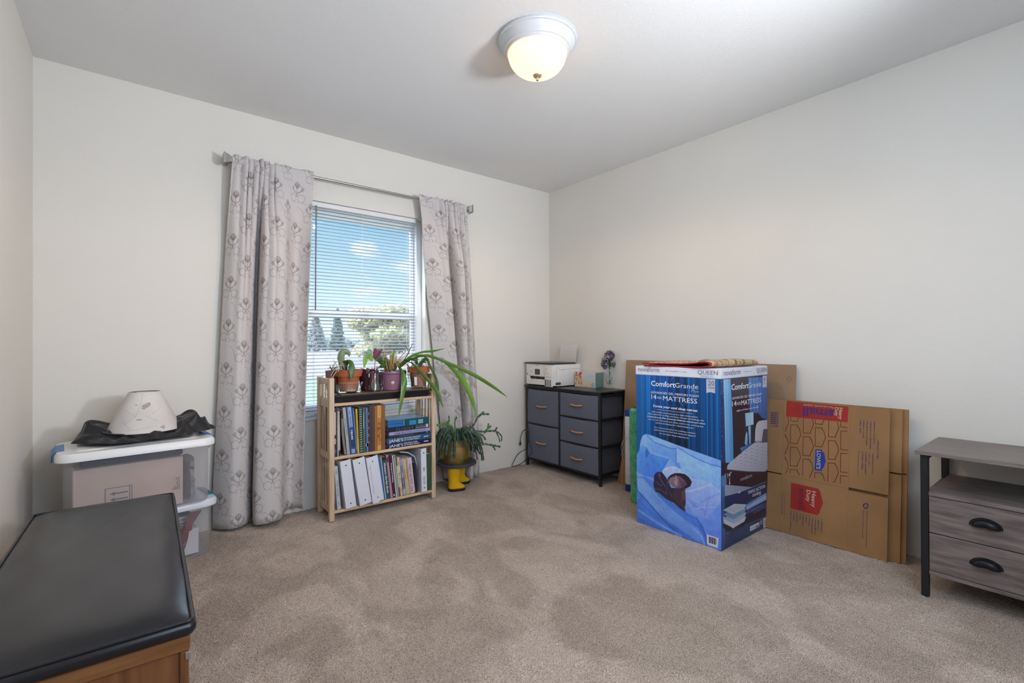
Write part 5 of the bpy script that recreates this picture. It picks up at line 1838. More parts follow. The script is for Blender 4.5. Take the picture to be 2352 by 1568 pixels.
# arching strap-leaved plant in the gap behind the mauve pot
ps = thing('strap_plant', 'long arching strap-leaved plant trailing past the end of the bookshelf', 'plant', (1.440, 3.02, TZ))
MB().lathe(pot_profile(0.034, 0.042, 0.12), (1.440, 3.03, TZ), 32, cap=False).build('pot', mat('brown_pot', '#5c3a2c', rough=0.6, var=0.1), ps, smooth=35)
MB().lathe([(0.0, 0.004), (0.036, 0.0)], (1.440, 3.03, TZ + 0.104), 20, cap=False).build('soil', M_soil, ps)
B0 = [(1.438, 3.03, 0.845), (1.425, 3.0, 0.885)]
SL = [([(1.412, 2.97, 0.904), (1.381, 2.95, 0.929), (1.352, 2.915, 0.934), (1.354, 2.88, 0.912), (1.372, 2.855, 0.861), (1.382, 2.845, 0.794), (1.358, 2.84, 0.675), (1.337, 2.84, 0.585)], [0.008, 0.010, 0.011, 0.013, 0.016, 0.021, 0.014, 0.0], M_leaf_s),
      ([(1.406, 2.97, 0.907), (1.429, 2.94, 0.939), (1.454, 2.9, 0.928), (1.499, 2.87, 0.876), (1.567, 2.84, 0.793), (1.624, 2.83, 0.708), (1.661, 2.83, 0.613)], [0.008, 0.010, 0.012, 0.015, 0.016, 0.013, 0.0], M_leaf_s),
      ([(1.412, 2.97, 0.904), (1.49, 2.96, 0.964), (1.564, 2.95, 0.973), (1.653, 2.94, 0.955), (1.779, 2.92, 0.906), (1.974, 2.9, 0.815), (2.138, 2.88, 0.717), (2.248, 2.87, 0.644)], [0.008, 0.011, 0.012, 0.013, 0.015, 0.019, 0.014, 0.0], M_leaf_s2),
      ([(1.49, 2.975, 0.950), (1.60, 2.97, 0.975), (1.716, 2.97, 0.941), (1.785, 2.96, 0.898), (1.886, 2.94, 0.789), (1.963, 2.93, 0.642), (2.007, 2.93, 0.495)], [0.006, 0.010, 0.012, 0.015, 0.024, 0.016, 0.0], M_leaf_s2),
      ([(1.412, 2.97, 0.904), (1.492, 2.985, 0.966), (1.591, 2.99, 0.993), (1.687, 2.99, 1.001), (1.773, 2.99, 1.022)], [0.008, 0.012, 0.016, 0.015, 0.0], M_leaf_s2),
      ([(1.412, 2.97, 0.904), (1.491, 2.93, 0.953), (1.547, 2.88, 0.966), (1.578, 2.86, 0.902), (1.609, 2.85, 0.837), (1.632, 2.85, 0.762), (1.640, 2.85, 0.601)], [0.007, 0.009, 0.009, 0.009, 0.009, 0.008, 0.0], M_leaf_d),
      ([(1.426, 2.98, 0.912), (1.471, 2.98, 0.979), (1.494, 2.98, 1.023), (1.514, 2.98, 1.068)], [0.006, 0.007, 0.005, 0.0], M_leaf_d),
      ([(1.42, 2.98, 0.905), (1.46, 2.955, 0.945), (1.505, 2.94, 0.940), (1.53, 2.93, 0.92)], [0.006, 0.009, 0.008, 0.0], M_leaf_d),
      ([(1.42, 2.97, 0.90), (1.435, 2.93, 0.920), (1.445, 2.90, 0.885), (1.44, 2.885, 0.85)], [0.006, 0.012, 0.012, 0.004], mat('browning_leaf', '#a5682f', rough=0.6, var=0.2)),
      ([(1.415, 2.97, 0.90), (1.43, 2.94, 0.935), (1.47, 2.92, 0.955), (1.53, 2.91, 0.945)], [0.006, 0.011, 0.010, 0.0], M_leaf_s)]
for pts, wd_, m_ in SL:
    leaf(ps, B0 + pts if pts[0][0] < 1.45 else pts, [0.006, 0.007] + wd_ if pts[0][0] < 1.45 else wd_, m_, up=(0, 0.55, 0.9), fold=0.3)
leaf(ps, B0 + [(1.44, 2.985, 0.925), (1.49, 2.975, 0.950)], [0.006, 0.007, 0.007, 0.007], M_leaf_s2, up=(0, 0.55, 0.9), fold=0.3)
rt = MB()
rt.tube([(1.52, 3.0, 0.90), (1.504, 3.0, 0.972), (1.465, 3.0, 1.044)], [0.0025, 0.002, 0.0022], 6)
rt.build('dry_flower_stem', mat('dark_dry_stem', '#5a4032', rough=0.9), ps, smooth=180)

# ------------------------------------------------------------------ boot stool with the brass pot
SXc, SYc = 1.862, 2.985
bt = thing('boot_stool', 'round slate-grey stool standing on two yellow rain boots', 'stool', (SXc, SYc, 0))
M_slate = mat('slate_grey_paint', '#3a4048', rough=0.5, var=0.15, vscale=20)
M_yel = mat('yellow_rubber', '#e0ac00', rough=0.28, var=0.04, spec=0.6)
M_sole = mat('navy_rubber_sole', '#1c1d2a', rough=0.6)
ZS = 0.178
MB().lathe([(0.0, 0.0), (0.140, 0.0), (0.146, 0.004), (0.146, 0.013), (0.141, 0.018), (0.0, 0.018)], (SXc, SYc, ZS), 64, cap=False).build('stool_top', M_slate, bt, smooth=35)


def boot(cx, cy, rz_):
    m_ = Matrix.Translation((cx, cy, 0)) @ Matrix.Rotation(rz_, 4, 'Z')
    b_ = MB(m_)
    # cross-sections: z, heel reach, toe reach, half width, toe half width
    S = [(0.012, 0.040, 0.078, 0.030, 0.031), (0.022, 0.041, 0.079, 0.031, 0.032), (0.034, 0.041, 0.074, 0.031, 0.030), (0.044, 0.040, 0.058, 0.031, 0.027),
         (0.056, 0.039, 0.044, 0.031, 0.024), (0.075, 0.039, 0.040, 0.032, 0.026), (0.11, 0.042, 0.043, 0.036, 0.03), (0.15, 0.046, 0.047, 0.041, 0.034), (0.1775, 0.049, 0.050, 0.044, 0.037)]

    def ring_(z, hl, toe, hw, tw):
        out = []
        for k in range(28):
            a = 2 * PI * k / 28
            cxx, sy = math.cos(a), math.sin(a)
            ex = (toe if cxx > 0 else hl) * (abs(cxx) ** 0.85) * (1 if cxx > 0 else -1)
            wd_ = hw if cxx <= 0 else hw + (tw - hw) * cxx
            out.append((ex, wd_ * (abs(sy) ** 0.85) * (1 if sy > 0 else -1), z))
        return out
    b_.loft([ring_(*s) for s in S])
    o = b_.build('boot', M_yel, bt, smooth=180)
    s_ = MB(m_)
    s_.loft([ring_(0.0, 0.041, 0.079, 0.031, 0.032), ring_(0.004, 0.043, 0.082, 0.033, 0.034), ring_(0.014, 0.0435, 0.083, 0.0335, 0.0345), ring_(0.0185, 0.0425, 0.081, 0.0325, 0.0335)])
    s_.build('sole', M_sole, o, smooth=30)
    return o


boot(1.815, 2.945, -0.42)
boot(1.935, 3.060, -0.30)
MB().box(1.875, 1.879, 3.048, 3.056, 0.105, 0.118, 0.001).build('red_badge', mat('dark_red_badge', '#7d2320', rough=0.5), bt)

bc = thing('brass_planter', 'hammered brass planter with a ribbed rim on the boot stool', 'planter', (1.855, 2.985, ZS + 0.018))
M_brass = mat('aged_brass', '#c4ab70', rough=0.34, metal=0.8, col2='#96803f', vscale=7, bump=0.35, bscale=55)
MB().lathe([(0.0, 0.0), (0.098, 0.0), (0.1005, 0.004), (0.100, 0.12), (0.103, 0.122), (0.103, 0.127), (0.1005, 0.129), (0.1005, 0.136), (0.1035, 0.138), (0.1035, 0.143), (0.101, 0.145), (0.101, 0.156), (0.1045, 0.160), (0.1045, 0.167), (0.101, 0.169), (0.097, 0.167), (0.096, 0.15), (0.0, 0.148)], (1.855, 2.985, ZS + 0.0185), 56, cap=False).build('planter', M_brass, bc, smooth=35)
MB().lathe([(0.0, 0.008), (0.096, 0.0)], (1.855, 2.985, ZS + 0.168), 24, cap=False).build('soil', M_soil, bc)
cx_ = thing('cactus_plant', 'drooping grey-green holiday cactus growing in the brass planter', 'plant', (1.855, 2.985, ZS + 0.17))
M_cact = mat('cactus_segment', '#3d5145', rough=0.5, col2='#53685a', vscale=20)
M_cact_b = mat('bright_cactus_segment', '#4d8a34', rough=0.45, col2='#3f7030', vscale=20)


def seg_chain(pts, m, w_=0.0125, seglen=0.038):
    P = cat_rom(pts, 8)
    L_ = np.r_[0, np.cumsum([(P[i + 1] - P[i]).length for i in range(len(P) - 1)])]
    n = max(2, int(round(L_[-1] / seglen)))
    arr = np.array([tuple(p) for p in P])
    ss_ = np.linspace(0, L_[-1], n + 1)
    pos = np.stack([np.interp(ss_, L_, arr[:, k]) for k in range(3)], -1)
    mb_ = MB()
    side = None
    for i in range(n):
        a, b_ = Vector(pos[i]), Vector(pos[i + 1])
        d = (b_ - a)
        l = d.length
        d.normalize()
        s = d.cross(Vector((0.5, -0.75, 0.35)))
        s.normalize()
        nn = s.cross(d) * 0.0016
        out = [(0, 0.25), (0.22, 0.75), (0.42, 0.8), (0.62, 1.0), (0.85, 0.95), (1.02, 0.45)]
        pts_ = [a + d * l * t + s * w_ * q for t, q in out] + [a + d * l * t - s * w_ * q for t, q in reversed(out)]
        mb_.prism([p - nn for p in pts_], nn * 2)
    return mb_.build('stem', m, cx_)


r = random.Random(77)
C0 = Vector((1.855, 2.985, ZS + 0.175))
for k in range(62):
    a = 2 * PI * k / 62 + r.uniform(-0.1, 0.1)
    up_ = r.uniform(0.02, 0.09)
    out_ = r.uniform(0.10, 0.19)
    drop = r.uniform(-0.02, 0.16)
    if math.sin(a) > 0.3:
        out_ *= 0.62
    if math.cos(a) < -0.6:
        out_ = min(out_, 0.15)
    if abs(math.cos(a)) < 0.45 and math.sin(a) < 0:
        drop = min(drop, 0.03)
        out_ *= 0.75
    ca, sa = math.cos(a), math.sin(a)
    s0 = C0 + Vector((0.05 * ca, 0.05 * sa, 0))
    pts = [s0, s0 + Vector((out_ * 0.45 * ca, out_ * 0.45 * sa, up_)), s0 + Vector((out_ * 0.85 * ca, out_ * 0.85 * sa, up_ * 0.6 - drop * 0.35)), s0 + Vector((out_ * ca, out_ * sa, up_ * 0.2 - drop))]
    seg_chain(pts, M_cact)
for pts in ([C0 + Vector((0.04, 0, 0)), (1.93, 2.98, 0.40), (2.00, 2.97, 0.44), (2.04, 2.97, 0.50), (2.10, 2.97, 0.535)], [(2.04, 2.97, 0.50), (2.07, 2.965, 0.52), (2.14, 2.96, 0.515)],
            [C0 + Vector((0.05, -0.01, 0)), (1.98, 2.96, 0.40), (2.08, 2.95, 0.39), (2.18, 2.94, 0.385), (2.24, 2.935, 0.34), (2.235, 2.93, 0.30)], [(2.18, 2.94, 0.385), (2.20, 2.94, 0.41)], [(2.19, 2.94, 0.375), (2.215, 2.935, 0.33), (2.22, 2.93, 0.295)],
            [C0 + Vector((0.05, -0.02, 0)), (1.98, 2.95, 0.36), (2.05, 2.93, 0.31), (2.12, 2.92, 0.29), (2.21, 2.91, 0.265)], [(2.14, 2.92, 0.283), (2.165, 2.915, 0.245)],
            [C0 + Vector((0.04, -0.02, 0)), (1.97, 2.94, 0.33), (2.02, 2.93, 0.25), (2.06, 2.92, 0.20)], [C0 + Vector((0.04, -0.03, 0)), (1.95, 2.92, 0.33), (1.985, 2.91, 0.25), (1.99, 2.905, 0.20)]):
    seg_chain(pts, M_cact, 0.009)
for pts in ([C0 + Vector((-0.02, 0, 0)), (1.83, 2.985, 0.43), (1.785, 2.98, 0.475), (1.73, 2.975, 0.48), (1.69, 2.97, 0.478)], [(1.785, 2.98, 0.475), (1.80, 2.98, 0.51), (1.795, 2.98, 0.535)], [C0 + Vector((0, 0, 0)), (1.85, 2.985, 0.44), (1.845, 2.98, 0.49), (1.862, 2.98, 0.52)],
            [C0 + Vector((-0.03, 0, 0)), (1.79, 2.98, 0.42), (1.76, 2.975, 0.46)], [(2.08, 2.945, 0.375), (2.11, 2.94, 0.41), (2.14, 2.935, 0.43)], [(2.11, 2.94, 0.41), (2.12, 2.94, 0.45)]):
    seg_chain(pts, M_cact_b, 0.010)

# ------------------------------------------------------------------ fabric dresser in the corner
DX0, DX1, DY0, DY1 = 2.690, 2.990, 2.330, 3.175
dr = thing('fabric_dresser', 'black-framed dresser with five charcoal fabric drawers in the room corner', 'dresser', (2.85, 2.75, 0))
M_dtop = mat('black_woodgrain_top', '#23232a', rough=0.3, col2='#1a1a20', vscale=5, stretch=(14, 1.5, 14), spec=0.6)


def fabric_mat(name, c1, c2):
    m = bpy.data.materials.new(name)
    m.use_nodes = True
    t = m.node_tree
    b = t.nodes['Principled BSDF']
    b.inputs['Roughness'].default_value = 0.9
    b.inputs['Specular IOR Level'].default_value = 0.15
    tc = t.nodes.new('ShaderNodeTexCoord')
    prev = None
    for sc_ in ((1, 260, 1300), (1, 1300, 220)):
        mp = t.nodes.new('ShaderNodeMapping')
        mp.inputs['Scale'].default_value = sc_
        n = t.nodes.new('ShaderNodeTexNoise')
        n.inputs['Scale'].default_value = 1.0
        n.inputs['Detail'].default_value = 2
        t.links.new(tc.outputs['Object'], mp.inputs[0])
        t.links.new(mp.outputs[0], n.inputs['Vector'])
        if prev is None:
            prev = n.outputs['Fac']
        else:
            a = t.nodes.new('ShaderNodeMath')
            a.operation = 'ADD'
            t.links.new(prev, a.inputs[0])
            t.links.new(n.outputs['Fac'], a.inputs[1])
            prev = a.outputs[0]
    rp = t.nodes.new('ShaderNodeValToRGB')
    rp.color_ramp.elements[0].position = 0.80
    rp.color_ramp.elements[1].position = 1.2
    rp.color_ramp.elements[0].color = (*rgb(c1), 1)
    rp.color_ramp.elements[1].color = (*rgb(c2), 1)
    t.links.new(prev, rp.inputs[0])
    t.links.new(rp.outputs[0], b.inputs['Base Color'])
    MATS[name] = m
    return m


M_fab = fabric_mat('charcoal_linen', '#3a3d48', '#747887')
M_fab_s = mat('dark_felt', '#50525c', rough=0.95, var=0.1, vscale=8)
M_oakh = mat('copper_wood_handle', '#c98f63', rough=0.4, var=0.1, vscale=40)
MB().box(DX0 - 0.008, 3.004, DY0 - 0.010, DY1 + 0.015, 0.682, 0.695, 0.003).build('top', M_dtop, dr)
ps_ = 0.020
for xa in (DX0, DX1 - ps_):
    for ya in (DY0, DY1 - ps_):
        MB().box(xa, xa + ps_, ya, ya + ps_, 0.0, 0.681, 0.002).build('post', M_black_metal, dr)
for ya in (DY0 + 0.002, DY1 - ps_ + 0.002):
    for z in (0.078, 0.282, 0.484, 0.664):
        MB().box(DX0 + ps_, DX1 - ps_, ya, ya + 0.016, z - 0.009, z + 0.009, 0.002).build('side_rail', M_black_metal, dr)
for xa, za in ((DX0 + 0.002, 0.058), (DX1 - 0.016, 0.058), (DX0 + 0.002, 0.668)):
    MB().box(xa, xa + 0.014, DY0 + ps_, DY1 - ps_, za, za + 0.0125, 0.002).build('cross_rail', M_black_metal, dr)
MB().box(DX0, DX0 + 0.018, 2.750, 2.770, 0.0725, 0.667, 0.002).build('centre_post', M_black_metal, dr)
for z in (0.278, 0.478):
    MB().box(DX0 + 0.004, DX0 + 0.016, DY0 + ps_, 2.7495, z - 0.005, z + 0.004).build('drawer_rail', M_black_metal, dr)
MB().box(DX0 + 0.004, DX0 + 0.016, 2.7705, DY1 - ps_, 0.366, 0.374).build('drawer_rail', M_black_metal, dr)


def drawer(ya, yb, za, zb, hy0, hy1, hz):
    d = MB()
    n = 12
    P = []
    for i in range(n + 1):
        row = []
        for j in range(n + 1):
            u, v = i / n, j / n
            bl_ = 0.006 * (4 * u * (1 - u)) ** 0.5 * (4 * v * (1 - v)) ** 0.5
            row.append((DX0 + 0.001 - bl_, ya + (yb - ya) * u, za + (zb - za) * v - 0.004 * math.sin(PI * u) * (1 if j == n else 0)))
        P.append(row)
    d.grid(P)
    # body behind the front
    x0, x1 = DX0 + 0.001, DX1 - 0.012
    a = [(x0, ya, za), (x0, yb, za), (x0, yb, zb), (x0, ya, zb)]
    b_ = [(x1, ya, za), (x1, yb, za), (x1, yb, zb - 0.004), (x1, ya, zb - 0.004)]
    o = d.build('drawer', M_fab, dr, smooth=40)
    bo = MB()
    bo.loft([a, b_], cap=False)
    bo.poly(b_)
    bo.build('drawer_body', M_fab_s, o)
    h = MB()
    pts = []
    for k in range(13):
        q = k / 12
        pts.append((DX0 - 0.010 - 0.014 * math.sin(PI * q) ** 0.6, hy0 + (hy1 - hy0) * q, hz + 0.002 * math.cos(2 * PI * q)))
    h.tube(pts, [0.0045] + [0.0065] * 11 + [0.0045], 10)
    for yy_ in (hy0 + 0.006, hy1 - 0.006):
        h.tube([(DX0 - 0.016, yy_, hz), (DX0 - 0.001, yy_, hz)], 0.004, 8)
    h.build('handle', M_oakh, o, smooth=50)
    return o


drawer(2.353, 2.748, 0.484, 0.664, 2.497, 2.622, 0.577)
drawer(2.353, 2.748, 0.284, 0.471, 2.492, 2.617, 0.372)
drawer(2.353, 2.748, 0.074, 0.271, 2.497, 2.624, 0.166)
drawer(2.772, 3.152, 0.376, 0.664, 2.898, 3.026, 0.526)
drawer(2.772, 3.152, 0.074, 0.364, 2.905, 3.034, 0.219)

# printer
PX0, PX1, PY0, PY1, PZ0, PZ1 = 2.684, 2.998, 2.812, 3.160, 0.6955, 0.8805
prn = thing('printer', 'white ink-tank printer with a dark scanner lid on the corner dresser', 'printer', (2.85, 2.98, PZ0))
M_prw = mat('printer_white', '#ece9e4', rough=0.35, var=0.01)
M_prd = mat('printer_black', '#1d1c20', rough=0.3)
M_prg = mat('printer_grey', '#4b4f57', rough=0.3)
pm = MB()
# front face has a slot, so the body is built around it
sz0, sz1, sy0, sy1 = 0.752, 0.776, 2.920, 3.128
pm.box(PX0 + 0.03, PX1, PY0, PY1, PZ0 + 0.006, PZ1, 0.006, seg=2)
pm.box(PX0, PX0 + 0.034, PY0 + 0.0, PY1, sz1, PZ1, 0.004, seg=2)
pm.box(PX0, PX0 + 0.034, PY0 + 0.0, PY1, PZ0 + 0.010, sz0, 0.005, seg=2)
pm.box(PX0, PX0 + 0.034, sy1, PY1, sz0 - 0.004, sz1 + 0.004, 0.001)
pm.box(PX0, PX0 + 0.034, PY0, sy0, sz0 - 0.004, sz1 + 0.004, 0.001)
pm.build('body', M_prw, prn, smooth=40)
MB().box(PX0 + 0.024, PX0 + 0.031, sy0 - 0.002, sy1 + 0.002, sz0 - 0.002, sz1 + 0.002).build('output_slot', M_prd, prn)
MB().box(PX0 + 0.012, PX0 + 0.03, 3.045, 3.062, sz0, sz0 + 0.014, 0.002).build('paper_stop', M_prg, prn)
MB().box(PX0 - 0.0015, PX0 + 0.001, 2.985, 3.045, 0.792, 0.838, 0.002).build('display', M_prd, prn)
MB().box(PX0 - 0.0022, PX0, 2.998, 3.032, 0.799, 0.829).build('screen', mat('display_glass', '#55565c', rough=0.15), prn)
MB().box(PX0 - 0.010, PX0 + 0.001, 2.822, 2.917, PZ0 + 0.002, PZ1 - 0.006, 0.006, seg=2).build('ink_tank_cover', M_prw, prn, smooth=40)
for (u0, u1) in ((2.898, 2.914), (2.880, 2.889), (2.862, 2.871), (2.844, 2.853)):
    MB().box(PX0 - 0.0115, PX0 - 0.009, u0 - 0.004, u1 - 0.004, 0.7035, 0.7555, 0.001).build('ink_window', M_prg, prn)
pb = MB()
pb.lathe([(0.0, 0.0), (0.0055, 0.0), (0.0055, 0.0015), (0.0, 0.0015)], (0, 0, 0), 18)
pb.bm.transform(Matrix.Translation((PX0 - 0.0003, 3.092, 0.818)) @ Matrix.Rotation(-PI / 2, 4, 'Y'))
pb.build('power_button', mat('button_grey', '#b4b2b0', rough=0.4), prn)
MB().box(PX0 - 0.001, PX0 + 0.001, 3.142, 3.151, 0.788, 0.797).build('usb_port', M_prd, prn)
MB().box(PX0 - 0.0006, PX0 + 0.0005, PY0 + 0.106, PY1 - 0.03, 0.736, 0.7372).build('tray_seam', M_prg, prn)
LFT = (0, -1, 0)
text('EPSON', (PX0 - 0.0001, 3.038, 0.866), LFT, UPV, M_ink_grey, prn, width=0.036)
text('ET', (PX0 - 0.0101, 2.897, 0.836), LFT, UPV, mat('dark_red_ink', '#7a3038', rough=0.6), prn, width=0.016)
text('EcoTank', (PX0 - 0.0101, 2.898, 0.804), LFT, UPV, M_ink_grey, prn, width=0.032)
for k in range(4):
    MB().box(PX0 - 0.0107, PX0 - 0.0098, 2.893 - 0.018 * k, 2.898 - 0.018 * k, 0.774, 0.780).build('tank_mark', M_ink_grey, prn)
# lid
lm = MB()
lm.box(PX0 - 0.010, PX1 - 0.055, PY0 - 0.002, PY1 + 0.018, PZ1 + 0.001, PZ1 + 0.014, 0.005, seg=2)
lm.build('scanner_lid', mat('dark_brown_black', '#3a3537', rough=0.3), prn, smooth=40)
# side details
sd = MB()
for a, b_ in (((2.735, 0.868), (2.742, 0.838)), ((2.742, 0.838), (2.992, 0.842))):
    sd.ribbon([(a[0], PY0 - 0.0006, a[1]), (b_[0], PY0 - 0.0006, b_[1])], 0.0014, (0, -1, 0))
sd.build('panel_seam', M_prg, prn)
MB().box(2.765, 2.805, PY0 - 0.0012, PY0 + 0.001, 0.835, 0.8395, 0.001).build('lid_catch', mat('catch_grey', '#a3a1a0', rough=0.4), prn)
ow = MB()
ow.prism([(2.730 + 0.030 * math.copysign(abs(math.cos(a)) ** 0.6, math.cos(a)), PY0 - 0.0012, 0.724 + 0.011 * math.copysign(abs(math.sin(a)) ** 0.6, math.sin(a))) for a in np.linspace(0, 2 * PI, 25)[:-1]], (0, 0.002, 0))
ow.build('ink_level_window', M_prg, prn)
MB().box(2.828, 2.892, PY0 - 0.001, PY0 + 0.02, PZ0 + 0.0002, PZ0 + 0.009, 0.001).build('foot', M_prd, prn)
for (xa, ya) in ((2.70, 2.83), (2.70, 3.13), (2.97, 2.83), (2.97, 3.13)):
    MB().box(xa - 0.008, xa + 0.008, ya - 0.008, ya + 0.008, PZ0 + 0.0001, PZ0 + 0.0065).build('rubber_foot', M_prd, prn)
pp2 = MB()
ptop = []
for k in range(9):
    q = k / 8
    ptop.append([(2.935 + 0.035 * q ** 2 - 0.012 * q, y, 0.875 + 0.165 * q) for y in np.linspace(2.805, 3.005, 5)])
pp2.grid(ptop)
pp2.grid([[(x + 0.0012, y, z) for x, y, z in r_] for r_ in ptop])
shp = pp2.build('paper_sheet', mat('copy_paper', '#d8d2d0', rough=0.8), smooth=180)
tag(shp, 'white paper sheets standing in the rear feed of the printer', 'paper')
recenter(shp)

# power cord
pc_ = thing('power_cord', 'black power cord with a plug dangling down the corner dresser', 'cord', (2.66, 3.12, 0))
CP = [(2.676, 3.080, 0.702), (2.664, 3.100, 0.690), (2.662, 3.115, 0.640), (2.664, 3.124, 0.56), (2.664, 3.124, 0.45), (2.664, 3.121, 0.36), (2.664, 3.105, 0.315), (2.660, 3.097, 0.262), (2.655, 3.075, 0.196), (2.650, 3.050, 0.142), (2.650, 3.083, 0.100), (2.645, 3.115, 0.066), (2.630, 3.15, 0.030),
      (2.59, 3.178, 0.008), (2.545, 3.188, 0.006), (2.560, 3.190, 0.035), (2.595, 3.188, 0.085), (2.625, 3.165, 0.122), (2.645, 3.125, 0.150), (2.655, 3.106, 0.20), (2.660, 3.108, 0.265), (2.662, 3.118, 0.303), (2.655, 3.140, 0.312), (2.645, 3.165, 0.292), (2.638, 3.182, 0.245), (2.636, 3.186, 0.212)]
MB().tube(cat_rom(CP, 6), 0.0030, 7).build('cable', mat('black_cable', '#121216', rough=0.45), pc_, smooth=180)
MB().lathe([(0.0, 0.030), (0.004, 0.030), (0.0055, 0.016), (0.009, 0.012), (0.010, 0.0), (0.008, -0.004), (0.0, -0.004)], (2.636, 3.186, 0.182), 12, cap=False).build('plug', M_prd, pc_, smooth=40)
pg = MB()
for dy in (-0.004, 0.004):
    pg.box(2.6355, 2.6365, 3.186 + dy - 0.0025, 3.186 + dy + 0.0025, 0.163, 0.179)
pg.build('prongs', M_chrome, pc_)

# tissue box
TX0, TX1, TY0, TY1, TB0, TB1 = 2.908, 3.003, 2.568, 2.795, 0.6955, 0.816
tb = thing('tissue_box', 'tissue box with orange leaves and a teal end on the dresser', 'tissue box', (2.955, 2.68, TB0))
tp = Paint(460, 244, '#d6d2cf')
tp.poly([(0, 0), (460, 0), (460, 244), (0, 244)], '#d9d5d6', 1, 1, '#e0d2b4', 90, mapped=True)
tp.poly([(210, 0), (460, 0), (460, 170), (250, 150)], '#d2d6dc', 60, 0.7, mapped=True)
r = random.Random(4)


def tleaf(cx, cy, L_, w_, ang, c, hollow=False):
    ca, sa = math.cos(ang), math.sin(ang)
    pts = []
    for s in (1, -1):
        for q in (np.linspace(0, 1, 8) if s > 0 else np.linspace(1, 0, 8)):
            x_, y_ = (q - 0.5) * L_, s * w_ / 2 * math.sin(PI * q) ** 0.8
            pts.append((cx + x_ * ca - y_ * sa, cy + x_ * sa + y_ * ca))
    tp.poly(pts, c, 1.5, 1, mapped=True)
    if hollow:
        tp.poly([(cx + (a - cx) * 0.55, cy + (b_ - cy) * 0.55) for a, b_ in pts], '#e0d9cb', 1.5, 1, mapped=True)


for cx, cy, L_, w_, ang, c, hl in ((40, 20, 60, 34, 0.2, '#c46a30', 0), (125, 30, 100, 56, -0.5, '#c75f2b', 0), (50, 60, 62, 34, 0.5, '#c4622c', 0), (5, 60, 50, 30, 1.5, '#c56a35', 0), (128, 80, 84, 34, 0.5, '#c76429', 0), (30, 110, 60, 34, 1.0, '#c06f35', 0),
                                   (84, 122, 74, 48, 1.2, '#c77a35', 1), (140, 132, 56, 34, 0.8, '#ca7a36', 1), (38, 140, 60, 26, 1.7, '#c98545', 0), (96, 185, 66, 34, 1.0, '#cf8a3c', 0), (152, 185, 70, 36, 1.1, '#cf8a3c', 0), (22, 195, 56, 26, 1.4, '#b77d48', 0)):
    tleaf(cx, cy, L_, w_, ang, c, hl)
tp.poly([(404 + 34 * math.cos(a), 200 + 34 * math.sin(a)) for a in np.linspace(0, 2 * PI, 30)[:-1]], '#86b8dd', 1.5, mapped=True)
tp.line([(388, 196), (420, 192)], 4, '#dfe8ef', mapped=True)
tp.line([(392, 208), (416, 205)], 4, '#dfe8ef', mapped=True)
for k in range(5):
    tp.line([(300 + 22 * math.cos(a + k) + k * 22, 70 + 18 * math.sin(a + k)) for a in np.linspace(0, 4, 10)], 3, '#c6c8d2', 0.7, mapped=True)
M_tissue = img_mat('tissue_box_front', tp.a, rough=0.45)
MB().box(TX0, TX1, TY0, TY1, TB0, TB1, 0.001).build('carton', mat('tissue_top', '#d7d3cf', rough=0.5), tb)
MB().quad_uv([(TX0 - 0.0004, TY1, TB0), (TX0 - 0.0004, TY0, TB0), (TX0 - 0.0004, TY0, TB1), (TX0 - 0.0004, TY1, TB1)]).build('printed_front', M_tissue, tb)
MB().quad_uv([(TX0, TY0 - 0.0004, TB0), (TX1, TY0 - 0.0004, TB0), (TX1, TY0 - 0.0004, TB1), (TX0, TY0 - 0.0004, TB1)]).build('printed_end', mat('teal_print', '#7d9c95', rough=0.5, col2='#6d8f88', vscale=90), tb)
MB().box(TX0 + 0.001, TX1 - 0.001, TY0 - 0.0010, TY0 - 0.0003, 0.752, 0.7532).build('end_flap_line', mat('teal_print_dark', '#58776f', rough=0.6), tb)

# vase with dried flowers
VX, VY = 2.955, 2.462
va = thing('glass_vase', 'slim clear glass bud vase on the corner dresser', 'vase', (VX, VY, 0.6955))
MB().lathe([(0.0, 0.0), (0.030, 0.0), (0.031, 0.003), (0.012, 0.010), (0.009, 0.020), (0.020, 0.034), (0.026, 0.055), (0.023, 0.080), (0.014, 0.105), (0.012, 0.130), (0.015, 0.150), (0.013, 0.150), (0.0105, 0.130), (0.012, 0.105), (0.021, 0.080), (0.0235, 0.055), (0.017, 0.036), (0.0, 0.030)], (VX, VY, 0.6957), 36, cap=False).build('vase', M_thin_glass, va, smooth=60)
fl = thing('dried_flowers', 'bunch of dried purple hydrangea with dusty leaves in the bud vase', 'flowers', (VX, VY, 0.74))
for dx, dy, zt in ((0.0, 0.0, 0.93), (0.006, -0.012, 0.90), (-0.006, 0.02, 0.88)):
    MB().tube(cat_rom([(VX - dx * 0.5, VY - dy * 0.3, 0.735), (VX, VY, 0.84), (VX + dx, VY + dy, zt)], 5), 0.0018, 6).build('stem', M_stem, fl, smooth=180)
M_pur = mat('dried_purple_petals', '#55406e', rough=0.8, col2='#3d2c52', vscale=120)
M_lav = mat('dusty_lavender_petals', '#6d6480', rough=0.85, col2='#54506c', vscale=120)
M_dleaf = mat('dusty_grey_leaf', '#4b5a4a', rough=0.85, col2='#7b8a80', vscale=60)
r = random.Random(9)


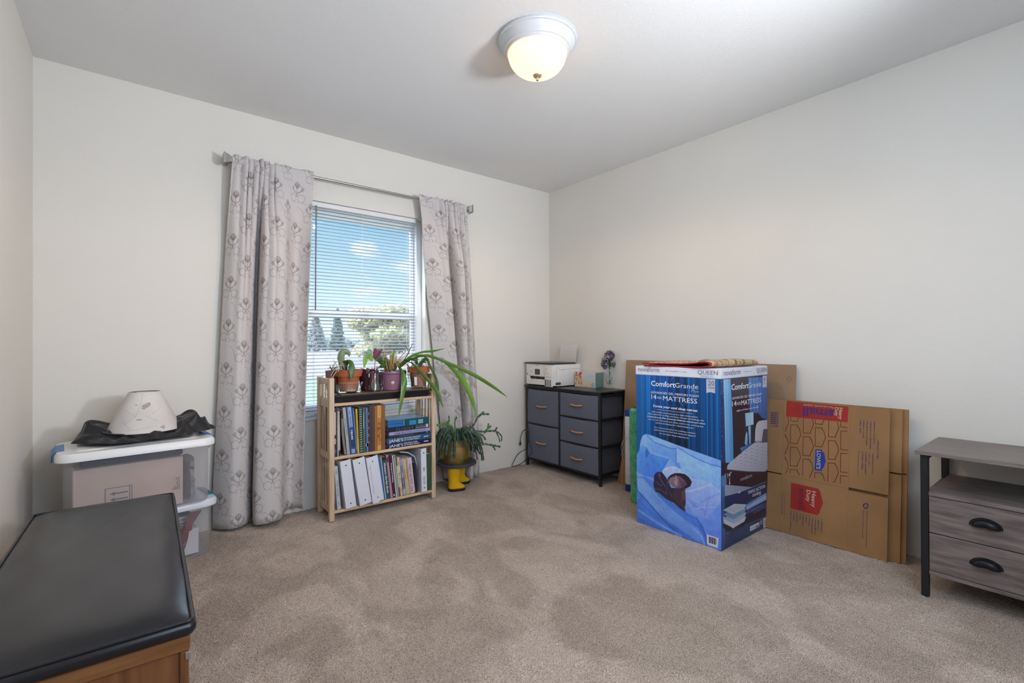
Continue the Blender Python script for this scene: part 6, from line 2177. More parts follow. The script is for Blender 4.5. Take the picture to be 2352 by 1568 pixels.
def flower_head(c, R_, n, m):
    mb_ = MB()
    for _ in range(n):
        d = Vector((r.gauss(0, 1), r.gauss(0, 1), r.gauss(0, 1))).normalized()
        p = Vector(c) + Vector((d.x * R_[0], d.y * R_[1], d.z * R_[2])) * r.uniform(0.75, 1.05)
        a = d.orthogonal().normalized()
        b_ = d.cross(a)
        s = 0.0075
        for q in range(4):
            t0 = q * PI / 2 + r.uniform(0, 1)
            e1 = a * math.cos(t0) + b_ * math.sin(t0)
            e2 = a * math.cos(t0 + 0.8) + b_ * math.sin(t0 + 0.8)
            mb_.poly([p, p + e1 * s + d * 0.002, p + (e1 + e2) * s * 0.8 + d * 0.004, p + e2 * s + d * 0.002])
    mb_.build('flower_head', m, fl)


flower_head((VX - 0.002, VY - 0.002, 0.955), (0.034, 0.042, 0.040), 110, M_pur)
flower_head((VX - 0.02, VY + 0.040, 0.915), (0.020, 0.018, 0.022), 36, M_lav)
flower_head((VX - 0.02, VY + 0.050, 0.885), (0.017, 0.014, 0.016), 26, M_lav)
flower_head((VX - 0.022, VY + 0.030, 0.865), (0.015, 0.013, 0.016), 24, M_lav)
flower_head((VX - 0.012, VY - 0.052, 0.89), (0.014, 0.012, 0.014), 20, M_lav)
for k in range(13):
    a = k * 2.4
    c0 = Vector((VX, VY, 0.86 + 0.004 * k))
    c1 = c0 + Vector((0.035 * math.cos(a) - 0.01, 0.058 * math.sin(a), 0.02 - 0.03 * (k % 3) / 2))
    leaf(fl, [c0, (c0 + c1) / 2 + Vector((0, 0, 0.012)), c1], [0.003, 0.014, 0.002], M_dleaf, th=0.001)

# ------------------------------------------------------------------ wrapping rolls behind the mattress carton
wr = thing('plastic_wrap_roll', 'white stretch-wrap roll with blue end caps beside the dresser', 'roll', (2.80, 2.15, 0))
M_blue_cap = mat('blue_end_cap', '#1f3fa0', rough=0.35)
M_wrap = mat('stretch_wrap_white', '#e2e3ea', rough=0.2, col2='#cfd2dd', vscale=20, bump=0.3, bscale=14, spec=0.7)
MB().lathe([(0.0, 0.0), (0.033, 0.0), (0.034, 0.002), (0.034, 0.045), (0.030, 0.046)], (2.80, 2.15, 0), 28).build('end_cap', M_blue_cap, wr, smooth=40)
MB().lathe([(0.0335, 0.0465), (0.0355, 0.050), (0.0355, 0.33), (0.0348, 0.332), (0.0355, 0.334), (0.0355, 0.525), (0.033, 0.529)], (2.80, 2.15, 0), 28).build('film', M_wrap, wr, smooth=40)
MB().lathe([(0.033, 0.530), (0.0345, 0.531), (0.0345, 0.575), (0.031, 0.578), (0.0, 0.578)], (2.80, 2.15, 0), 28).build('end_cap', M_blue_cap, wr, smooth=40)
tl_ = MB()
tl_.tube(cat_rom([(2.778, 2.182, 0.36), (2.772, 2.196, 0.33), (2.776, 2.192, 0.29), (2.768, 2.200, 0.25), (2.776, 2.190, 0.20), (2.772, 2.196, 0.15), (2.768, 2.197, 0.08), (2.770, 2.193, 0.01)], 5), 0.0035, 6, flat=0.4)
tl_.tube(cat_rom([(2.776, 2.188, 0.36), (2.768, 2.204, 0.31), (2.774, 2.200, 0.27), (2.778, 2.190, 0.24)], 5), 0.003, 6, flat=0.4)
tl_.build('loose_film', mat('clear_film', '#c9ccd6', rough=0.15, alpha=0.8), wr, smooth=180)

bw_ = thing('bubble_wrap_roll', 'green bubble-wrap roll standing behind the blue mattress carton', 'roll', (2.646, 1.966, 0))
gm_ = MB()
P = []
nA, nZ = 96, 250
for i in range(nZ + 1):
    z = 0.002 + 0.618 * i / nZ
    row = []
    for j in range(nA + 1):
        a = 2 * PI * (j % nA) / nA
        R0 = 0.050 + 0.003 * math.sin(a * 2 + z * 7)
        if i > nZ - 8:
            R0 *= math.cos((i - nZ + 8) / 8 * 1.15) ** 0.5
        b_ = max(0, math.sin(a * 16 + (PI if int(z / 0.0125) % 2 else 0)) * abs(math.sin(z / 0.0125 * PI)))
        R_ = R0 + 0.0030 * b_ ** 0.5
        row.append((R_ * math.cos(a), R_ * math.sin(a), z))
    P.append(row)
gm_.grid(P)
gm_.poly([(0.020 * math.cos(a), 0.020 * math.sin(a), 0.6195) for a in np.linspace(0, 2 * PI, 25)[:-1]])
gm_.build('bubble_film', mat('green_bubble_film', '#46bd86', rough=0.14, col2='#2f9a6a', vscale=25, spec=0.9, coat=0.4), bw_, smooth=180, local=True)

# ------------------------------------------------------------------ cardboard against the right wall
DN = (0, 0, -1)


def sheet_thing(name, label, cat, x, tilt_deg, group=None):
    return thing(name, label, cat, (x, 0, 0), rot=(0, math.radians(tilt_deg), 0), group=group)


# the large plain sheet at the back
big = sheet_thing('cardboard_sheet', 'large plain cardboard sheet leaning on the wall behind the mattress carton', 'cardboard', 2.905, 4.6)
MB().box(0, 0.007, 1.118, 2.318, 0.0, 0.928, 0.001).build('sheet', M_card_b, big, local=True)
bp_ = MB()
for a, b_ in (((2.300, 0.545), (1.75, 0.545)), ((2.300, 0.545), (2.300, 0.36))):
    bp_.ribbon([(-0.0005, a[0], a[1]), (-0.0005, b_[0], b_[1])], 0.011, (-1, 0, 0))
bp_.build('printed_frame', mat('blue_print', '#3b3a78', rough=0.8), big, local=True)
bp_ = MB()
rg_c = [(-0.0005, 1.153 + 0.014 * math.cos(a), 0.845 + 0.014 * math.sin(a)) for a in np.linspace(0, 2 * PI, 17)]
bp_.ribbon(rg_c, 0.002, (-1, 0, 0))
bp_.ribbon([(-0.0005, 1.160, 0.845), (-0.0005, 1.146, 0.845)], 0.002, (-1, 0, 0))
for a, b_ in (((2.235, 0.80), (2.205, 0.80)), ((2.205, 0.80), (2.205, 0.77)), ((2.205, 0.77), (2.235, 0.77)), ((2.235, 0.77), (2.235, 0.80)), ((2.262, 0.905), (2.205, 0.905))):
    bp_.ribbon([(-0.0005, a[0], a[1]), (-0.0005, b_[0], b_[1])], 0.002, (-1, 0, 0))
bp_.build('printed_mark', mat('brown_print', '#7a5c44', rough=0.9), big, local=True)
sb = sheet_thing('cardboard_scrap', 'small cardboard piece leaning beside the stretch-wrap roll', 'cardboard', 2.868, 3.0)
MB().prism([(0, 2.222, 0.0), (0, 2.318, 0.0), (0, 2.285, 0.202), (0, 2.222, 0.200)], (0.006, 0, 0)).build('sheet', M_card, sb, local=True)


def flat_box(label, x, tilt_deg, y0, y1, h, slots, front=0.0, thick=0.007, nm='flattened_box'):
    t = sheet_thing(nm, label, 'cardboard box', x, tilt_deg, group='flattened moving boxes leaning on the wall')
    ys0, ys1 = y0, y1
    sl, sr = slots            # left slot (y from, z, half) and right slot (y to, z, half)
    out = [(0, y0, 0.0), (0, y1, 0.0)]
    if sl:
        out += [(0, y1, sl[1] - sl[2]), (0, sl[0], sl[1] - sl[2]), (0, sl[0], sl[1] + sl[2]), (0, y1, sl[1] + sl[2])]
    out += [(0, y1, h), (0, y0, h)]
    if sr:
        out += [(0, y0, sr[1] + sr[2]), (0, sr[0], sr[1] + sr[2]), (0, sr[0], sr[1] - sr[2]), (0, y0, sr[1] - sr[2])]
    m = MB()
    m.prism(out, (0.0045, 0, 0))
    m.build('front_panel', M_card, t, local=True)
    m = MB()
    m.prism([(0.005, y_, min(z_, h - 0.001)) for _, y_, z_ in out], (0.0045, 0, 0))
    m.build('back_panel', M_card, t, local=True)
    return t


FB = flat_box('front flattened moving box with red bands, printed house outlines and a blue house logo', 2.830, 5.93, 0.6685, 1.283, 0.727, ((1.153, 0.3135, 0.0035), (0.8325, 0.3065, 0.0075)))
FB2 = flat_box('flattened moving box directly behind the printed front one', 2.853, 5.93, 0.6245, 1.245, 0.727, (None, (0.80, 0.418, 0.004)))
FB3 = flat_box('rearmost flattened moving box, darkest edge beside the bare wall', 2.868, 5.93, 0.605, 1.225, 0.729, (None, (0.79, 0.418, 0.004)))
FB4 = flat_box('plain flattened moving box between the rearmost one and the wall', 2.883, 5.93, 0.612, 1.235, 0.722, (None, None))
Hs = homog([(103, 183), (1060, 130), (1020, 1535), (60, 1230)], [(1.1405, 0.6397), (0.6702, 0.722), (0.6742, -0.0057), (1.1431, 0.011)])


def S(x, y, off=-0.0005):
    q = Hs @ np.array([x, y, 1.0])
    return (off, q[0] / q[2], q[1] / q[2])


def SW(x, y):
    return tuple(ROOTM[FB.name] @ Vector(S(x, y, 0)))


R3 = ROOTM[FB.name].to_3x3()
f_down, f_right, f_up = R3 @ Vector((0, 0, -1)), Vector((0, -1, 0)), R3 @ Vector((0, 0, 1))
M_red = mat('red_print', '#a52a22', rough=0.75, var=0.06, vscale=30)
M_pur_p = mat('violet_print', '#4b2c6e', rough=0.8)
M_pur_d = mat('violet_on_red_print', '#6c2342', rough=0.8)
M_brn_p = mat('rust_print', '#8a3f1c', rough=0.85)
M_blu_p = mat('logo_blue_print', '#1f3f9a', rough=0.7)
M_lt_p = mat('pale_print', '#c9b6a2', rough=0.8)
M_vio_p = mat('violet_small_print', '#43366a', rough=0.85)
m = MB()
m.poly([S(*p) for p in ((108, 41), (680, 95), (670, 240), (103, 183))])
m.build('red_band', M_red, FB, local=True)
m = MB()
m.poly([S(*p) for p in ((148, 795), (405, 853), (408, 870), (418, 872), (420, 893), (445, 985), (413, 1065), (412, 1080), (400, 1083), (398, 1097), (143, 1033))])
m.build('red_house_print', M_red, FB, local=True)
m = MB()
m.poly([S(x, y, -0.0007) for x, y in ((375, 487), (437, 492), (438, 512), (452, 515), (470, 598), (448, 660), (435, 668), (432, 690), (366, 678))])
m.build('blue_house_logo', M_blu_p, FB, local=True)


def dims(x0, y0, x1, y1):
    a, b_ = S(x0, y0), S(x1, y1)
    return math.hypot(a[1] - b_[1], a[2] - b_[2])


def vtext(s, x, y0, y1, cap_px, m, dx=0.0, offset=0.0, lift=0.0011):
    return text(s, SW(x, y0), f_down, f_right, m, FB, width=dims(x, y0, x + dx, y1), height=dims(x, y0, x + cap_px, y0), offset=offset, lift=lift)


vtext('Heavy', 593, 104, 212, 36, M_lt_p, offset=0.015)
vtext('Duty', 555, 100, 180, 34, M_lt_p, offset=0.015)
vtext('16" X 12" X 12"', 222, 70, 168, 12, M_pur_d)
vtext('1.5 CU FT', 195, 72, 138, 12, M_pur_d)
text('small', SW(545, 128), -f_right, -f_up, M_pur_p, FB, width=dims(545, 128, 258, 105), height=dims(545, 118, 545, 198), offset=0.03, lift=0.0011)
text('Para uso pesado, pequeña', SW(540, 95), -f_right, -f_up, M_lt_p, FB, width=dims(540, 95, 262, 72), lift=0.0011)
vtext('Heavy', 343, 872, 1020, 36, M_lt_p, dx=-6, offset=0.015)
vtext('Duty', 294, 862, 968, 34, M_lt_p, dx=-4, offset=0.015)
vtext('small', 228, 840, 1035, 52, mat('violet_red_print', '#7c2030', rough=0.8), dx=-4, offset=0.03)
vtext('Para uso pesado, pequeña', 205, 838, 1015, 8, M_pur_d, dx=-4)
vtext('16" X 12" X 12"  1.5 CU FT', 183, 832, 1005, 8, M_pur_d, dx=-4)
vtext("LOWE'S", 388, 500, 668, 38, M_lt_p, dx=-6, offset=0.01)
bul = [('o Bedroom / Dormitorio', 915, 228, 440), ('o Family Room / Sala familiar', 882, 225, 490), ('o Dining Room / Comedor', 848, 220, 455), ('o Kitchen / Cocina', 816, 215, 385), ('o Bath / Baño', 786, 212, 340),
       ('o Basement / Sótano', 900, 520, 718), ('o Attic / Ático', 869, 516, 642), ('o Laundry / Lavandería', 837, 512, 722), ('o Garage / Garaje', 806, 507, 672), ('o', 775, 503, 516), ('o FRAGILE / Frágil', 948, 404, 572)]
for s_, x_, y0_, y1_ in bul:
    vtext(s_, x_, y0_, y1_, 12, M_vio_p, dx=-4, offset=0.012)
m = MB()
m.ribbon([S(771, 520), S(765, 735)], 0.0014, (-1, 0, 0))
m.build('write_on_line', M_vio_p, FB, local=True)
low = ['FRAGILE', 'Bedroom', 'Family Room', 'Dining Room', 'Kitchen', 'Bath', 'Basement', 'Attic', 'Laundry', 'Garage', 'A Lot of Extras']
lens_ = [105, 95, 145, 140, 78, 55, 100, 45, 78, 68, 165]
for k, (s_, l_) in enumerate(zip(low, lens_)):
    x_ = 428 - 28.3 * k
    y0_ = 1130 - 7.8 * k
    vtext('o ' + s_, x_, y0_, y0_ + l_ + 18, 11, M_vio_p, dx=-3, offset=0.012)
vtext('Feels awesome to be all unpacked.', 848, 1056, 1385, 11, M_vio_p, dx=-10)
vtext('Feels even better to recycle.', 812, 1050, 1310, 11, M_vio_p, dx=-8)
vtext('For moving tips and tools visit', 92, 880, 1130, 6, M_vio_p, dx=-6)
vtext('Lowes.com/Moving', 68, 872, 1085, 11, M_vio_p, dx=-5)
# recycling arrows
m = MB()
for k in range(3):
    a0 = k * 2 * PI / 3 + 0.5
    pts = []
    for q in np.linspace(0.1, 1.45, 5):
        pts.append(S(838 + 21 * math.cos(a0 + q), 1010 + 22 * math.sin(a0 + q)))
    m.ribbon(pts, 0.0048, (-1, 0, 0))
    e_ = a0 + 1.45
    m.poly([S(838 + 12 * math.cos(e_), 1010 + 12 * math.sin(e_)), S(838 + 31 * math.cos(e_), 1010 + 31 * math.sin(e_)), S(838 + 22 * math.cos(e_ + 0.5), 1010 + 22 * math.sin(e_ + 0.5))])
m.build('recycling_mark', M_vio_p, FB, local=True)
# rows of house outlines
m = MB()


def clip_poly(pts, closed):
    """keep only the pieces between the band and the fold"""
    segs = []
    P_ = pts + ([pts[0]] if closed else [])
    for a, b_ in zip(P_[:-1], P_[1:]):
        n_ = 10
        for k in range(n_):
            q0, q1 = k / n_, (k + 1) / n_
            p, q = (a[0] + (b_[0] - a[0]) * q0, a[1] + (b_[1] - a[1]) * q0), (a[0] + (b_[0] - a[0]) * q1, a[1] + (b_[1] - a[1]) * q1)
            my, mx_ = (p[1] + q[1]) / 2, (p[0] + q[0]) / 2
            top = 186 + (mx_ - 103) * 0.098
            bot_ = 705 + (mx_ - 90) * 0.19
            if top < my < bot_ and 88 < mx_ < 668 and not (360 < mx_ < 474 and 484 < my < 692):
                segs.append((p, q))
    return segs


house = [(0, 0), (64, 5), (65, 22), (77, 29), (94, 95), (66, 158), (61, 178), (-3, 172)]
cols = [(36, 145, 2), (148, 54, 3), (264, 165, 2), (376, 82, 3), (497, 200, 2), (612, 112, 3)]
for x0, y0, nn in cols:
    for k in range(-1, 4):
        yy0 = y0 + 207 * k - 1.0
        pts = [(x0 + a - 2.5 * k, yy0 + b_) for a, b_ in house]
        for p, q in clip_poly(pts, True):
            m.ribbon([S(*p), S(*q)], 0.0034, (-1, 0, 0))
m.build('printed_house_outlines', M_brn_p, FB, local=True, kind='stuff')
# pressed fold lines
m = MB()
m.ribbon([(-0.0002, 0.8325, 0.3065), (-0.0002, 1.153, 0.3135)], 0.003, (-1, 0, 0))
m.ribbon([(-0.0002, 0.8325, 0.727), (-0.0002, 0.8325, 0.32)], 0.0022, (-1, 0, 0))
m.ribbon([(-0.0002, 1.153, 0.727), (-0.0002, 1.153, 0.32)], 0.0022, (-1, 0, 0))
m.ribbon([(-0.0002, 0.8325, 0.295), (-0.0002, 0.8325, 0.0)], 0.0018, (-1, 0, 0))
m.ribbon([(-0.0002, 1.153, 0.305), (-0.0002, 1.153, 0.0)], 0.0022, (-1, 0, 0))
m.build('fold_line', mat('pressed_fold', '#8f6a44', rough=0.9), FB, local=True)
# label of the left flap
m = MB()
for a, b_ in (((1.222, 0.655), (1.185, 0.655)), ((1.185, 0.655), (1.185, 0.575)), ((1.222, 0.575), (1.185, 0.575))):
    m.ribbon([(-0.0005, a[0], a[1]), (-0.0005, b_[0], b_[1])], 0.0035, (-1, 0, 0))
for k in range(6):
    m.ribbon([(-0.0005, 1.222, 0.645 - 0.011 * k), (-0.0005, 1.192, 0.645 - 0.011 * k)], 0.006, (-1, 0, 0))
m.build('flap_print', mat('dark_violet_print', '#4a3a5e', rough=0.85), FB, local=True)

# ------------------------------------------------------------------ mattress carton
CX0, CX1, CY0, CY1, CH = 2.337, 2.860, 1.228, 1.746, 0.920
LIDZ = 0.868
cb = thing('mattress_carton', 'tall blue mattress carton with a white lid band standing on the carpet', 'box', ((CX0 + CX1) / 2, (CY0 + CY1) / 2, 0))
M_carton_w = mat('carton_white', '#e6e8f6', rough=0.35, var=0.03, vscale=6)
MB().box(CX0, CX1, CY0, CY1, 0.0, CH - 0.004, 0.002).build('carton', mat('carton_blue', '#2a4a94', rough=0.4, var=0.05), cb)
MB().box(CX0 - 0.003, CX1 + 0.003, CY0 - 0.003, CY1 + 0.003, LIDZ, CH, 0.004, seg=2).build('lid_band', M_carton_w, cb)



def brighten(a, g=1.5):
    l = np.where(a <= 0.04045, a / 12.92, ((np.clip(a, 0, 1) + 0.055) / 1.055) ** 2.4) * g
    l = l / (1 + 0.25 * l)
    return np.where(l <= 0.0031308, l * 12.92, 1.055 * np.clip(l, 0, 1) ** (1 / 2.4) - 0.055)


# print of the front face, painted from reference points of the face
W1, H1 = 720, 1190
zf = lambda x, y: (1440 + x / 3.268, 800 + y / 3.268)
za_ = lambda x, y: (1460 + x / 5.227, 980 + y / 5.227)
Hf = homog([(1467, 862), (1654, 874.4), (1658.5, 1264.5), (1468, 1193)], [(0, 0), (W1, 0), (W1, H1), (0, H1)])
p = Paint(W1, H1, '#0a4f9e', Hf)
X_ = np.linspace(0, 1, W1)[None, :]
Y_ = np.linspace(0, 1, H1)[:, None]
rg = np.random.default_rng(12)


def stripes(n, seed, sm):
    r_ = np.random.default_rng(seed).normal(0, 1, n)
    k = np.ones(sm) / sm
    return np.convolve(r_, k, 'same') * math.sqrt(sm)


s_ = 0.55 * stripes(W1, 3, 5) + 0.8 * stripes(W1, 4, 19)
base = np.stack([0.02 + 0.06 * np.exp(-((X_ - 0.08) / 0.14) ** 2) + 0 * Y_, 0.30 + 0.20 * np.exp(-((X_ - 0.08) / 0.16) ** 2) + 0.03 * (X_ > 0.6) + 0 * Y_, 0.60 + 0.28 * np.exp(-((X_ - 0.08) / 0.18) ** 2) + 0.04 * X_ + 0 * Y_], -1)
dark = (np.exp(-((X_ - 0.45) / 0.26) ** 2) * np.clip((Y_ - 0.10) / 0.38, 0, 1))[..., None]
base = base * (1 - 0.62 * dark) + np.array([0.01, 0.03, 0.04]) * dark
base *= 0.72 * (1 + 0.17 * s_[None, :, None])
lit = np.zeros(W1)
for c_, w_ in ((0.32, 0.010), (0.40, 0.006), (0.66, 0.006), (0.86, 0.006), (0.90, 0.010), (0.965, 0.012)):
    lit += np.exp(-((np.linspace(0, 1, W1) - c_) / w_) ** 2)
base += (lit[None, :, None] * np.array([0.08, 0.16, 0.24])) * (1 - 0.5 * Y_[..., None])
p.a = np.clip(base, 0, 1)


def pa(pts, *a, **k):
    p.poly([za_(*q) for q in pts], *a, **k)


def la(pts, w_, *a, **k):
    p.line([za_(*q) for q in pts], w_, *a, **k)


pa([(38, 330), (75, 270), (85, 160), (110, 98), (150, 80), (220, 100), (520, 218), (1022, 405), (1030, 1500), (30, 1150)], '#6f97de', 2, 1, '#4a6fc4', 75)
pa([(158, 95), (240, 175), (420, 250), (500, 262), (500, 470), (420, 360), (250, 300), (160, 215)], '#5e90e6', 2, 1, '#4d7bd6', 60)
la([(160, 95), (240, 175), (420, 248), (498, 258)], 6, '#274a9c', 0.8, 3)
pa([(498, 270), (520, 246), (600, 300), (760, 392), (900, 450), (1022, 482), (1022, 772), (900, 682), (640, 570), (540, 510), (498, 470)], '#7aa4ec', 2, 1, '#5f8ae0', 70)
la([(520, 246), (600, 300), (760, 392), (900, 450), (1022, 482)], 7, '#2f55a8', 0.8, 3)
la([(498, 262), (500, 470)], 7, '#2d52ac', 0.7, 3)
pa([(500, 430), (530, 420), (560, 500), (520, 490)], '#355cb8', 4, 0.7)
r = random.Random(6)
for _ in range(330):
    x, y = r.uniform(510, 1010), r.uniform(300, 740)
    if y > 300 + (x - 520) * 0.38 + 20 and y < 480 + (x - 500) * 0.52:
        a = r.uniform(0.6, 2.4)
        la([(x, y), (x + 14 * math.cos(a), y + 14 * math.sin(a))], 2.2, r.choice(['#a3c0f5', '#4870c8', '#8fb2f2']), 0.5, 1.6)
for _ in range(110):
    x, y = r.uniform(170, 490), r.uniform(150, 420)
    if 130 + (x - 160) * 0.36 < y < 220 + (x - 160) * 0.6:
        la([(x, y), (x + 12, y + r.uniform(-8, 8))], 2.2, r.choice(['#86aef2', '#3f6cc8']), 0.5, 1.6)
pa([(36, 330), (70, 280), (95, 210), (150, 230), (190, 305), (300, 340), (415, 372), (400, 410), (350, 480), (300, 560), (235, 602), (130, 570), (36, 520)], '#4f86e2', 3, 1, '#3468d0', 60)
pa([(150, 230), (190, 305), (175, 330), (150, 370), (140, 300)], '#23499e', 6, 0.7)
la([(190, 305), (300, 340), (415, 372)], 5, '#86acf0', 0.6, 3)
la([(415, 372), (350, 480), (300, 560), (240, 602)], 8, '#234a9c', 0.55, 5)
pa([(335, 525), (370, 485), (420, 465), (490, 470), (560, 515), (660, 590), (720, 620), (720, 680), (640, 650), (400, 600), (350, 570)], '#9ab4ee', 3, 1, '#6f90dc', 60)
for k in range(15):
    x = 355 + k * 19
    la([(x, 478 + abs(k - 5) * 7), (x + 8, 540 + k * 4)], 3.2, '#4466b4', 0.55, 2.2)
    la([(x + 9, 478 + abs(k - 5) * 7), (x + 17, 540 + k * 4)], 3, '#c4d4f8', 0.5, 2)
pa([(605, 745), (640, 700), (720, 610), (800, 630), (910, 670), (1022, 775), (1022, 905), (920, 1035), (850, 1105), (700, 1030), (612, 900)], '#7f9ae6', 4, 1, '#6079d2', 90)
for pts, c_, w_ in (([(620, 770), (760, 740), (900, 690)], '#a6b8f2', 10), ([(800, 900), (860, 860), (1000, 800)], '#5468b8', 9), ([(640, 860), (720, 940), (850, 1010)], '#5368bc', 9), ([(690, 980), (800, 960), (960, 960)], '#93a6ea', 8),
                    ([(830, 1100), (840, 1010), (870, 900)], '#4a5fb0', 7), ([(650, 800), (700, 870), (760, 900)], '#96a9ee', 7)):
    la(pts, w_, c_, 0.6, 7)
# bed sheet and blanket
pa([(600, 1020), (700, 1032), (850, 1105), (920, 1035), (1025, 905), (1035, 1340), (1030, 1500), (860, 1425), (780, 1140)], '#5a7fdc', 3, 1, '#4a6bcc', 90)
pa([(34, 560), (70, 590), (130, 575), (235, 640), (290, 740), (400, 860), (500, 940), (610, 1018), (740, 1080), (800, 1180), (850, 1300), (862, 1425), (30, 1130)], '#3f6fd0', 2, 1, '#3558b0', 80)
pa([(40, 600), (110, 600), (180, 680), (300, 820), (430, 960), (600, 1100), (760, 1210), (830, 1330), (858, 1425), (700, 1330), (520, 1200), (330, 1060), (200, 920), (60, 760)], '#6f97de', 6, 0.8, '#4b74c8', 70)
for pts, c_, w_, al in (([(40, 740), (160, 870), (330, 1080), (470, 1220)], '#213f8e', 12, 0.75), ([(240, 660), (330, 800), (500, 945), (700, 1085)], '#284aa0', 10, 0.6), ([(60, 980), (200, 1080), (400, 1210), (560, 1300)], '#84a2dc', 20, 0.4),
                        ([(60, 860), (150, 960), (300, 1080)], '#2c4a98', 16, 0.4), ([(740, 1090), (810, 1200), (850, 1320), (858, 1420)], '#1c3a8c', 8, 0.8), ([(700, 1200), (790, 1300), (830, 1400)], '#86a8e8', 10, 0.5),
                        ([(50, 1080), (200, 1150), (420, 1250)], '#2a4690', 18, 0.35)):
    la(pts, w_, c_, al, 8)
for _ in range(300):
    q = r.uniform(0, 1)
    x = 60 + 780 * q + r.uniform(-50, 50)
    y = 640 + 760 * q + r.uniform(-70, 90)
    a = r.uniform(0, 3)
    la([(x, y), (x + 13 * math.cos(a), y + 13 * math.sin(a))], 2, r.choice(['#8fb0ee', '#3a5cb0']), 0.4, 1.6)
# soft rumples over the bedding
bed = Paint(W1, H1, (0, 0, 0), Hf)
bed.poly([za_(*q) for q in [(38, 330), (110, 98), (150, 80), (220, 100), (520, 218), (1022, 405), (1030, 1500), (30, 1150)]], (1, 1, 1), 6)
mk = bed.a[..., :1]
rum = np.zeros((H1, W1))
for k, (c0, c1, am) in enumerate(((9, 6, 0.05), (22, 14, 0.05), (60, 40, 0.045), (150, 100, 0.05))):
    n_ = smooth_noise(H1, W1, c0, c1, 60 + k)
    rum += am * (n_ if k < 1 else (1 - 2 * np.abs(np.tanh(n_))))
p.a = np.clip(p.a * (1 + 0.75 * rum[..., None] * mk) * (1 + 0.16 * mk), 0, 1)
# the sleeper
pa([(245, 560), (280, 528), (330, 530), (362, 570), (380, 600), (410, 650), (440, 720), (600, 735), (612, 900), (600, 960), (610, 1012), (540, 965), (470, 900), (380, 850), (300, 780), (255, 760), (235, 690)], '#26213c', 3, 1, '#2c2233', 60)
for pts, c_, w_ in (([(290, 560), (330, 640), (370, 700)], '#6e72a0', 6), ([(260, 640), (300, 680), (340, 690)], '#5c5f8c', 6), ([(250, 730), (320, 740), (390, 800)], '#4d5080', 7), ([(300, 540), (310, 580)], '#7a7ea8', 6), ([(390, 660), (395, 720), (380, 790)], '#555782', 5),
                    ([(540, 800), (560, 850), (530, 920)], '#5a5c86', 6), ([(530, 900), (580, 940), (606, 982)], '#6a6c94', 5), ([(420, 770), (450, 830)], '#4a4764', 8)):
    la(pts, w_, c_, 0.75, 4)
pa([(395, 650), (400, 605), (430, 570), (480, 548), (540, 548), (600, 560), (650, 600), (682, 655), (665, 705), (610, 735), (540, 735), (480, 690)], '#231a26', 4)
pa([(408, 650), (425, 605), (470, 585), (520, 580), (560, 600), (605, 640), (625, 680), (600, 712), (560, 732), (500, 725), (450, 700)], '#8a6c7c', 6, 1, '#4a3850', 30)
pa([(470, 640), (500, 612), (530, 615), (515, 650), (520, 690), (490, 705)], '#ab8d9a', 12, 0.75)
pa([(560, 650), (600, 655), (610, 690), (580, 720), (550, 700)], '#4c3a4e', 10, 0.7)
la([(528, 622), (545, 636), (552, 655)], 5, '#1f1622', 0.9, 2)
la([(520, 605), (550, 622)], 4, '#241a26', 0.7, 2)
la([(578, 690), (592, 700)], 4, '#221824', 0.8, 2)
la([(520, 668), (535, 700), (550, 706)], 5, '#8a7080', 0.6, 3)
la([(496, 688), (512, 706)], 6, '#8a5a66', 0.8, 2)
la([(490, 570), (500, 590), (492, 610)], 4, '#d5d5e2', 0.8, 2)
la([(395, 600), (408, 640), (404, 660)], 4, '#9a93b0', 0.7, 2)
pa([(470, 740), (540, 738), (600, 740), (608, 860), (560, 930), (500, 900), (450, 830)], '#3b2a36', 8, 0.9)
pa([(560, 760), (604, 750), (608, 860), (570, 880)], '#54404a', 8, 0.8)
# bar code label
pa([(858, 1286), (998, 1332), (990, 1452), (862, 1404)], '#c9cbe0', 1.4)
for k in range(17):
    x = 884 + k * 5.4
    la([(x, 1312 + (x - 884) * 0.33), (x + 1, 1384 + (x - 884) * 0.33)], [1.6, 3.4, 2.2, 1.4, 3.8][k * 7 % 5], '#20222c', 0.95, 1.0)
# scuffs of the tape on the lid corner
for pts in ([(1559, 850), (1550, 868), (1543, 876)], [(1535, 856), (1541, 851)], [(1552, 966), (1545, 985)], [(1553, 915), (1570, 933)], [(1600, 905), (1575, 930)]):
    p.line(pts, 2.2, '#c2d2ee', 0.55, 2)
p.noise(0.012, 1)
p.a = brighten(p.a)
M_front = img_mat('carton_front_print', p.a, rough=0.32, spec=0.5, coat=0.15)
MB().quad_uv([(CX0 - 0.0006, CY1, 0.0), (CX0 - 0.0006, CY0, 0.0), (CX0 - 0.0006, CY0, LIDZ), (CX0 - 0.0006, CY1, LIDZ)]).build('printed_front', M_front, cb)

# side face
W2, H2 = 640, 1060
zb_ = lambda x, y: (1620 + x / 6.275, 810 + y / 6.275)
zc_ = lambda x, y: (1640 + x / 5.057, 960 + y / 5.057)
Hs2 = homog([(1655, 874.4), (1760.7, 862), (1763, 1207), (1658.5, 1264.5)], [(0, 0), (W2, 0), (W2, H2), (0, H2)])
p = Paint(W2, H2, '#1b1c2c', Hs2)


def pb2(pts, *a, **k):
    p.poly([zb_(*q) for q in pts], *a, **k)


def pc2(pts, *a, **k):
    p.poly([zc_(*q) for q in pts], *a, **k)


def lb2(pts, w_, *a, **k):
    p.line([zb_(*q) for q in pts], w_, *a, **k)


def lc2(pts, w_, *a, **k):
    p.line([zc_(*q) for q in pts], w_, *a, **k)


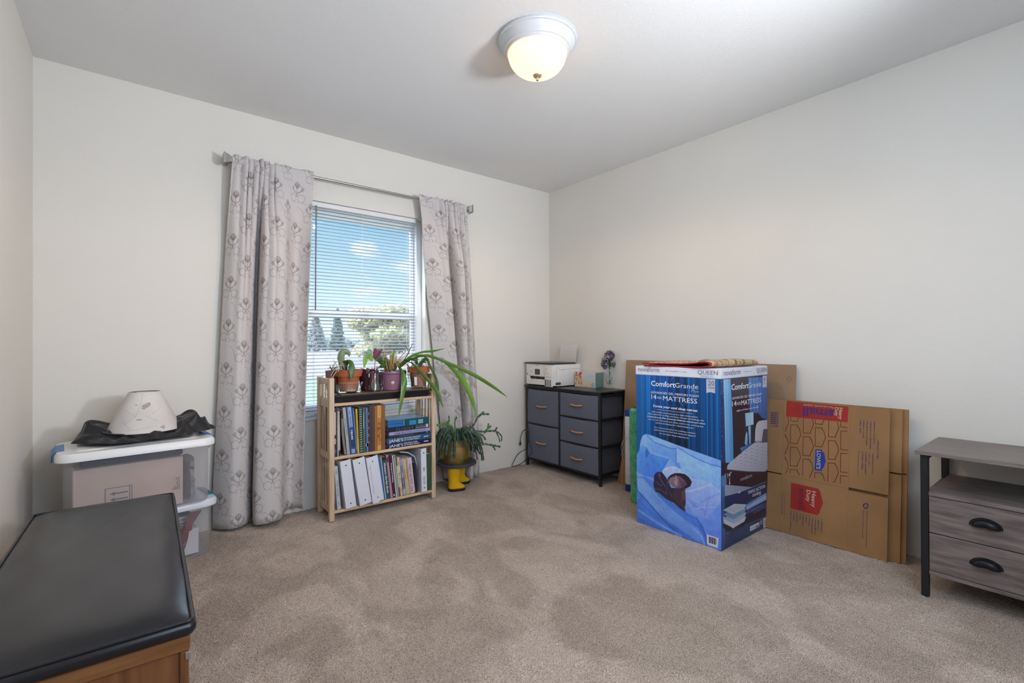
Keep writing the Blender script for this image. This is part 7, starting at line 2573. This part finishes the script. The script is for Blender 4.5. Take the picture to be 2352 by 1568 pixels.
pb2([(205, 400), (258, 400), (290, 1600), (215, 1600)], '#12305f', 3)
r = random.Random(8)
for _ in range(60):
    x, y = r.uniform(212, 262), r.uniform(420, 1550)
    lb2([(x, y), (x + 2, y + 3)], r.uniform(2, 4), '#a8b8d8', 0.8)
pb2([(255, 405), (357, 395), (385, 900), (405, 1600), (290, 1600), (270, 900)], '#7db6e4', 4, 1, '#3f86cc', 10)
for k in range(5):
    lb2([(275 + 18 * k, 410), (300 + 20 * k, 1580)], 6, ['#a9d2f2', '#5c9ad6', '#8cc0ea', '#4a8ad0', '#2f6cb8'][k], 0.6, 6)
pb2([(610, 375), (888, 350), (890, 980), (700, 900), (640, 860)], '#3b6fba', 6, 1, '#35589a', 30)
for k in range(9):
    x = 622 + 24 * k
    lb2([(x, 375), (x + 4, 860)], 7, ['#2a5aa8', '#7fb2e0', '#1f4890', '#5f98d8', '#2c5ca6', '#86b8e6', '#244e98', '#4a80c4', '#2f5aa0'][k], 0.65, 5)
pb2([(690, 880), (760, 880), (800, 930), (810, 980), (760, 1010), (720, 1090), (700, 1200), (690, 1200)], '#211b28', 6, 0.9)
pb2([(368, 385), (560, 372), (600, 700), (560, 1400), (440, 1500), (405, 1400), (385, 800)], '#241f2a', 10, 0.75)
pb2([(560, 880), (700, 870), (700, 1300), (600, 1360), (560, 1300)], '#1f3044', 20, 0.7)
pb2([(568, 886), (688, 866), (690, 1046), (580, 1074)], '#86b9e2', 3, 1, '#a6cdea', 20)
pb2([(614, 1072), (650, 1062), (652, 1318), (628, 1330)], '#9fc6e6', 3, 1, '#5f98cc', 10)
pb2([(565, 1330), (572, 1230), (588, 1145), (602, 1180), (606, 1260), (600, 1352)], '#a2c6e2', 3, 1, '#5c8cba', 20)
pb2([(495, 1388), (560, 1358), (690, 1310), (700, 1330), (610, 1410), (520, 1452)], '#3b76b8', 3, 1, '#1f4a86', 80)
pb2([(708, 1292), (716, 1110), (735, 1030), (765, 996), (830, 982), (890, 976), (890, 1108), (832, 1112), (806, 1294), (750, 1300)], '#c0bcc8', 3, 1, '#b2b0be', 20)
lb2([(708, 1292), (740, 1284), (806, 1290)], 4, '#6b6878', 0.8, 2)
pb2([(832, 1112), (890, 1112), (890, 1292), (806, 1294)], '#4b4a5c', 4)
pc2([(148, 610), (155, 560), (190, 520), (330, 400), (470, 292), (560, 290), (620, 288), (620, 600), (590, 626), (400, 628), (250, 616)], '#aeb0c2', 3, 1, '#9c9fb4', 90)
for i in range(7):
    for j in range(7):
        x, y = 250 + 62 * i - j * 3 + r.uniform(-8, 8), 512 - 46 * i * 0.62 + j * 40 - 60
        if 292 + max(0, 470 - x) * 0.72 + 14 < y < 560 and x < 612:
            lc2([(x - 9, y + 2), (x + 9, y - 2)], 5, '#6a6c80', 0.8, 3)
            lc2([(x - 12, y + 10), (x + 10, y + 6)], 4, '#c4c6d4', 0.6, 3)
lc2([(355, 430), (380, 460), (440, 470), (470, 500), (460, 520)], 3, '#71738a', 0.7, 2)
for k in range(22):
    x = 165 + k * 20
    lc2([(x, 560 + r.uniform(-10, 10)), (x - 5, 612)], 4, '#85879c', 0.55, 4)
lc2([(148, 610), (250, 622), (400, 634), (600, 630)], 6, '#3a3040', 0.9, 2)
pc2([(146, 620), (250, 630), (400, 640), (612, 634), (612, 742), (440, 806), (148, 786)], '#231a26', 2)
pc2([(118, 782), (300, 796), (440, 806), (420, 832), (300, 870), (126, 912)], '#8a93aa', 3, 1, '#6f7d9a', 10)
pc2([(78, 700), (140, 650), (146, 790), (120, 800), (122, 930), (78, 960)], '#4f8ab8', 6, 0.8)
pc2([(74, 800), (122, 800), (135, 1300), (100, 1540), (78, 1540)], '#25588e', 8, 0.8)
pc2([(124, 914), (300, 865), (602, 742), (608, 1135), (330, 1255), (132, 1345)], '#182a56', 2, 1, '#122246', 90)
pc2([(362, 1016), (602, 868), (604, 948), (378, 1072)], '#5b7cc0', 3, 1, '#8db2dc', 80)
lc2([(372, 1048), (602, 910)], 7, '#c2d4ee', 0.7, 4)
pc2([(378, 1078), (604, 968), (604, 1042), (360, 1120)], '#3b3f70', 3, 0.9)
pc2([(360, 1124), (604, 1048), (606, 1130), (340, 1236)], '#1d1f36', 3, 0.9)
for q in ((385, 985, 555, 900), (425, 1080, 560, 1010), (455, 1108, 540, 1064)):
    lc2([(q[0], q[1]), (q[2], q[3])], 4, '#7d86b2', 0.6, 3)
lc2([(125, 914), (300, 866), (602, 742)], 3, '#8fa4c4', 0.8, 1.5)
pc2([(270, 872), (302, 850), (302, 882)], '#b4c2d6', 2)
lc2([(330, 1256), (608, 1136)], 3, '#6f86ae', 0.7, 1.5)
for k, (c_, c2_) in enumerate((('#11131c', '#0e0f16'), ('#b4b2c0', '#c4c2ce'), ('#7e98b2', '#98b0c4'), ('#56799c', '#6f90b0'), ('#92a8bc', '#9fb2c4'))):
    o = 190 - k * 48
    pc2([(106, 1080 + o), (235, 1000 + o), (372, 1005 + o), (350, 1060 + o), (225, 1135 + o)] if k < 4 else [(106, 1075), (235, 1000), (372, 1005), (350, 1058), (222, 1122)], c_, 2, 1, c2_, 60)
    if k == 0:
        pc2([(106, 1220), (222, 1290), (350, 1160), (350, 1240), (212, 1360), (106, 1270)], '#11131c', 2)
    if k == 1:
        pc2([(108, 1200), (222, 1284), (352, 1150), (352, 1100), (225, 1190), (108, 1150)], '#bdbac6', 2)
pc2([(120, 1072), (238, 1006), (362, 1010), (345, 1055), (222, 1112)], '#a3aab8', 3, 1, '#b6bcc6', 40)
for k in range(5):
    lc2([(140 + 42 * k, 1062 - 10 * k), (240 + 26 * k, 1092 - 12 * k)], 2, '#6e7688', 0.7, 1.6)
    lc2([(130 + 24 * k, 1078 + 8 * k), (262 + 22 * k, 1008 + 6 * k)], 2, '#6e7688', 0.5, 1.6)
pc2([(60, 1350), (330, 1258), (608, 1140), (625, 1290), (100, 1560)], '#1f3a6e', 6, 0.55)
for k in range(30):
    lc2([(80 + 18 * k, 1490 - 9.5 * k), (120 + 18 * k, 1400 - 9 * k)], 2, '#33507e', 0.4, 1.6)
pc2([(414, 1258), (522, 1204), (522, 1258), (416, 1314)], '#b9bdcf', 1.4)
lc2([(424, 1286), (512, 1242)], 3, '#5a6078', 0.8, 1.2)
lc2([(484, 1262), (512, 1250)], 14, '#4a5068', 0.7, 1.2)
pc2([(566, 1166), (622, 1140), (622, 1246), (568, 1276)], '#c3c6d6', 1.4)
for k in range(9):
    x = 578 + k * 4.2
    lc2([(x, 1180 - (x - 578) * 0.47), (x, 1250 - (x - 578) * 0.47)], [1.4, 2.6, 1.8][k % 3], '#2a2c3a', 0.95, 1.0)
lc2([(538, 1200), (552, 1195)], 26, '#93a0bc', 0.5, 2)
lc2([(530, 1236), (556, 1224)], 5, '#a9b4cc', 0.8, 2)
lc2([(542, 1222), (542, 1200)], 8, '#c3cbdd', 0.8, 2)
for pts in ([(170, 1330), (130, 1430), (108, 1500)], [(120, 1350), (170, 1328)], [(120, 1330), (120, 1420)]):
    lc2(pts, 2.4, '#b4c4de', 0.6, 2)
p.noise(0.012, 2)
p.a = brighten(p.a)
M_side = img_mat('carton_side_print', p.a, rough=0.3, spec=0.5, coat=0.15)
MB().quad_uv([(CX0, CY0 - 0.0006, 0.0), (CX1, CY0 - 0.0006, 0.0), (CX1, CY0 - 0.0006, LIDZ), (CX0, CY0 - 0.0006, LIDZ)]).build('printed_side', M_side, cb)

FX, FY = CX0 - 0.0006, CY0 - 0.0006
Hf_m = homog([(1467, 862), (1654, 874.4), (1658.5, 1264.5), (1468, 1193)], [(CY1, LIDZ), (CY0, LIDZ), (CY0, 0), (CY1, 0)])
Hs_m = homog([(1655, 874.4), (1760.7, 862), (1763, 1207), (1658.5, 1264.5)], [(CX0, LIDZ), (CX1, LIDZ), (CX1, 0), (CX0, 0)])


def hmap(H_, x, y):
    q = H_ @ np.array([x, y, 1.0])
    return q[0] / q[2], q[1] / q[2]


zd_ = lambda x, y: (1440 + x / 6.4, 815 + y / 6.4)


def ftext(s, x0, y0, x1, y1, m, cap=None, **k):
    """front-face words from the baseline's start to its end, in reference points"""
    a = hmap(Hf_m, *zd_(x0, y0))
    b_ = hmap(Hf_m, *zd_(x1, y1))
    h = None
    if cap:
        c_ = hmap(Hf_m, *zd_(x0, y0 - cap))
        h = abs(c_[1] - a[1])
    return text(s, (FX, a[0], (a[1] + b_[1]) / 2), (0, -1, 0), UPV, m, cb, width=abs(a[0] - b_[0]), height=h, **k)


def stext(s, x0, y0, x1, y1, m, cap=None, **k):
    a = hmap(Hs_m, *zb_(x0, y0))
    b_ = hmap(Hs_m, *zb_(x1, y1))
    h = None
    if cap:
        c_ = hmap(Hs_m, *zb_(x0, y0 - cap))
        h = abs(c_[1] - a[1])
    return text(s, (a[0], FY, (a[1] + b_[1]) / 2), (1, 0, 0), UPV, m, cb, width=abs(a[0] - b_[0]), height=h, **k)


ftext('Comfort', 384, 462, 722, 494, M_white_ink, cap=74, offset=0.012)
ftext('Grande', 722, 494, 1050, 516, M_white_ink, cap=66, offset=-0.008)
ftext('Plus', 950, 560, 1056, 572, mat('pale_blue_ink', '#b9cbe8', rough=0.6), cap=42, shear=0.3, offset=-0.01)
ftext('ADVANCED GEL MEMORY FOAM', 380, 566, 1055, 640, M_white_ink, cap=30)
ftext('14', 388, 650, 458, 658, M_white_ink, cap=64)
ftext('INCH', 474, 650, 530, 656, M_white_ink, cap=32)
ftext('MATTRESS', 552, 672, 1036, 728, M_white_ink, cap=64)
ftext('Curate your cool sleep retreat', 410, 766, 1044, 842, M_white_ink, cap=32, shear=0.15, offset=0.02)
ftext('Our bodies sleep best at the right temperature.', 395, 838, 1052, 934, M_white_ink, cap=18)
ftext('With powerful cooling and phase change technology, the', 338, 868, 1134, 982, M_white_ink, cap=18)
ftext('Plus Advanced Mattress warms you when', 540, 938, 1152, 1024, M_white_ink, cap=18, offset=0.02)
ftext('ComfortGrande', 328, 904, 528, 938, M_white_ink, cap=18, offset=0.02)
ftext("you're cold and cools you when you're hot, creating the", 346, 948, 1126, 1066, M_white_ink, cap=18)
ftext('perfect hideaway for rejuvenating rest.', 450, 1004, 990, 1084, M_white_ink, cap=18)
ftext("It's a luxurious blend of soothing comfort,", 430, 1064, 1016, 1164, M_white_ink, cap=18)
ftext('total pressure relief and advanced support', 424, 1104, 1020, 1200, M_white_ink, cap=18)
ftext('for the ideal sleep experience.', 500, 1160, 922, 1226, M_white_ink, cap=18)
mm = MB()
a, b_ = hmap(Hf_m, *zd_(464, 802)), hmap(Hf_m, *zd_(968, 872))
mm.box(FX - 0.0006, FX + 0.0002, b_[0], a[0], (a[1] + b_[1]) / 2 - 0.0006, (a[1] + b_[1]) / 2 + 0.0006)
mm.build('printed_rule', M_white_ink, cb)
# ribbon badges "20 YEAR"
for face in ('front', 'side'):
    if face == 'front':
        pts = [(12, 400), (136, 404), (136, 602), (72, 582), (14, 594)]
        P_ = [hmap(Hf_m, *zb_(*q)) for q in pts]
        mm = MB()
        mm.poly([(FX - 0.0006, y, z) for y, z in P_])
    else:
        pts = [(818, 342), (878, 336), (876, 512), (846, 500), (818, 520)]
        P_ = [hmap(Hs_m, *zb_(*q)) for q in pts]
        mm = MB()
        mm.poly([(x, FY - 0.0006, z) for x, z in P_])
    mm.build('ribbon_badge', mat('badge_white', '#c4c8dc', rough=0.5), cb)
M_badge = mat('badge_ink', '#5a5f72', rough=0.6)
a = hmap(Hf_m, *zb_(30, 490))
text('20', (FX, a[0] - 0.003, a[1] + 0.001), (0, -1, 0), UPV, M_badge, cb, width=0.034, lift=0.0013)
text('YEAR', (FX, a[0] - 0.002, a[1] - 0.016), (0, -1, 0), UPV, M_badge, cb, width=0.037, lift=0.0013)
a = hmap(Hs_m, *zb_(830, 420))
text('20', (a[0], FY, a[1]), (1, 0, 0), UPV, M_badge, cb, width=0.021, height=0.020, lift=0.0013)
text('YEAR', (a[0], FY, a[1] - 0.015), (1, 0, 0), UPV, M_badge, cb, width=0.022, lift=0.0013)
stext('Comfort', 370, 560, 614, 520, M_white_ink, cap=86, offset=0.012)
stext('Grande', 616, 518, 800, 500, M_white_ink, cap=76, offset=-0.008)
stext('ADVANCED GEL MEMORY FOAM', 378, 692, 802, 622, M_white_ink, cap=34)
stext('14', 382, 792, 442, 784, M_white_ink, cap=76)
stext('INCH', 452, 770, 500, 764, M_white_ink, cap=42)
stext('MATTRESS', 512, 770, 794, 726, M_white_ink, cap=72)
stext('nights of deep cool slumber', 444, 866, 766, 800, M_white_ink, cap=26, shear=0.15)
a, b_ = hmap(Hs_m, *zc_(388, 892)), hmap(Hs_m, *zc_(588, 808))
sl_ = (Vector((b_[0] - a[0], 0, b_[1] - a[1]))).normalized()
text('TRIPLE ACTION', (a[0], FY, a[1]), sl_, (-sl_.z, 0, sl_.x), M_white_ink, cb, width=math.hypot(b_[0] - a[0], b_[1] - a[1]), height=0.017)
a, b_ = hmap(Hs_m, *zc_(440, 918)), hmap(Hs_m, *zc_(540, 880))
sl_ = (Vector((b_[0] - a[0], 0, b_[1] - a[1]))).normalized()
text('cooling', (a[0], FY, a[1]), sl_, (-sl_.z, 0, sl_.x), M_white_ink, cb, width=math.hypot(b_[0] - a[0], b_[1] - a[1]), height=0.020, shear=0.15)
a, b_ = hmap(Hs_m, *zc_(304, 740)), hmap(Hs_m, *zc_(436, 748))
text('novaform', (a[0], FY, a[1]), (1, 0, 0), UPV, bmat('#b9b4c4'), cb, width=b_[0] - a[0], height=0.020)
a = hmap(Hs_m, *zc_(156, 700))
text('14"', (a[0], FY, a[1]), (1, 0, 0), UPV, M_white_ink, cb, width=0.040, height=0.023)
mm = MB()
q0, q1, q2 = hmap(Hs_m, *zc_(178, 625)), hmap(Hs_m, *zc_(176, 565)), hmap(Hs_m, *zc_(176, 790))
mm.box(q0[0] - 0.0012, q0[0] + 0.0012, FY - 0.0008, FY, q2[1] + 0.012, a[1] - 0.006)
mm.poly([(q0[0] - 0.007, FY - 0.0006, q2[1] + 0.014), (q0[0] + 0.007, FY - 0.0006, q2[1] + 0.014), (q0[0], FY - 0.0006, q2[1] + 0.002)])
mm.build('height_arrow', M_white_ink, cb)
# lid lettering
LX_, LYs = CX0 - 0.0031, CY0 - 0.0031
ink = mat('lid_grey_ink', '#5b6070', rough=0.6)
text('novaform', (LX_, 1.728, 0.888), (0, -1, 0), UPV, ink, cb, width=0.142, height=0.026)
text('QUEEN', (LX_, 1.352, 0.888), (0, -1, 0), UPV, ink, cb, width=0.110, height=0.0215)
text('60 in x 80 in x 14 in', (LX_, 1.328, 0.879), (0, -1, 0), UPV, ink, cb, width=0.058)
text('152 cm x 203 cm x 35 cm', (LX_, 1.335, 0.873), (0, -1, 0), UPV, ink, cb, width=0.072)
text('SOFT', (LX_, 1.545, 0.8945), (0, -1, 0), UPV, ink, cb, width=0.018)
text('FIRM', (LX_, 1.435, 0.8925), (0, -1, 0), UPV, ink, cb, width=0.018)
mm = MB()
mm.box(LX_ - 0.0006, LX_ + 0.0003, 1.48, 1.522, 0.8958, 0.8976)
mm.box(LX_ - 0.0006, LX_ + 0.0003, 1.44, 1.474, 0.8962, 0.8970)
mm.ribbon([(LX_ - 0.0005, 1.477 + 0.003 * math.cos(a), 0.8967 + 0.003 * math.sin(a)) for a in np.linspace(0, 2 * PI, 11)], 0.0012, (-1, 0, 0))
mm.build('firmness_scale', ink, cb)
text('novaform', (2.362, LYs, 0.885), (1, 0, 0), UPV, ink, cb, width=0.175, height=0.029)
text('QUEEN', (2.725, LYs, 0.886), (1, 0, 0), UPV, ink, cb, width=0.125, height=0.024)
text('60 in x 80 in x 14 in', (2.745, LYs, 0.876), (1, 0, 0), UPV, ink, cb, width=0.06)
text('SOFT', (2.575, LYs, 0.893), (1, 0, 0), UPV, ink, cb, width=0.014)
mm = MB()
mm.box(2.592, 2.632, LYs - 0.0006, LYs + 0.0003, 0.8955, 0.8973)
mm.box(2.642, 2.672, LYs - 0.0006, LYs + 0.0003, 0.8960, 0.8970)
mm.build('firmness_scale', ink, cb)

# ------------------------------------------------------------------ folded quilted rug on the carton
rw, rh = 520, 520
p = Paint(rw, rh, '#cbbda6')
r = random.Random(2)
p.noise(0.05, 5, 5, 2)
reds, browns = ['#a5262c', '#b02f33', '#93202a'], ['#6d5738', '#8c7448', '#a38a5c', '#57472e']
for _ in range(230):
    x, y = r.uniform(0, rw), r.uniform(0, rh)
    L_, a = r.uniform(16, 60), r.uniform(-0.5, 0.5)
    c = r.choice(reds + browns if x > 330 else reds * 3 + ['#d8cbb6', '#c9a48c'])
    p.line([(x, y), (x + L_ * math.cos(a), y + L_ * math.sin(a))], r.uniform(5, 16), c, 0.85, 3, mapped=True)
for _ in range(60):
    x, y = r.uniform(60, rw), r.uniform(0, rh)
    p.line([(x, y), (x + r.uniform(10, 40), y + r.uniform(-8, 8))], r.uniform(4, 9), '#e0d6c4', 0.9, 3, mapped=True)
for k in range(5):
    p.poly([(250 + 52 * k, 0), (278 + 52 * k, 0), (278 + 52 * k, rh), (250 + 52 * k, rh)], ['#a5262c', '#c6b795', '#7d6640', '#b59a62', '#d2c6ac'][k], 4, 0.45, mapped=True)
p.poly([(0, 0), (rw, 0), (rw, 16), (0, 16)], '#a8242e', 2, 1, mapped=True)
p.poly([(0, 0), (16, 0), (16, rh), (0, rh)], '#a8242e', 2, 1, mapped=True)
M_rug = img_mat('quilt_pattern', p.a, rough=0.9, bump=0.5, bscale=240, spec=0.15)
M_rugred = mat('red_quilt_back', '#a3202e', rough=0.9, bump=0.4, bscale=260, var=0.12, vscale=80)
rgt = thing('folded_quilt', 'folded red and cream quilted rug lying on the mattress carton', 'rug', (2.60, 1.48, CH))
nU, nV = 46, 30
# cross-section along y (from the far free edge over the loop and back), z above the lid
sec = [(1.690, 0.004), (1.60, 0.004), (1.50, 0.004), (1.40, 0.004), (1.33, 0.005), (1.286, 0.010), (1.268, 0.019), (1.278, 0.029), (1.31, 0.031), (1.35, 0.026), (1.41, 0.020), (1.50, 0.0175), (1.60, 0.017), (1.704, 0.017)]
sp_ = cat_rom([(0, y, z) for y, z in sec], 6)
P, uv = [], []
Ls = np.r_[0, np.cumsum([(sp_[i + 1] - sp_[i]).length for i in range(len(sp_) - 1)])]
for i, s in enumerate(sp_):
    row, ur = [], []
    for j in range(nV + 1):
        q = j / nV
        x = 2.330 + 0.485 * q + 0.006 * math.sin(s.y * 18)
        dy = 0.012 * math.sin(q * 5 + s.y * 6)
        up_ = s.z + (0.010 * math.sin(PI * q) * max(0, s.z - 0.012) / 0.018) + 0.0016 * math.sin(x * 140) * math.sin(s.y * 150)
        if q < 0.06 and s.z < 0.012:
            up_ = s.z
        row.append((x - 2.60, s.y + dy * (1 if s.z > 0.006 else 0.5) - 1.48 - (0.0 if q < 0.5 else 0.02 * (q - 0.5)), up_))
        ur.append((1 - Ls[i] / Ls[-1] * 0.98 if i >= 0 else 0, q))
    P.append(row)
    uv.append([(max(0.0, min(1, (Ls[-1] - Ls[i]) / Ls[-1] * 1.6)), 1 - b_[1]) for b_ in ur])
mb = MB()
mb.grid(P, uv)
qo = mb.build('quilt', [M_rugred, M_rug], rgt, smooth=180, local=True)
sd_ = qo.modifiers.new('thickness', 'SOLIDIFY')
sd_.thickness = 0.0065
sd_.offset = 0
sd_.material_offset = 1
sd_.material_offset_rim = 0
fold2 = MB()
P, uv = [], []
for i in range(30):
    q = i / 29
    row, ur = [], []
    ang = q * PI * 1.0
    for j in range(16):
        s = j / 15
        y = 1.275 + 0.20 * s
        if q < 0.42:
            xx, zz = 2.50 + 0.315 * (q / 0.42), 0.0060
        elif q < 0.62:
            a = (q - 0.42) / 0.2 * PI
            xx, zz = 2.815 + 0.018 * math.sin(a), 0.006 + 0.013 * (1 - math.cos(a)) / 2 * 1.2
        else:
            xx, zz = 2.815 - 0.30 * (q - 0.62) / 0.38, 0.0216 + 0.012 * math.sin(PI * (q - 0.62) / 0.38)
        row.append((xx - 2.60, y - 1.48 - 0.02 * (xx - 2.6), zz + 0.001 * math.sin(y * 120)))
        ur.append((0.5 + 0.5 * q, s * 0.5))
    P.append(row)
    uv.append(ur)
fold2.grid(P, uv)
fo = fold2.build('folded_end', [M_rug, M_rugred], rgt, smooth=180, local=True)
sd_ = fo.modifiers.new('thickness', 'SOLIDIFY')
sd_.thickness = 0.005
sd_.offset = 0

# ------------------------------------------------------------------ drawer stand at the right
ts = thing('drawer_stand', 'grey wood drawer stand with black metal legs and cup pulls', 'cabinet', (2.78, 0.13, 0))
AX0, AX1, AY0, AY1 = 2.572, 2.995, -0.235, 0.493
M_gw_side = mat('grey_oak_side', '#7d726e', rough=0.5, col2='#625957', vscale=4.5, stretch=(1.4, 14, 14), bump=0.12, bscale=40, detail=7)
MB().box(AX0 - 0.018, AX1 + 0.005, AY0 - 0.014, AY1 + 0.014, 0.586, 0.602, 0.0015).build('top', mat('grey_oak_top', '#857a74', rough=0.45, col2='#6d6360', vscale=4.5, stretch=(14, 1.2, 14), bump=0.12, bscale=40, detail=7), ts)
lw_ = 0.025
for xa in (AX0, AX1 - lw_):
    for ya in (AY0, AY1 - lw_):
        MB().box(xa, xa + lw_, ya, ya + lw_, 0.0, 0.5855, 0.0015).build('leg', M_black_metal, ts)
for ya in (AY0 + 0.003, AY1 - lw_ + 0.003):
    MB().box(AX0 + lw_, AX1 - lw_, ya, ya + 0.019, 0.566, 0.5855).build('top_rail', M_black_metal, ts)
    MB().box(AX0 + lw_, AX1 - lw_, ya, ya + 0.019, 0.112, 0.416).build('side_panel', M_gw_side, ts)
MB().box(AX0 + 0.002, AX1 - 0.002, AY0 + lw_ + 0.0005, AY1 - lw_ - 0.0005, 0.4185, 0.435, 0.001).build('shelf', M_greywood, ts)
MB().box(AX0 + 0.002, AX1 - 0.002, AY0 + lw_ + 0.0005, AY1 - lw_ - 0.0005, 0.095, 0.110, 0.001).build('bottom_board', M_greywood, ts)
MB().box(AX1 - 0.012, AX1 - 0.004, AY0 + lw_ + 0.001, AY1 - lw_ - 0.001, 0.1105, 0.418).build('back_board', M_greywood, ts)
ymid = (AY0 + AY1) / 2


def pull(cy, cz, parent):
    m = MB()
    n, k2 = 18, 8
    P = []
    for i in range(n + 1):
        a = PI * i / n
        yy_, zz_ = cy + 0.043 * math.cos(a), cz + 0.030 * math.sin(a)
        row = []
        for j in range(k2 + 1):
            b_ = PI / 2 * j / k2
            row.append((AX0 + 0.003 - 0.022 * math.sin(b_) , cy + (yy_ - cy) * math.cos(b_) ** 0.7 if j < k2 else cy + (yy_ - cy) * 0.30, cz + (zz_ - cz) * math.cos(b_) ** 0.45 if j < k2 else cz + (zz_ - cz) * 0.12))
        P.append(row)
    m.grid(P)
    rim = [(AX0 + 0.0025, cy + 0.046 * math.cos(PI * i / n), cz + 0.033 * math.sin(PI * i / n)) for i in range(n + 1)]
    m.tube(rim, 0.0022, 6)
    o = m.build('cup_pull', mat('black_cup_pull', '#1a1b22', rough=0.35, metal=0.5), parent, smooth=60)
    sm_ = o.modifiers.new('wall', 'SOLIDIFY')
    sm_.thickness = 0.0015


for (ya, yb) in ((ymid + 0.002, AY1 - lw_ - 0.0015), (AY0 + lw_ + 0.0015, ymid - 0.002)):
    for (za, zb) in ((0.1125, 0.2650), (0.2685, 0.4160)):
        d = MB().box(AX0 + 0.003, AX0 + 0.018, ya, yb, za, zb, 0.001).build('drawer', M_greywood, ts)
        MB().box(AX0 + 0.0185, AX1 - 0.02, ya + 0.008, yb - 0.008, za + 0.006, zb - 0.02).build('drawer_box', M_fab_s, d)
        pull((ya + yb) / 2 + 0.0, (za + zb) / 2 - 0.006, d)
